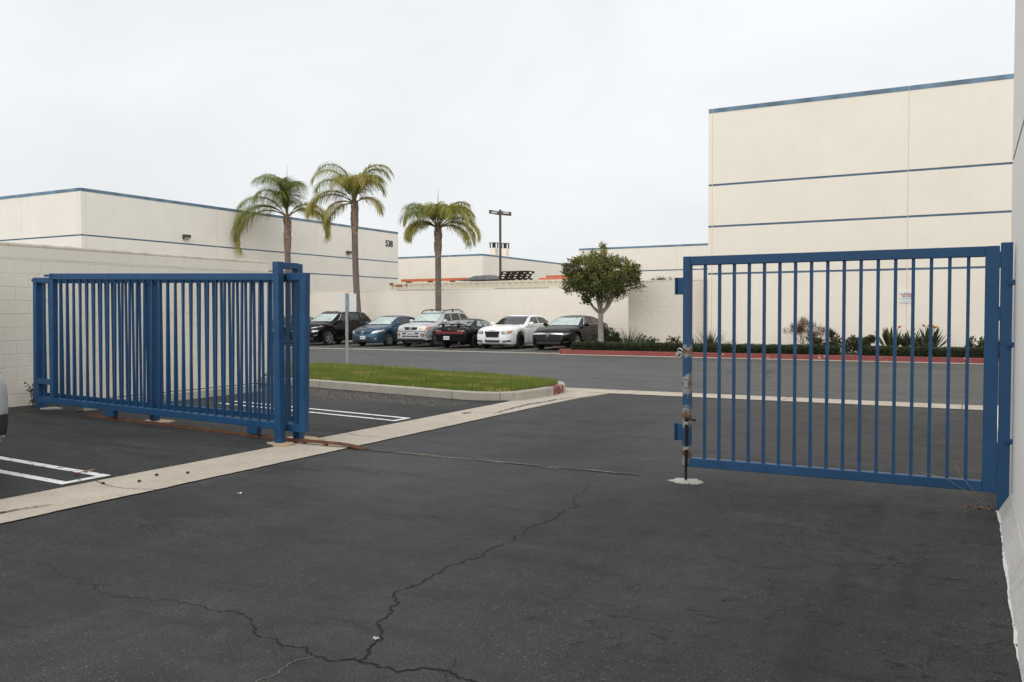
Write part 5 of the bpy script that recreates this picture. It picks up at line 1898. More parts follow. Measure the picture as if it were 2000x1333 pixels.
# ------------------------------------------------------------------ cars
def lerp_keys(keys, s, smooth=True):
    if s <= keys[0][0]:
        return keys[0][1]
    for i in range(len(keys) - 1):
        a, b_ = keys[i], keys[i + 1]
        if s <= b_[0]:
            u = (s - a[0]) / (b_[0] - a[0])
            if smooth:
                # Catmull-Rom style (non-uniform, clamped)
                def slope(k):
                    if k <= 0 or k >= len(keys) - 1:
                        return (keys[min(k + 1, len(keys) - 1)][1] - keys[max(k - 1, 0)][1]) / max(1e-6, keys[min(k + 1, len(keys) - 1)][0] - keys[max(k - 1, 0)][0])
                    d0 = (keys[k][1] - keys[k - 1][1]) / (keys[k][0] - keys[k - 1][0])
                    d1 = (keys[k + 1][1] - keys[k][1]) / (keys[k + 1][0] - keys[k][0])
                    if d0 * d1 <= 0:
                        return 0.0
                    return 2 * d0 * d1 / (d0 + d1)
                h = b_[0] - a[0]
                m0, m1 = slope(i) * h, slope(i + 1) * h
                u2, u3 = u * u, u * u * u
                return (2 * u3 - 3 * u2 + 1) * a[1] + (u3 - 2 * u2 + u) * m0 + (-2 * u3 + 3 * u2) * b_[1] + (u3 - u2) * m1
            return a[1] + (b_[1] - a[1]) * u
    return keys[-1][1]


def loft(sections):
    mb = MB()
    n_ = len(sections[0])
    vs, fs = [], []
    for s in sections:
        vs += s
    for i in range(len(sections) - 1):
        for k in range(n_ - 1):
            fs.append((i * n_ + k, i * n_ + k + 1, (i + 1) * n_ + k + 1, (i + 1) * n_ + k))
        fs.append((i * n_ + n_ - 1, i * n_, (i + 1) * n_, (i + 1) * n_ + n_ - 1))
    fs.append(tuple(range(n_)))
    fs.append(tuple(reversed(range((len(sections) - 1) * n_, len(sections) * n_))))
    return mb.add(vs, fs)


class Car:
    def __init__(s, name, label, loc, rz, spec):
        s.S = spec
        s.root = thing(name, label, 'car', loc, rz, 'cars parked in the row' if spec.get('row', True) else None)
        s.build_body()

    def build_body(s):
        S = s.S
        L, W = S['L'], S['W'] / 2
        wr = S['wr']
        fa, ra = S['fa'], S['ra']
        st = set()
        k = 0.0
        while k < L:
            st.add(round(k, 3)); k += 0.13
        for q in (0.0, 0.02, 0.06, 0.12, 0.2, L - 0.2, L - 0.12, L - 0.06, L - 0.02, L):
            st.add(round(q, 3))
        ar = wr + 0.055
        for c_ in (fa, ra):
            for u in (-1.0, -0.995, -0.96, -0.88, -0.75, -0.55, -0.3, 0, 0.3, 0.55, 0.75, 0.88, 0.96, 0.995, 1.0):
                st.add(round(c_ + u * ar, 3))
        st = sorted(st)
        secs = []
        for q in st:
            top = lerp_keys(S['top'], q)
            bot = lerp_keys(S['bot'], q)
            hw = W * lerp_keys(S['plan'], q)
            for c_ in (fa, ra):
                d = abs(q - c_)
                if d <= ar:
                    bot = max(bot, wr + math.sqrt(max(0, ar * ar - d * d)))
            top = max(top, bot + 0.05)
            h = top - bot
            cr = S.get('crown', 0.035)
            half = [(0.0, 0.0), (0.80, 0.0), (0.95, 0.015), (0.985, 0.10), (1.0, 0.34), (1.0, 0.56), (0.985, 0.70), (0.955, 0.82), (0.90, 0.915), (0.80, 0.97), (0.5, 1.0), (0.0, 1.0)]
            pts = []
            for (a, b_) in half:
                ex = cr * (1 - (a / 0.8) ** 2) if b_ >= 0.97 and a <= 0.8 else 0
                pts.append((a * hw, q, bot + b_ * h + ex))
            mir = [(-p[0], p[1], p[2]) for p in reversed(pts[1:-1])]
            secs.append(pts + mir)
        body = loft(secs)
        # greenhouse
        G = S['roof']
        s0, s1 = G[0][0], G[-1][0]
        secs = []
        n_ = 44
        for i in range(n_ + 1):
            u = i / n_
            q = s0 + (s1 - s0) * u
            zr = lerp_keys(G, q)
            zb = lerp_keys(S['top'], q) - 0.06
            hw = W * lerp_keys(S['plan'], q) * S.get('gin', 0.93)
            hwr = W * S.get('gout', 0.74)
            full = max(k_[1] for k_ in G) - zb
            t_ = min(1.0, max(0.02, (zr - zb) / full))
            we = hw + (hwr - hw) * t_
            zr = max(zr, zb + 0.03)
            e = min(0.10, (zr - zb) * 0.45)
            pts = [(0, q, zb - 0.03), (hw, q, zb), (hw + (we - hw) * 0.5 + 0.012 * t_, q, zb + (zr - e - zb) * 0.5), (we, q, zr - e), (we * 0.965, q, zr - e * 0.5), (we * 0.88, q, zr - e * 0.18), (we * 0.5, q, zr + 0.012), (0, q, zr + 0.022)]
            mir = [(-p[0], p[1], p[2]) for p in reversed(pts[1:-1])]
            secs.append(pts + mir)
        gh = loft(secs)
        allm = MB(); allm.add(body.v, body.f); allm.add(gh.v, gh.f)
        o = allm.obj('body', S['paint'], s.root, smooth=0.75)
        s.body = o
        bm = bmesh.new(); bm.from_mesh(o.data)
        bmesh.ops.triangulate(bm, faces=bm.faces)
        s.bvh = BVHTree.FromBMesh(bm)
        bm.free()
        s.L, s.W2 = L, W
        # dark underbody / wheel wells
        MB().box(-W * 0.72, W * 0.72, 0.45, L - 0.65, 0.17, 0.55).obj('underbody', 'black_plastic', s.root)
        # wheels
        for c_ in (fa, ra):
            for sx in (-1, 1):
                s.wheel(sx * (W - 0.115), c_, wr, sx)

    def wheel(s, x, y, r_, sx):
        S = s.S
        rr_ = r_ * S.get('rimk', 0.66)
        w = 0.105
        t_ = MB().lathe([(rr_ * 0.98, -w), (r_ * 0.9, -w), (r_ * 0.975, -w * 0.75), (r_, -w * 0.4), (r_, w * 0.4), (r_ * 0.975, w * 0.75), (r_ * 0.9, w), (rr_ * 0.98, w), (rr_ * 0.96, w * 0.5), (rr_ * 0.96, -w * 0.5), (rr_ * 0.98, -w)], 28, 'X').obj('wheel', 'tyre_rubber', s.root, smooth=0.7)
        t_.location = (x, y, r_)
        mb = MB()
        o_ = sx
        mb.lathe([(rr_ * 0.985, o_ * w * 0.98), (rr_ * 0.9, o_ * w * 0.95), (rr_ * 0.88, o_ * w * 0.4), (rr_ * 0.86, -o_ * w * 0.2)], 28, 'X')
        ns = S.get('spokes', 5)
        for k in range(ns):
            a = 2 * math.pi * k / ns + 0.3
            ca, sa = math.cos(a), math.sin(a)
            ww = rr_ * S.get('spw', 0.16)
            for sgn in ((-1, 1) if S.get('twin') else (0,)):
                oy, oz = -sa * sgn * ww * 0.9, ca * sgn * ww * 0.9
                p = []
                for rad_, wd in ((rr_ * 0.12, ww * 0.8), (rr_ * 0.9, ww * (0.55 if S.get('twin') else 1.0))):
                    for e_ in (-1, 1):
                        p.append((o_ * w * (0.72 if rad_ < rr_ * 0.5 else 0.92), rad_ * ca - sa * wd * e_ * 0.5 + oy * (rad_ / rr_), rad_ * sa + ca * wd * e_ * 0.5 + oz * (rad_ / rr_)))
                        p.append((o_ * w * 0.45, rad_ * ca - sa * wd * e_ * 0.6 + oy * (rad_ / rr_), rad_ * sa + ca * wd * e_ * 0.6 + oz * (rad_ / rr_)))
                mb.add(p, [(0, 2, 6, 4), (0, 4, 5, 1), (2, 3, 7, 6), (4, 6, 7, 5), (1, 5, 7, 3)])
        mb.lathe([(0.002, o_ * w * 0.8), (rr_ * 0.16, o_ * w * 0.8), (rr_ * 0.2, o_ * w * 0.6)], 16, 'X')
        mb.obj('rim', S.get('rim', 'rim_alloy'), t_, smooth=0.6)
        MB().lathe([(0.002, -o_ * w * 0.1), (rr_ * 0.9, -o_ * w * 0.1), (rr_ * 0.9, -o_ * w * 0.15)], 20, 'X').obj('hub', 'black_plastic', t_)

    def cast(s, axis, a, b_):
        L = s.L
        if axis == 'front':
            o, d = Vector((a, -3, b_)), Vector((0, 1, 0))
        elif axis == 'rear':
            o, d = Vector((a, L + 3, b_)), Vector((0, -1, 0))
        elif axis == 'left':
            o, d = Vector((4, a, b_)), Vector((-1, 0, 0))
        elif axis == 'right':
            o, d = Vector((-4, a, b_)), Vector((1, 0, 0))
        else:
            o, d = Vector((a, b_, 4)), Vector((0, 0, -1))
        h = s.bvh.ray_cast(o, d)
        return (h[0], d) if h[0] is not None else (None, d)

    def patch(s, name, axis, bottom, top, mat, off=0.008, nu=10, nv=5, parent=None, thick=0.02):
        def poly(pl, u):
            if len(pl) == 2:
                return Vector(pl[0]).lerp(Vector(pl[1]), u)
            ls = [0]
            for i in range(len(pl) - 1):
                ls.append(ls[-1] + (Vector(pl[i + 1]) - Vector(pl[i])).length)
            t_ = u * ls[-1]
            for i in range(len(pl) - 1):
                if t_ <= ls[i + 1] + 1e-9:
                    return Vector(pl[i]).lerp(Vector(pl[i + 1]), (t_ - ls[i]) / max(1e-9, ls[i + 1] - ls[i]))
            return Vector(pl[-1])
        vs, vb = [], []
        last = None
        for i in range(nu + 1):
            for j in range(nv + 1):
                p = poly(bottom, i / nu).lerp(poly(top, i / nu), j / nv)
                h, d = s.cast(axis, p.x, p.y)
                if h is None:
                    if last is None:
                        h = Vector((p.x, 0.1, p.y)) if axis in ('front',) else (Vector((p.x, s.L - 0.1, p.y)) if axis == 'rear' else Vector((s.W2 * (1 if axis == 'left' else -1), p.x, p.y)))
                    else:
                        h = Vector(last)
                        if axis in ('front', 'rear'):
                            h.x, h.z = p.x, p.y
                        elif axis in ('left', 'right'):
                            h.y, h.z = p.x, p.y
                        else:
                            h.x, h.y = p.x, p.y
                last = h
                vs.append(h - d * off)
                vb.append(h + d * thick)
        m_ = nv + 1
        fs = []
        for i in range(nu):
            for j in range(nv):
                fs.append((i * m_ + j, i * m_ + j + 1, (i + 1) * m_ + j + 1, (i + 1) * m_ + j))
        n0 = len(vs)
        allv = vs + vb
        rim = [i * m_ for i in range(nu + 1)] + [nu * m_ + j for j in range(1, m_)] + [i * m_ + nv for i in range(nu - 1, -1, -1)] + [j for j in range(nv - 1, 0, -1)]
        for q in range(len(rim)):
            a, b_ = rim[q], rim[(q + 1) % len(rim)]
            fs.append((a, b_, n0 + b_, n0 + a))
        return MB().add(allv, fs).obj(name, mat, parent or s.root, smooth=0.7)

    def both(s, name, axis, bottom, top, mat, **k):
        r_ = []
        if axis in ('front', 'rear'):
            r_.append(s.patch(name, axis, bottom, top, mat, **k))
            r_.append(s.patch(name, axis, [(-a, b_) for a, b_ in bottom], [(-a, b_) for a, b_ in top], mat, **k))
        else:
            r_.append(s.patch(name, 'left', bottom, top, mat, **k))
            r_.append(s.patch(name, 'right', bottom, top, mat, **k))
        return r_

    def mirrors(s, y, z, mat=None, w=0.2):
        for sx in (-1, 1):
            h, d = s.cast('left' if sx > 0 else 'right', y + 0.06, z)
            x = (h.x if h else sx * s.W2)
            p = []
            mb = MB()
            mb.lathe([(0.001, 0.0), (0.5, 0.0), (0.8, 0.02), (0.95, 0.25), (1.0, 0.6), (0.9, 0.85), (0.6, 0.97), (0.001, 1.0)], 14, 'Y')
            mb.v = [(v[0] * w * 0.5, v[1] * -0.12, v[2] * 0.085) for v in mb.v]
            o = mb.obj('mirror', mat or s.S['paint'], s.root, smooth=1.0)
            o.location = (x + sx * (w * 0.5 + 0.05), y + 0.06, z + 0.05)
            MB().tube([(x - sx * 0.04, y + 0.02, z - 0.0), (x + sx * 0.1, y, z + 0.02)], 0.022, 6).obj('mirror_arm', 'black_plastic', o)
            bpy.data.objects[o.name].children
            for ch in [c_ for c_ in s.root.children if False]:
                pass
            o.children and None
            arm = [c_ for c_ in bpy.data.objects if c_.parent == o][-1]
            arm.location = -o.location

    def handles(s, ys, z):
        for y in ys:
            for ax, sx in (('left', 1), ('right', -1)):
                h, d = s.cast(ax, y, z)
                if h is None:
                    continue
                MB().tube([(h.x - sx * 0.01, y - 0.09, z), (h.x + sx * 0.025, y - 0.07, z + 0.002), (h.x + sx * 0.025, y + 0.07, z + 0.004), (h.x - sx * 0.01, y + 0.09, z)], 0.014, 6).obj('door_handle', s.S['paint'], s.root, smooth=1)

    def plate(s, axis, z, x=0.0, mat='plate_white', h=0.15, w=0.30, out=0.02):
        hh, d = s.cast(axis, x, z)
        y = (hh.y if hh else 0) + (-out if axis == 'front' else out)
        sg_ = -1 if axis == 'front' else 1
        p = MB().box(x - w / 2, x + w / 2, min(y, y - sg_ * 0.03), max(y, y - sg_ * 0.03), z - h / 2, z + h / 2).obj('number_plate', mat, s.root)
        mb = MB()
        for k in range(7):
            xx = x - 0.115 + k * 0.038
            mb.box(xx - 0.012, xx + 0.012, y + sg_ * 0.0005, y + sg_ * 0.003, z - 0.03, z + 0.03)
        mb.obj('plate_marks', 'plate_ink', p)
        return p

    def windscreen(s, bottom, top, shade_label=None, mat='window_glass'):
        if shade_label:
            # shade behind clear glass
            b2 = [(a * 0.96, z + 0.015) for a, z in bottom]
            t2 = [(a * 0.95, z - 0.02) for a, z in top]
            o = s.patch('sunshade', 'front', b2, t2, 'sunshade_foil', off=0.006, nu=14, nv=8)
            mw = s.root.matrix_world.copy()
            s.patch('windscreen', 'front', bottom, top, 'clear_glass', off=0.016, nu=14, nv=8, thick=-0.012)
            o.parent = None
            o.location = s.root.location
            o.rotation_euler = s.root.rotation_euler
            tag(o, shade_label, 'sunshade', 'sunshades behind windscreens')
            s.patch('windscreen_surround', 'front', [(a * 1.03, z - 0.025) for a, z in bottom], [(a * 1.03, z + 0.015) for a, z in top], 'black_plastic', off=0.003, nu=14, nv=8)
        else:
            s.patch('windscreen', 'front', bottom, top, mat, off=0.014, nu=14, nv=8)
        for sx in (-1, 1):
            pts = []
            for (u, v) in ((0.05, 0.10), (0.3, 0.03), (0.6, 0.02)):
                a = bottom[0][0] * (0.9 if sx > 0 else 0.05)
                p = Vector(bottom[0]).lerp(Vector(bottom[-1]), 0.5 + sx * 0.1 + u * 0.45 * (1 if sx > 0 else -0.8))
                h, d = s.cast('front', p.x, p.y + v * 0.3)
                if h:
                    pts.append(h + Vector((0, -0.03, 0)))
            if len(pts) > 1:
                MB().tube(pts, 0.009, 5).obj('wiper', 'black_plastic', s.root)


def mirror_q(q):
    return [(-a, z) for a, z in q]


def emblem_oval(car, axis, z, w=0.15, h=0.10, mat='chrome', x=0.0, out=0.02):
    hh, d = car.cast(axis, x, z)
    sg_ = -1 if axis == 'front' else 1
    y = hh.y + sg_ * out
    n_ = 20
    mb = MB()
    ring = lambda rx, rz, cz=0: [(x + rx * math.cos(2 * math.pi * k / n_), y, z + cz + rz * math.sin(2 * math.pi * k / n_)) for k in range(n_ + 1)]
    mb.tube(ring(w / 2, h / 2), 0.011, 6, False)
    mb.tube(ring(w * 0.17, h * 0.45), 0.008, 6, False)
    mb.tube(ring(w * 0.33, h * 0.2, h * 0.22), 0.008, 6, False)
    mb.obj('emblem', mat, car.root, smooth=1.2)


def emblem_h(car, axis, z, w=0.10, h=0.09, mat='chrome', out=0.02):
    hh, d = car.cast(axis, 0, z)
    sg_ = -1 if axis == 'front' else 1
    y = hh.y + sg_ * out
    mb = MB()
    mb.tube([(-w / 2, y, z - h / 2), (w / 2, y, z - h / 2), (w * 0.58, y, z + h / 2), (-w * 0.58, y, z + h / 2), (-w / 2, y, z - h / 2)], 0.007, 6, False)
    mb.tube([(-w * 0.24, y, z - h * 0.35), (-w * 0.32, y, z + h * 0.38)], 0.009, 6)
    mb.tube([(w * 0.24, y, z - h * 0.35), (w * 0.32, y, z + h * 0.38)], 0.009, 6)
    mb.tube([(-w * 0.27, y, z), (w * 0.27, y, z)], 0.009, 6)
    mb.obj('emblem', mat, car.root)


def side_set(car, doors, belt, sill, paintm):
    """doors: list of (s0,s1) - a dark seam with the door skin over it."""
    for (a, b_) in doors:
        car.both('door_seam', 'side', [(a - 0.012, sill - 0.008), (b_ + 0.012, sill - 0.008)], [(a - 0.012, belt + 0.004), (b_ + 0.012, belt + 0.004)], 'black_plastic', off=0.002, nu=10, nv=6)
        car.both('door', 'side', [(a, sill), (b_, sill)], [(a, belt - 0.005), (b_, belt - 0.005)], paintm, off=0.006, nu=10, nv=6)


# ---- white full-size saloon
def car_white():
    S = dict(L=5.0, W=1.88, wr=0.355, fa=0.93, ra=3.98, paint='paint_white', rim='rim_dark', spokes=7, spw=0.12, rimk=0.74,
             top=[(0, 0.78), (0.08, 0.86), (0.3, 0.93), (0.9, 0.99), (1.55, 1.03), (3.6, 1.06), (4.2, 1.07), (4.8, 1.04), (5.0, 0.98)],
             bot=[(0, 0.30), (0.08, 0.22), (0.6, 0.20), (4.4, 0.22), (4.9, 0.28), (5.0, 0.4)],
             plan=[(0, 0.74), (0.05, 0.83), (0.18, 0.91), (0.5, 0.965), (1.0, 1.0), (4.0, 1.0), (4.6, 0.96), (4.92, 0.88), (5.0, 0.76)],
             roof=[(1.45, 1.02), (1.8, 1.20), (2.2, 1.395), (2.55, 1.475), (3.0, 1.49), (3.5, 1.455), (3.9, 1.34), (4.2, 1.20), (4.45, 1.07)], gout=0.70, gin=0.95)
    c_ = Car('parked_car', 'white full-size saloon with black mesh grille, parked between the black cars', (-18.2, 31.95, 0), 0, S)
    c_.patch('grille_frame', 'front', [(-0.33, 0.50), (0.33, 0.50)], [(-0.40, 0.80), (0.40, 0.80)], 'paint_white', off=0.012, nu=8)
    gr = c_.patch('grille', 'front', [(-0.30, 0.52), (0.30, 0.52)], [(-0.37, 0.775), (0.37, 0.775)], 'black_plastic', off=0.022, nu=8)
    for k in range(5):
        z = 0.55 + k * 0.045
        c_.patch('grille_bar', 'front', [(-0.30, z), (0.30, z)], [(-0.305, z + 0.012), (0.305, z + 0.012)], 'rim_dark', off=0.032, nu=6, nv=1, parent=gr)
    c_.both('headlight', 'front', [(0.46, 0.66), (0.80, 0.68)], [(0.46, 0.80), (0.84, 0.82)], 'lamp_dark', off=0.010, nu=8)
    c_.both('headlight', 'front', [(0.50, 0.68), (0.72, 0.69)], [(0.50, 0.785), (0.74, 0.795)], 'lamp_hazy', off=0.018, nu=8)
    c_.both('indicator', 'front', [(0.755, 0.70), (0.835, 0.71)], [(0.765, 0.80), (0.85, 0.81)], 'lamp_amber', off=0.018, nu=4)
    c_.patch('lower_intake', 'front', [(-0.32, 0.30), (0.32, 0.30)], [(-0.40, 0.40), (0.40, 0.40)], 'black_plastic', off=0.010)
    c_.both('fog_intake', 'front', [(0.48, 0.30), (0.84, 0.33)], [(0.50, 0.385), (0.84, 0.41)], 'black_plastic', off=0.012)
    c_.both('fog_trim', 'front', [(0.52, 0.335), (0.80, 0.355)], [(0.52, 0.36), (0.80, 0.38)], 'chrome', off=0.020, nv=2)
    c_.windscreen([(-0.74, 1.06), (0.74, 1.06)], [(-0.60, 1.43), (0.60, 1.43)])
    c_.patch('rear_window', 'rear', [(-0.62, 1.12), (0.62, 1.12)], [(-0.55, 1.40), (0.55, 1.40)], 'window_glass')
    c_.both('side_window', 'side', [(1.95, 1.10), (2.80, 1.115)], [(2.35, 1.385), (2.85, 1.40)], 'window_glass', off=0.012)
    c_.both('side_window', 'side', [(2.90, 1.115), (3.66, 1.13)], [(2.93, 1.40), (3.42, 1.375)], 'window_glass', off=0.012)
    c_.both('quarter_window', 'side', [(3.70, 1.13), (3.98, 1.14)], [(3.47, 1.37), (3.60, 1.35)], 'window_glass', off=0.012, nu=4)
    side_set(c_, [(1.62, 2.80), (2.86, 3.72)], 1.04, 0.32, 'paint_white')
    c_.handles([2.62, 3.55], 0.93)
    c_.mirrors(1.78, 1.04, None, 0.22)
    c_.both('tail_light', 'rear', [(0.62, 0.72), (0.86, 0.72)], [(0.62, 0.98), (0.82, 0.98)], 'lamp_red')
    c_.plate('rear', 0.62)
    c_.patch('sunroof', 'top', [(-0.40, 2.62), (0.40, 2.62)], [(-0.38, 3.0), (0.38, 3.0)], 'window_glass', off=0.008)
    MB().box(-0.14, 0.14, -0.015, 0.0, 0.815, 0.83).obj('badge', 'chrome', c_.root).location = (0, c_.cast('front', 0, 0.82)[0].y, 0)
    h, d = c_.cast('front', -0.34, 0.46)
    MB().box(-0.36, -0.27, h.y - 0.010, h.y - 0.004, 0.42, 0.435).obj('bumper_scrape', 'black_plastic', c_.root)


car_white()


# ---- black saloon at the right end of the row
def car_accord():
    S = dict(L=4.88, W=1.86, wr=0.345, fa=0.95, ra=3.78, paint='paint_black', rim='rim_alloy', spokes=5, spw=0.20, rimk=0.72,
             top=[(0, 0.70), (0.08, 0.78), (0.3, 0.87), (0.9, 0.96), (1.5, 1.0), (3.4, 1.04), (4.2, 1.10), (4.65, 1.10), (4.88, 1.0)],
             bot=[(0, 0.26), (0.08, 0.19), (0.6, 0.18), (4.3, 0.2), (4.8, 0.3), (4.88, 0.4)],
             plan=[(0, 0.68), (0.05, 0.80), (0.18, 0.90), (0.5, 0.97), (1.0, 1.0), (3.9, 1.0), (4.5, 0.95), (4.8, 0.85), (4.88, 0.7)],
             roof=[(1.38, 0.99), (1.75, 1.17), (2.15, 1.35), (2.5, 1.43), (2.9, 1.45), (3.4, 1.41), (3.9, 1.29), (4.3, 1.16), (4.55, 1.09)], gout=0.69, gin=0.94)
    c_ = Car('parked_car', 'black saloon with chrome grille bar at the right end beside the tree', (-15.55, 32.05, 0), 0, S)
    c_.patch('grille', 'front', [(-0.55, 0.42), (0.55, 0.42)], [(-0.62, 0.66), (0.62, 0.66)], 'black_plastic', off=0.010)
    c_.patch('grille_bar', 'front', [(-0.62, 0.665), (0.62, 0.665)], [(-0.66, 0.73), (0.66, 0.73)], 'chrome', off=0.018, nv=2, nu=16)
    c_.both('headlight', 'front', [(0.60, 0.63), (0.84, 0.66)], [(0.64, 0.725), (0.88, 0.76)], 'lamp_dark', off=0.016)
    c_.both('headlight', 'front', [(0.64, 0.655), (0.80, 0.68)], [(0.66, 0.70), (0.83, 0.725)], 'lamp_clear', off=0.022, nv=2)
    c_.patch('lower_intake', 'front', [(-0.55, 0.26), (0.55, 0.26)], [(-0.55, 0.38), (0.55, 0.38)], 'black_plastic', off=0.008)
    for k in range(3):
        z = 0.46 + k * 0.06
        c_.patch('grille_slat', 'front', [(-0.54, z), (0.54, z)], [(-0.545, z + 0.012), (0.545, z + 0.012)], 'rim_dark', off=0.02, nv=1)
    c_.both('fog_light', 'front', [(0.70, 0.33), (0.84, 0.35)], [(0.70, 0.37), (0.84, 0.39)], 'lamp_dark', off=0.012, nv=2)
    emblem_h(c_, 'front', 0.63, 0.13, 0.11, out=0.032)
    c_.windscreen([(-0.73, 1.02), (0.73, 1.02)], [(-0.58, 1.39), (0.58, 1.39)], 'pale silver sunshade inside the black saloon beside the tree')
    c_.patch('rear_window', 'rear', [(-0.6, 1.15), (0.6, 1.15)], [(-0.5, 1.36), (0.5, 1.36)], 'window_glass')
    c_.both('side_window', 'side', [(1.92, 1.07), (2.72, 1.08)], [(2.30, 1.345), (2.76, 1.365)], 'window_glass', off=0.012)
    c_.both('side_window', 'side', [(2.80, 1.08), (3.72, 1.11)], [(2.84, 1.365), (3.42, 1.32)], 'window_glass', off=0.012)
    c_.both('window_trim', 'side', [(1.88, 1.050), (3.76, 1.09)], [(1.88, 1.062), (3.76, 1.102)], 'chrome', off=0.014, nv=1, nu=18)
    c_.both('pillar_trim', 'side', [(1.84, 1.06), (1.88, 1.06)], [(2.24, 1.355), (2.28, 1.355)], 'chrome', off=0.012, nu=2)
    side_set(c_, [(1.6, 2.74), (2.80, 3.55)], 1.02, 0.30, 'paint_black')
    c_.handles([2.55, 3.40], 0.92)
    c_.mirrors(1.74, 1.02, None, 0.22)
    c_.both('tail_light', 'rear', [(0.5, 0.90), (0.88, 0.92)], [(0.5, 1.04), (0.80, 1.06)], 'lamp_red')
    c_.both('tail_light', 'side', [(4.55, 0.95), (4.78, 0.93)], [(4.6, 1.05), (4.76, 1.03)], 'lamp_red', off=0.01, nu=4)
    c_.plate('rear', 0.7)
    MB().add([(-0.02, 3.25, 1.42), (0.02, 3.25, 1.42), (0.0, 3.40, 1.42), (0.0, 3.40, 1.50)], [(0, 1, 2), (0, 3, 1), (1, 3, 2), (2, 3, 0)]).obj('aerial', 'paint_black', c_.root)


car_accord()


# ---- blue compact saloon
def car_corolla():
    S = dict(L=4.54, W=1.76, wr=0.32, fa=0.93, ra=3.53, paint='paint_blue', rim='rim_alloy', spokes=5, spw=0.22, rimk=0.66,
             top=[(0, 0.66), (0.06, 0.74), (0.25, 0.83), (0.7, 0.93), (1.3, 1.01), (3.2, 1.03), (3.9, 1.08), (4.35, 1.08), (4.54, 0.98)],
             bot=[(0, 0.26), (0.06, 0.20), (0.5, 0.18), (4.0, 0.2), (4.45, 0.3), (4.54, 0.4)],
             plan=[(0, 0.62), (0.05, 0.76), (0.18, 0.88), (0.45, 0.96), (0.9, 1.0), (3.6, 1.0), (4.2, 0.95), (4.48, 0.85), (4.54, 0.7)],
             roof=[(1.15, 1.0), (1.5, 1.17), (1.9, 1.36), (2.2, 1.44), (2.6, 1.465), (3.1, 1.43), (3.5, 1.33), (3.9, 1.18), (4.12, 1.08)], gout=0.70, gin=0.94)
    c_ = Car('parked_car', 'metallic blue compact saloon with white number plate, parked behind the blank sign', (-25.3, 32.05, 0), 0, S)
    c_.patch('grille', 'front', [(-0.36, 0.60), (0.36, 0.60)], [(-0.46, 0.72), (0.46, 0.72)], 'black_plastic', off=0.010)
    c_.patch('grille_bar', 'front', [(-0.40, 0.645), (0.0, 0.625), (0.40, 0.645)], [(-0.42, 0.672), (0.0, 0.655), (0.42, 0.672)], 'paint_blue', off=0.02, nv=2)
    emblem_oval(c_, 'front', 0.675, 0.17, 0.11, out=0.03)
    c_.both('headlight', 'front', [(0.50, 0.60), (0.80, 0.70)], [(0.56, 0.72), (0.84, 0.80)], 'lamp_clear', off=0.014)
    c_.both('indicator', 'front', [(0.79, 0.715), (0.845, 0.735)], [(0.80, 0.78), (0.855, 0.80)], 'lamp_amber', off=0.02, nu=3)
    c_.patch('lower_intake', 'front', [(-0.50, 0.27), (0.50, 0.27)], [(-0.42, 0.43), (0.42, 0.43)], 'black_plastic', off=0.008)
    c_.both('fog_light', 'front', [(0.64, 0.33), (0.74, 0.34)], [(0.64, 0.43), (0.74, 0.44)], 'lamp_dark', off=0.012)
    c_.both('fog_light', 'front', [(0.665, 0.35), (0.715, 0.355)], [(0.665, 0.40), (0.715, 0.405)], 'lamp_clear', off=0.018, nu=3, nv=3)
    c_.patch('air_dam', 'front', [(-0.72, 0.215), (0.72, 0.215)], [(-0.74, 0.255), (0.74, 0.255)], 'paint_blue', off=0.03, nv=2, nu=18)
    c_.plate('front', 0.43, 0.0, out=0.03)
    c_.windscreen([(-0.69, 1.03), (0.69, 1.03)], [(-0.57, 1.40), (0.57, 1.40)], 'crumpled bluish sunshade inside the blue compact saloon')
    c_.patch('rear_window', 'rear', [(-0.58, 1.14), (0.58, 1.14)], [(-0.5, 1.38), (0.5, 1.38)], 'window_glass')
    c_.both('side_window', 'side', [(1.70, 1.08), (2.48, 1.09)], [(2.06, 1.36), (2.52, 1.385)], 'window_glass', off=0.012)
    c_.both('side_window', 'side', [(2.58, 1.09), (3.40, 1.11)], [(2.61, 1.385), (3.12, 1.345)], 'window_glass', off=0.012)
    side_set(c_, [(1.4, 2.5), (2.56, 3.3)], 1.03, 0.30, 'paint_blue')
    c_.handles([2.32, 3.12], 0.92)
    c_.mirrors(1.52, 1.03, None, 0.2)
    c_.both('tail_light', 'rear', [(0.6, 0.80), (0.83, 0.80)], [(0.6, 0.98), (0.78, 0.98)], 'lamp_red')


car_corolla()


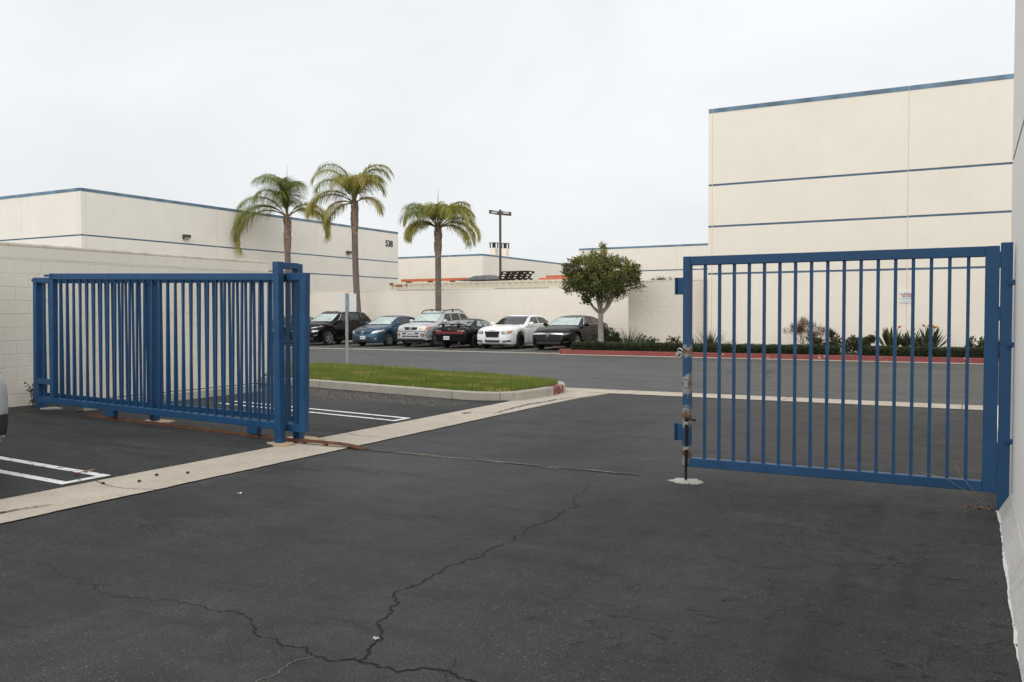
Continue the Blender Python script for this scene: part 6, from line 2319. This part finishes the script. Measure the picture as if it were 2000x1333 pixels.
# ---- silver compact suv
def car_rav():
    S = dict(L=4.25, W=1.76, wr=0.345, fa=0.80, ra=3.29, paint='paint_silver', rim='rim_alloy', spokes=5, spw=0.24, rimk=0.62,
             top=[(0, 0.92), (0.06, 1.0), (0.2, 1.05), (0.7, 1.10), (1.2, 1.13), (3.0, 1.15), (4.0, 1.15), (4.2, 1.08), (4.25, 1.0)],
             bot=[(0, 0.42), (0.08, 0.34), (0.5, 0.32), (3.8, 0.34), (4.2, 0.42), (4.25, 0.5)],
             plan=[(0, 0.78), (0.05, 0.88), (0.15, 0.95), (0.4, 0.98), (0.9, 1.0), (3.6, 1.0), (4.1, 0.96), (4.25, 0.86)],
             roof=[(1.05, 1.12), (1.35, 1.32), (1.65, 1.52), (1.95, 1.64), (2.4, 1.68), (3.2, 1.67), (3.7, 1.61), (3.95, 1.45), (4.15, 1.18)], gout=0.745, gin=0.95, crown=0.05)
    c_ = Car('parked_car', 'silver compact suv with roof rails and cloudy headlights', (-22.75, 32.35, 0), 0, S)
    c_.patch('grille', 'front', [(-0.33, 0.80), (0.33, 0.80)], [(-0.36, 0.93), (0.36, 0.93)], 'black_plastic', off=0.010)
    emblem_oval(c_, 'front', 0.865, 0.15, 0.10, out=0.03)
    c_.both('headlight', 'front', [(0.46, 0.79), (0.74, 0.79)], [(0.44, 0.95), (0.84, 0.96)], 'lamp_aged', off=0.014)
    c_.both('indicator', 'front', [(0.75, 0.81), (0.83, 0.83)], [(0.80, 0.955), (0.87, 0.965)], 'lamp_amber', off=0.02, nu=3)
    bp = c_.patch('bumper', 'front', [(-0.86, 0.36), (0.86, 0.36)], [(-0.86, 0.72), (0.86, 0.72)], 'silver_plastic', off=0.06, nu=18, nv=6, thick=0.03)
    c_.patch('bumper_gap', 'front', [(-0.86, 0.725), (0.86, 0.725)], [(-0.86, 0.75), (0.86, 0.75)], 'black_plastic', off=0.012, nu=18, nv=1)
    for z in (0.475, 0.605):
        for k in range(4):
            x0_ = -0.46 + k * 0.235
            if z > 0.5 and k in (1, 2):
                continue
            c_.patch('bumper_slot', 'front', [(x0_ + 0.01, z), (x0_ + 0.215, z)], [(x0_ + 0.01, z + 0.065), (x0_ + 0.215, z + 0.065)], 'black_plastic', off=0.066, nu=3, nv=2, parent=bp)
    c_.patch('skid_plate', 'front', [(-0.72, 0.33), (0.72, 0.33)], [(-0.74, 0.40), (0.74, 0.40)], 'galvanised', off=0.07, nu=14, nv=2)
    c_.both('fog_light', 'front', [(0.58, 0.50), (0.74, 0.50)], [(0.58, 0.64), (0.74, 0.64)], 'lamp_dark', off=0.068, nu=4)
    c_.both('fog_light', 'front', [(0.61, 0.535), (0.70, 0.535)], [(0.61, 0.60), (0.70, 0.60)], 'lamp_amber', off=0.075, nu=3, nv=2)
    c_.plate('front', 0.60, 0.0, 'silver_plastic', out=0.085)
    c_.windscreen([(-0.71, 1.17), (0.71, 1.17)], [(-0.61, 1.57), (0.61, 1.57)], 'smooth pale sunshade inside the silver suv')
    c_.patch('rear_window', 'rear', [(-0.6, 1.2), (0.6, 1.2)], [(-0.55, 1.5), (0.55, 1.5)], 'window_glass')
    c_.both('side_window', 'side', [(1.55, 1.20), (2.22, 1.21)], [(1.86, 1.555), (2.26, 1.575)], 'window_glass', off=0.012)
    c_.both('side_window', 'side', [(2.32, 1.21), (3.05, 1.21)], [(2.34, 1.575), (3.05, 1.57)], 'window_glass', off=0.012)
    c_.both('quarter_window', 'side', [(3.15, 1.21), (3.92, 1.22)], [(3.15, 1.57), (3.62, 1.53)], 'window_glass', off=0.012)
    side_set(c_, [(1.3, 2.25), (2.31, 3.0)], 1.13, 0.46, 'paint_silver')
    c_.both('side_cladding', 'side', [(1.22, 0.36), (2.88, 0.36)], [(1.22, 0.52), (2.88, 0.52)], 'silver_plastic', off=0.02)
    c_.handles([2.1, 2.9], 1.03)
    c_.mirrors(1.42, 1.15, None, 0.22)
    for sx in (-1, 1):
        pts = [(sx * 0.60, 1.75, 1.575), (sx * 0.60, 1.95, 1.70), (sx * 0.60, 2.5, 1.745), (sx * 0.60, 3.3, 1.735), (sx * 0.60, 3.6, 1.62)]
        MB().tube(pts, 0.024, 6).obj('roof_rail', 'black_plastic', c_.root, smooth=1)
        MB().box(sx * 0.60 - 0.02, sx * 0.60 + 0.02, 2.6, 2.72, 1.64, 1.735).obj('rail_foot', 'black_plastic', c_.root)
    MB().box(-0.58, 0.58, 2.3, 2.36, 1.715, 1.74).obj('cross_bar', 'black_plastic', c_.root, bevel=0.008)
    c_.patch('spoiler', 'top', [(-0.55, 3.62), (0.55, 3.62)], [(-0.58, 3.85), (0.58, 3.85)], 'paint_silver', off=0.05, thick=0.02)
    c_.both('tail_light', 'rear', [(0.66, 1.0), (0.8, 1.0)], [(0.62, 1.35), (0.72, 1.35)], 'lamp_red')


car_rav()


# ---- black suv
def car_rogue():
    S = dict(L=4.65, W=1.84, wr=0.365, fa=0.93, ra=3.64, paint='paint_black', rim='rim_alloy', spokes=5, spw=0.20, twin=True, rimk=0.70,
             top=[(0, 0.88), (0.06, 0.96), (0.2, 1.02), (0.7, 1.08), (1.35, 1.12), (3.2, 1.16), (4.3, 1.20), (4.6, 1.12), (4.65, 1.0)],
             bot=[(0, 0.34), (0.08, 0.26), (0.5, 0.24), (4.1, 0.27), (4.58, 0.36), (4.65, 0.5)],
             plan=[(0, 0.70), (0.05, 0.82), (0.16, 0.92), (0.45, 0.97), (0.9, 1.0), (3.8, 1.0), (4.4, 0.95), (4.65, 0.82)],
             roof=[(1.2, 1.11), (1.55, 1.30), (1.95, 1.52), (2.3, 1.65), (2.8, 1.69), (3.5, 1.67), (4.0, 1.60), (4.3, 1.44), (4.55, 1.18)], gout=0.73, gin=0.94, crown=0.05)
    c_ = Car('parked_car', 'black suv with crumpled sunshade seen just right of the blue gate guide', (-28.95, 31.95, 0), 0, S)
    c_.patch('grille', 'front', [(-0.50, 0.56), (0.50, 0.56)], [(-0.56, 0.84), (0.56, 0.84)], 'black_plastic', off=0.010)
    c_.both('headlight', 'front', [(0.58, 0.66), (0.84, 0.68)], [(0.60, 0.735), (0.86, 0.76)], 'lamp_clear', off=0.016, nv=3)
    c_.both('running_light', 'front', [(0.56, 0.84), (0.84, 0.90)], [(0.58, 0.87), (0.86, 0.945)], 'lamp_clear', off=0.016, nv=2)
    c_.both('indicator', 'side', [(0.30, 0.93), (0.48, 0.97)], [(0.34, 0.97), (0.50, 1.0)], 'lamp_amber', off=0.01, nu=3, nv=2)
    c_.patch('lower_intake', 'front', [(-0.55, 0.36), (0.55, 0.36)], [(-0.50, 0.48), (0.50, 0.48)], 'black_plastic', off=0.010)
    c_.patch('bumper_trim', 'front', [(-0.66, 0.31), (0.66, 0.31)], [(-0.68, 0.345), (0.68, 0.345)], 'galvanised', off=0.02, nv=1, nu=14)
    c_.both('fog_trim', 'front', [(0.66, 0.46), (0.84, 0.50)], [(0.66, 0.50), (0.84, 0.55)], 'grey_sheet', off=0.012, nv=2)
    c_.windscreen([(-0.73, 1.16), (0.73, 1.16)], [(-0.60, 1.57), (0.60, 1.57)], 'crumpled silver sunshade inside the black suv')
    c_.patch('rear_window', 'rear', [(-0.6, 1.25), (0.6, 1.25)], [(-0.52, 1.52), (0.52, 1.52)], 'window_glass')
    c_.both('side_window', 'side', [(1.80, 1.20), (2.52, 1.215)], [(2.20, 1.555), (2.56, 1.585)], 'window_glass', off=0.012)
    c_.both('side_window', 'side', [(2.62, 1.215), (3.42, 1.23)], [(2.64, 1.585), (3.38, 1.57)], 'window_glass', off=0.012)
    c_.both('quarter_window', 'side', [(3.55, 1.27), (3.90, 1.36)], [(3.52, 1.565), (4.02, 1.50)], 'window_glass', off=0.012)
    c_.both('pillar_trim', 'side', [(1.69, 1.19), (1.73, 1.19)], [(2.10, 1.545), (2.14, 1.545)], 'chrome', off=0.012, nu=2)
    side_set(c_, [(1.5, 2.56), (2.62, 3.42)], 1.13, 0.42, 'paint_black')
    for q in (0.93, 3.64):
        pts_b = [(q + 0.44 * math.cos(R(a)), 0.365 + 0.44 * math.sin(R(a))) for a in range(172, 7, -15)]
        pts_t = [(q + 0.50 * math.cos(R(a)), 0.365 + 0.50 * math.sin(R(a))) for a in range(172, 7, -15)]
        c_.both('arch_trim', 'side', pts_b, pts_t, 'black_plastic', off=0.014, nu=22, nv=2)
    c_.both('sill_trim', 'side', [(1.42, 0.28), (3.15, 0.28)], [(1.42, 0.37), (3.15, 0.37)], 'black_plastic', off=0.012, nv=2)
    c_.handles([2.4, 3.25], 1.06)
    c_.mirrors(1.66, 1.14, None, 0.22)
    for sx in (-1, 1):
        MB().tube([(sx * 0.62, 2.15, 1.59), (sx * 0.63, 2.4, 1.68), (sx * 0.63, 3.4, 1.69), (sx * 0.62, 3.85, 1.61)], 0.02, 6).obj('roof_rail', 'galvanised', c_.root, smooth=1)
    c_.patch('spoiler', 'top', [(-0.58, 4.0), (0.58, 4.0)], [(-0.6, 4.2), (0.6, 4.2)], 'paint_black', off=0.04)
    c_.both('tail_light', 'side', [(4.2, 1.08), (4.55, 1.10)], [(4.25, 1.17), (4.55, 1.17)], 'lamp_red', off=0.01, nu=4)
    c_.both('tail_light', 'rear', [(0.5, 1.05), (0.85, 1.05)], [(0.5, 1.16), (0.82, 1.16)], 'lamp_red')


car_rogue()


# ---- black older coupe, backed view
def car_coupe():
    S = dict(L=4.40, W=1.70, wr=0.305, fa=0.92, ra=3.47, paint='paint_black_faded', rim='rim_dark', spokes=5, spw=0.2, rimk=0.68,
             top=[(0, 0.62), (0.1, 0.70), (0.5, 0.80), (1.3, 0.90), (2.0, 0.92), (3.4, 0.94), (4.2, 0.96), (4.36, 0.92), (4.40, 0.86)],
             bot=[(0, 0.28), (0.1, 0.2), (0.5, 0.18), (3.9, 0.2), (4.3, 0.28), (4.40, 0.32)],
             plan=[(0, 0.74), (0.06, 0.84), (0.2, 0.92), (0.5, 0.97), (1.0, 1.0), (3.6, 1.0), (4.1, 0.97), (4.3, 0.93), (4.4, 0.86)],
             roof=[(1.35, 0.89), (1.7, 1.05), (2.05, 1.22), (2.35, 1.29), (2.7, 1.305), (3.0, 1.28), (3.35, 1.16), (3.75, 0.97)], gout=0.70, gin=0.94, crown=0.02)
    c_ = Car('parked_car', 'older black two-door coupe parked nose-in with red tail light band', (-20.4, 36.35, 0), math.pi, S)
    c_.patch('tail_light', 'rear', [(-0.78, 0.66), (0.78, 0.66)], [(-0.76, 0.80), (0.76, 0.80)], 'lamp_red', off=0.012, nu=18)
    c_.both('reverse_light', 'rear', [(0.42, 0.765), (0.74, 0.765)], [(0.42, 0.805), (0.74, 0.805)], 'lamp_red_clear', off=0.020, nv=2)
    c_.patch('tail_divider', 'rear', [(-0.42, 0.765), (0.42, 0.765)], [(-0.42, 0.806), (0.42, 0.806)], 'paint_black_faded', off=0.02, nv=2)
    c_.patch('bumper', 'rear', [(-0.80, 0.34), (0.80, 0.34)], [(-0.80, 0.62), (0.80, 0.62)], 'paint_black_faded', off=0.07, nu=16, thick=0.03)
    c_.patch('bumper_lip', 'rear', [(-0.79, 0.615), (0.79, 0.615)], [(-0.78, 0.645), (0.78, 0.645)], 'rim_dark', off=0.05, nu=16, nv=1)
    c_.plate('rear', 0.47, 0.10, h=0.155, w=0.30, out=0.10)
    # spoiler on three legs
    sp_ = MB().tube([(-0.74, 4.10, 0.97), (-0.68, 4.22, 1.07), (-0.5, 4.28, 1.085), (0.5, 4.28, 1.085), (0.68, 4.22, 1.07), (0.74, 4.10, 0.97)], [0.02, 0.024, 0.026, 0.026, 0.024, 0.02], 6).obj('spoiler', 'paint_black_faded', c_.root, smooth=1)
    for x in (-0.4, 0.4):
        MB().box(x - 0.04, x + 0.04, 4.22, 4.32, 0.95, 1.075).obj('spoiler_leg', 'paint_black_faded', sp_)
    MB().box(-0.03, 0.03, 4.405, 4.415, 0.845, 0.885).obj('badge', 'chrome', c_.root)
    c_.patch('rear_window', 'rear', [(-0.63, 1.0), (0.63, 1.0)], [(-0.54, 1.24), (0.54, 1.24)], 'window_painted_light', off=0.012)
    c_.patch('windscreen', 'front', [(-0.66, 0.95), (0.66, 0.95)], [(-0.54, 1.24), (0.54, 1.24)], 'window_glass')
    c_.both('side_window', 'side', [(1.82, 0.96), (2.66, 0.965)], [(2.16, 1.205), (2.70, 1.24)], 'window_painted_light', off=0.012)
    c_.both('quarter_window', 'side', [(2.76, 0.965), (3.22, 0.975)], [(2.78, 1.235), (2.98, 1.22)], 'window_painted_light', off=0.012, nu=5)
    side_set(c_, [(1.5, 2.72)], 0.91, 0.27, 'paint_black_faded')
    c_.mirrors(1.72, 0.93, None, 0.18)
    c_.handles([2.55], 0.82)
    c_.both('headlight', 'front', [(0.45, 0.55), (0.72, 0.55)], [(0.45, 0.64), (0.72, 0.64)], 'lamp_clear')
    MB().tube([(-0.55, 4.30, 0.27), (-0.55, 4.48, 0.26)], 0.035, 10).obj('exhaust', 'chrome', c_.root)


car_coupe()


# ---- dark saloon mostly hidden behind the gate
def car_dark(name, label, loc, paintm, rz=0.0, row=True):
    S = dict(L=4.70, W=1.80, wr=0.33, fa=0.93, ra=3.65, paint=paintm, rim='rim_alloy', spokes=5, spw=0.2, rimk=0.66, row=row,
             top=[(0, 0.68), (0.06, 0.76), (0.25, 0.85), (0.7, 0.94), (1.35, 1.0), (3.3, 1.04), (4.0, 1.08), (4.5, 1.07), (4.70, 0.97)],
             bot=[(0, 0.26), (0.06, 0.20), (0.5, 0.18), (4.1, 0.2), (4.6, 0.3), (4.70, 0.4)],
             plan=[(0, 0.66), (0.05, 0.79), (0.18, 0.9), (0.45, 0.96), (0.9, 1.0), (3.7, 1.0), (4.35, 0.95), (4.64, 0.87), (4.70, 0.74)],
             roof=[(1.25, 0.99), (1.6, 1.16), (2.0, 1.35), (2.35, 1.44), (2.8, 1.46), (3.3, 1.42), (3.75, 1.30), (4.2, 1.13), (4.35, 1.07)], gout=0.70, gin=0.94)
    c_ = Car('parked_car', label, loc, rz, S)
    c_.patch('grille', 'front', [(-0.4, 0.5), (0.4, 0.5)], [(-0.45, 0.70), (0.45, 0.70)], 'black_plastic', off=0.010)
    c_.patch('grille_bar', 'front', [(-0.42, 0.60), (0.42, 0.60)], [(-0.42, 0.625), (0.42, 0.625)], 'chrome', off=0.02, nv=1)
    c_.both('headlight', 'front', [(0.52, 0.63), (0.82, 0.68)], [(0.54, 0.75), (0.85, 0.79)], 'lamp_clear', off=0.014)
    c_.plate('front', 0.42)
    c_.patch('lower_intake', 'front', [(-0.5, 0.26), (0.5, 0.26)], [(-0.45, 0.36), (0.45, 0.36)], 'black_plastic', off=0.008)
    c_.windscreen([(-0.70, 1.03), (0.70, 1.03)], [(-0.57, 1.40), (0.57, 1.40)])
    c_.patch('rear_window', 'rear', [(-0.58, 1.13), (0.58, 1.13)], [(-0.5, 1.37), (0.5, 1.37)], 'window_glass')
    c_.both('side_window', 'side', [(1.80, 1.07), (2.60, 1.085)], [(2.18, 1.36), (2.64, 1.38)], 'window_painted_light' if row else 'window_glass', off=0.012)
    c_.both('side_window', 'side', [(2.70, 1.085), (3.55, 1.11)], [(2.73, 1.38), (3.26, 1.34)], 'window_painted_light' if row else 'window_glass', off=0.012)
    side_set(c_, [(1.5, 2.62), (2.68, 3.45)], 1.02, 0.30, paintm)
    c_.handles([2.42, 3.28], 0.92)
    c_.mirrors(1.62, 1.03, None, 0.2)
    tl = (0.5, 0.84, 0.80) if row else (0.36, 0.58, 0.56)
    c_.both('tail_light', 'rear', [(tl[0], 0.80), (tl[1], 0.80)], [(tl[0], 0.96), (tl[2], 0.96)], 'lamp_red')
    c_.plate('rear', 0.65)
    return c_


car_dark('parked_car', 'dark grey saloon mostly hidden behind the blue gate guide', (-32.0, 32.0, 0), 'paint_grey')

# silver car whose rear corner just enters at the left edge
cs = car_dark('parked_car', 'silver car with black lower bumper cut off by the left edge of the view', (-12.40, 3.865, hl(-10.2) + LZ), 'paint_silver', R(-90), row=False)
cs.patch('lower_bumper', 'rear', [(-0.74, 0.36), (0.74, 0.36)], [(-0.76, 0.55), (0.76, 0.55)], 'black_plastic', off=0.03, nu=16, thick=0.04)
cs.both('reflector', 'rear', [(0.35, 0.38), (0.54, 0.38)], [(0.35, 0.44), (0.54, 0.44)], 'lamp_red', off=0.04)

# ------------------------------------------------------------------ litter and small things
def scrap(label, x, y, w, h, rz, mat='paper', cat='litter', z=0.002):
    vs = []
    n_ = 4
    for i in range(n_ + 1):
        for j in range(3):
            vs.append(((i / n_ - 0.5) * w, (j / 2 - 0.5) * h, z + 0.006 + 0.006 * math.sin(i * 2.1 + j)))
    fs = [(i * 3 + j, (i + 1) * 3 + j, (i + 1) * 3 + j + 1, i * 3 + j + 1) for i in range(n_) for j in range(2)]
    top = MB().add(vs, fs)
    k = len(vs)
    top.add([(v[0], v[1], v[2] - 0.003) for v in vs], [tuple(reversed(f_)) for f_ in fs])
    o = top.obj('paper_scrap', mat)
    o.location = (x, y, 0)
    o.rotation_euler = (0, 0, rz)
    tag(o, label, cat)
    return o


scrap('small white paper scrap on the asphalt near the gutter', -5.53, 5.3, 0.04, 0.022, 0.9)
scrap('crumpled white scrap beside the long asphalt crack', -2.47, 3.21, 0.026, 0.02, 0.2)
# dead leaves and straw at the hinge post foot
dl = thing('dead_leaves', 'small heap of dry brown leaves and straw at the hinge post foot', 'leaves', (0.10, 7.62, 0.0))
rr = random.Random(21)
for k in range(14):
    a = rr.random() * 6.28
    x, y = rr.gauss(0, 0.06), rr.gauss(0, 0.04)
    s = rr.uniform(0.018, 0.035)
    raw('leaf', [(x, y, 0.006), (x + s * math.cos(a), y + s * math.sin(a), 0.012 + rr.random() * 0.012), (x + 1.6 * s * math.cos(a + 0.4), y + 1.6 * s * math.sin(a + 0.4), 0.006), (x + s * math.cos(a + 0.9), y + s * math.sin(a + 0.9), 0.015)], [(0, 1, 2, 3)], 'dry_leaf', dl)
for pts in ([(0.06, 0, 0.01), (-0.08, -0.06, 0.12), (-0.26, -0.1, 0.24), (-0.42, -0.12, 0.27)], [(0.08, 0, 0.01), (-0.05, -0.08, 0.14), (-0.16, -0.10, 0.28), (-0.2, -0.1, 0.38)], [(0.06, -0.02, 0.01), (-0.05, -0.1, 0.03), (-0.12, -0.22, 0.01)]):
    MB().tube(pts, 0.0011, 4).obj('straw', 'straw', dl)
tw = thing('twig', 'small brown twig with leaf litter on the white hairpin line', 'twig', (-7.42, 5.16, LZ + hl(-7.42) + 0.006))
MB().tube([(-0.08, -0.05, 0.0), (-0.02, 0.0, 0.015), (0.05, 0.07, 0.02)], 0.004, 5).obj('stem', 'dry_leaf', tw)
MB().tube([(-0.03, -0.01, 0.012), (0.02, 0.10, 0.03)], 0.003, 5).obj('stem', 'straw', tw)
raw('leaf', [(-0.01, -0.12, 0.004), (0.03, -0.10, 0.02), (0.05, -0.06, 0.006), (0.0, -0.07, 0.018)], [(0, 1, 2, 3)], 'dry_leaf', tw)
# pebbles on the gutter
for i, (x, y) in enumerate(((-6.93, 5.0), (-6.72, 5.22), (-6.83, 5.5), (-6.66, 5.72))):
    p = MB().lathe([(0.001, 0.0), (0.014, 0.002), (0.018, 0.01), (0.011, 0.018), (0.001, 0.02)], 7).obj('pebble', 'tar_stain')
    p.location = (x, y, 0.008)
    p.rotation_euler = (0, 0, i)
    tag(p, ('leftmost small dark pebble on the gutter, at the hairpin line tip', 'second small dark pebble from the hairpin line on the gutter', 'third small dark pebble from the hairpin line on the gutter', 'small dark pebble on the gutter farthest from the hairpin line')[i], 'pebble', 'pebbles on the gutter')

# ------------------------------------------------------------------ render settings
scene.render.engine = 'CYCLES'
scene.render.resolution_x = 1024
scene.render.resolution_y = 682
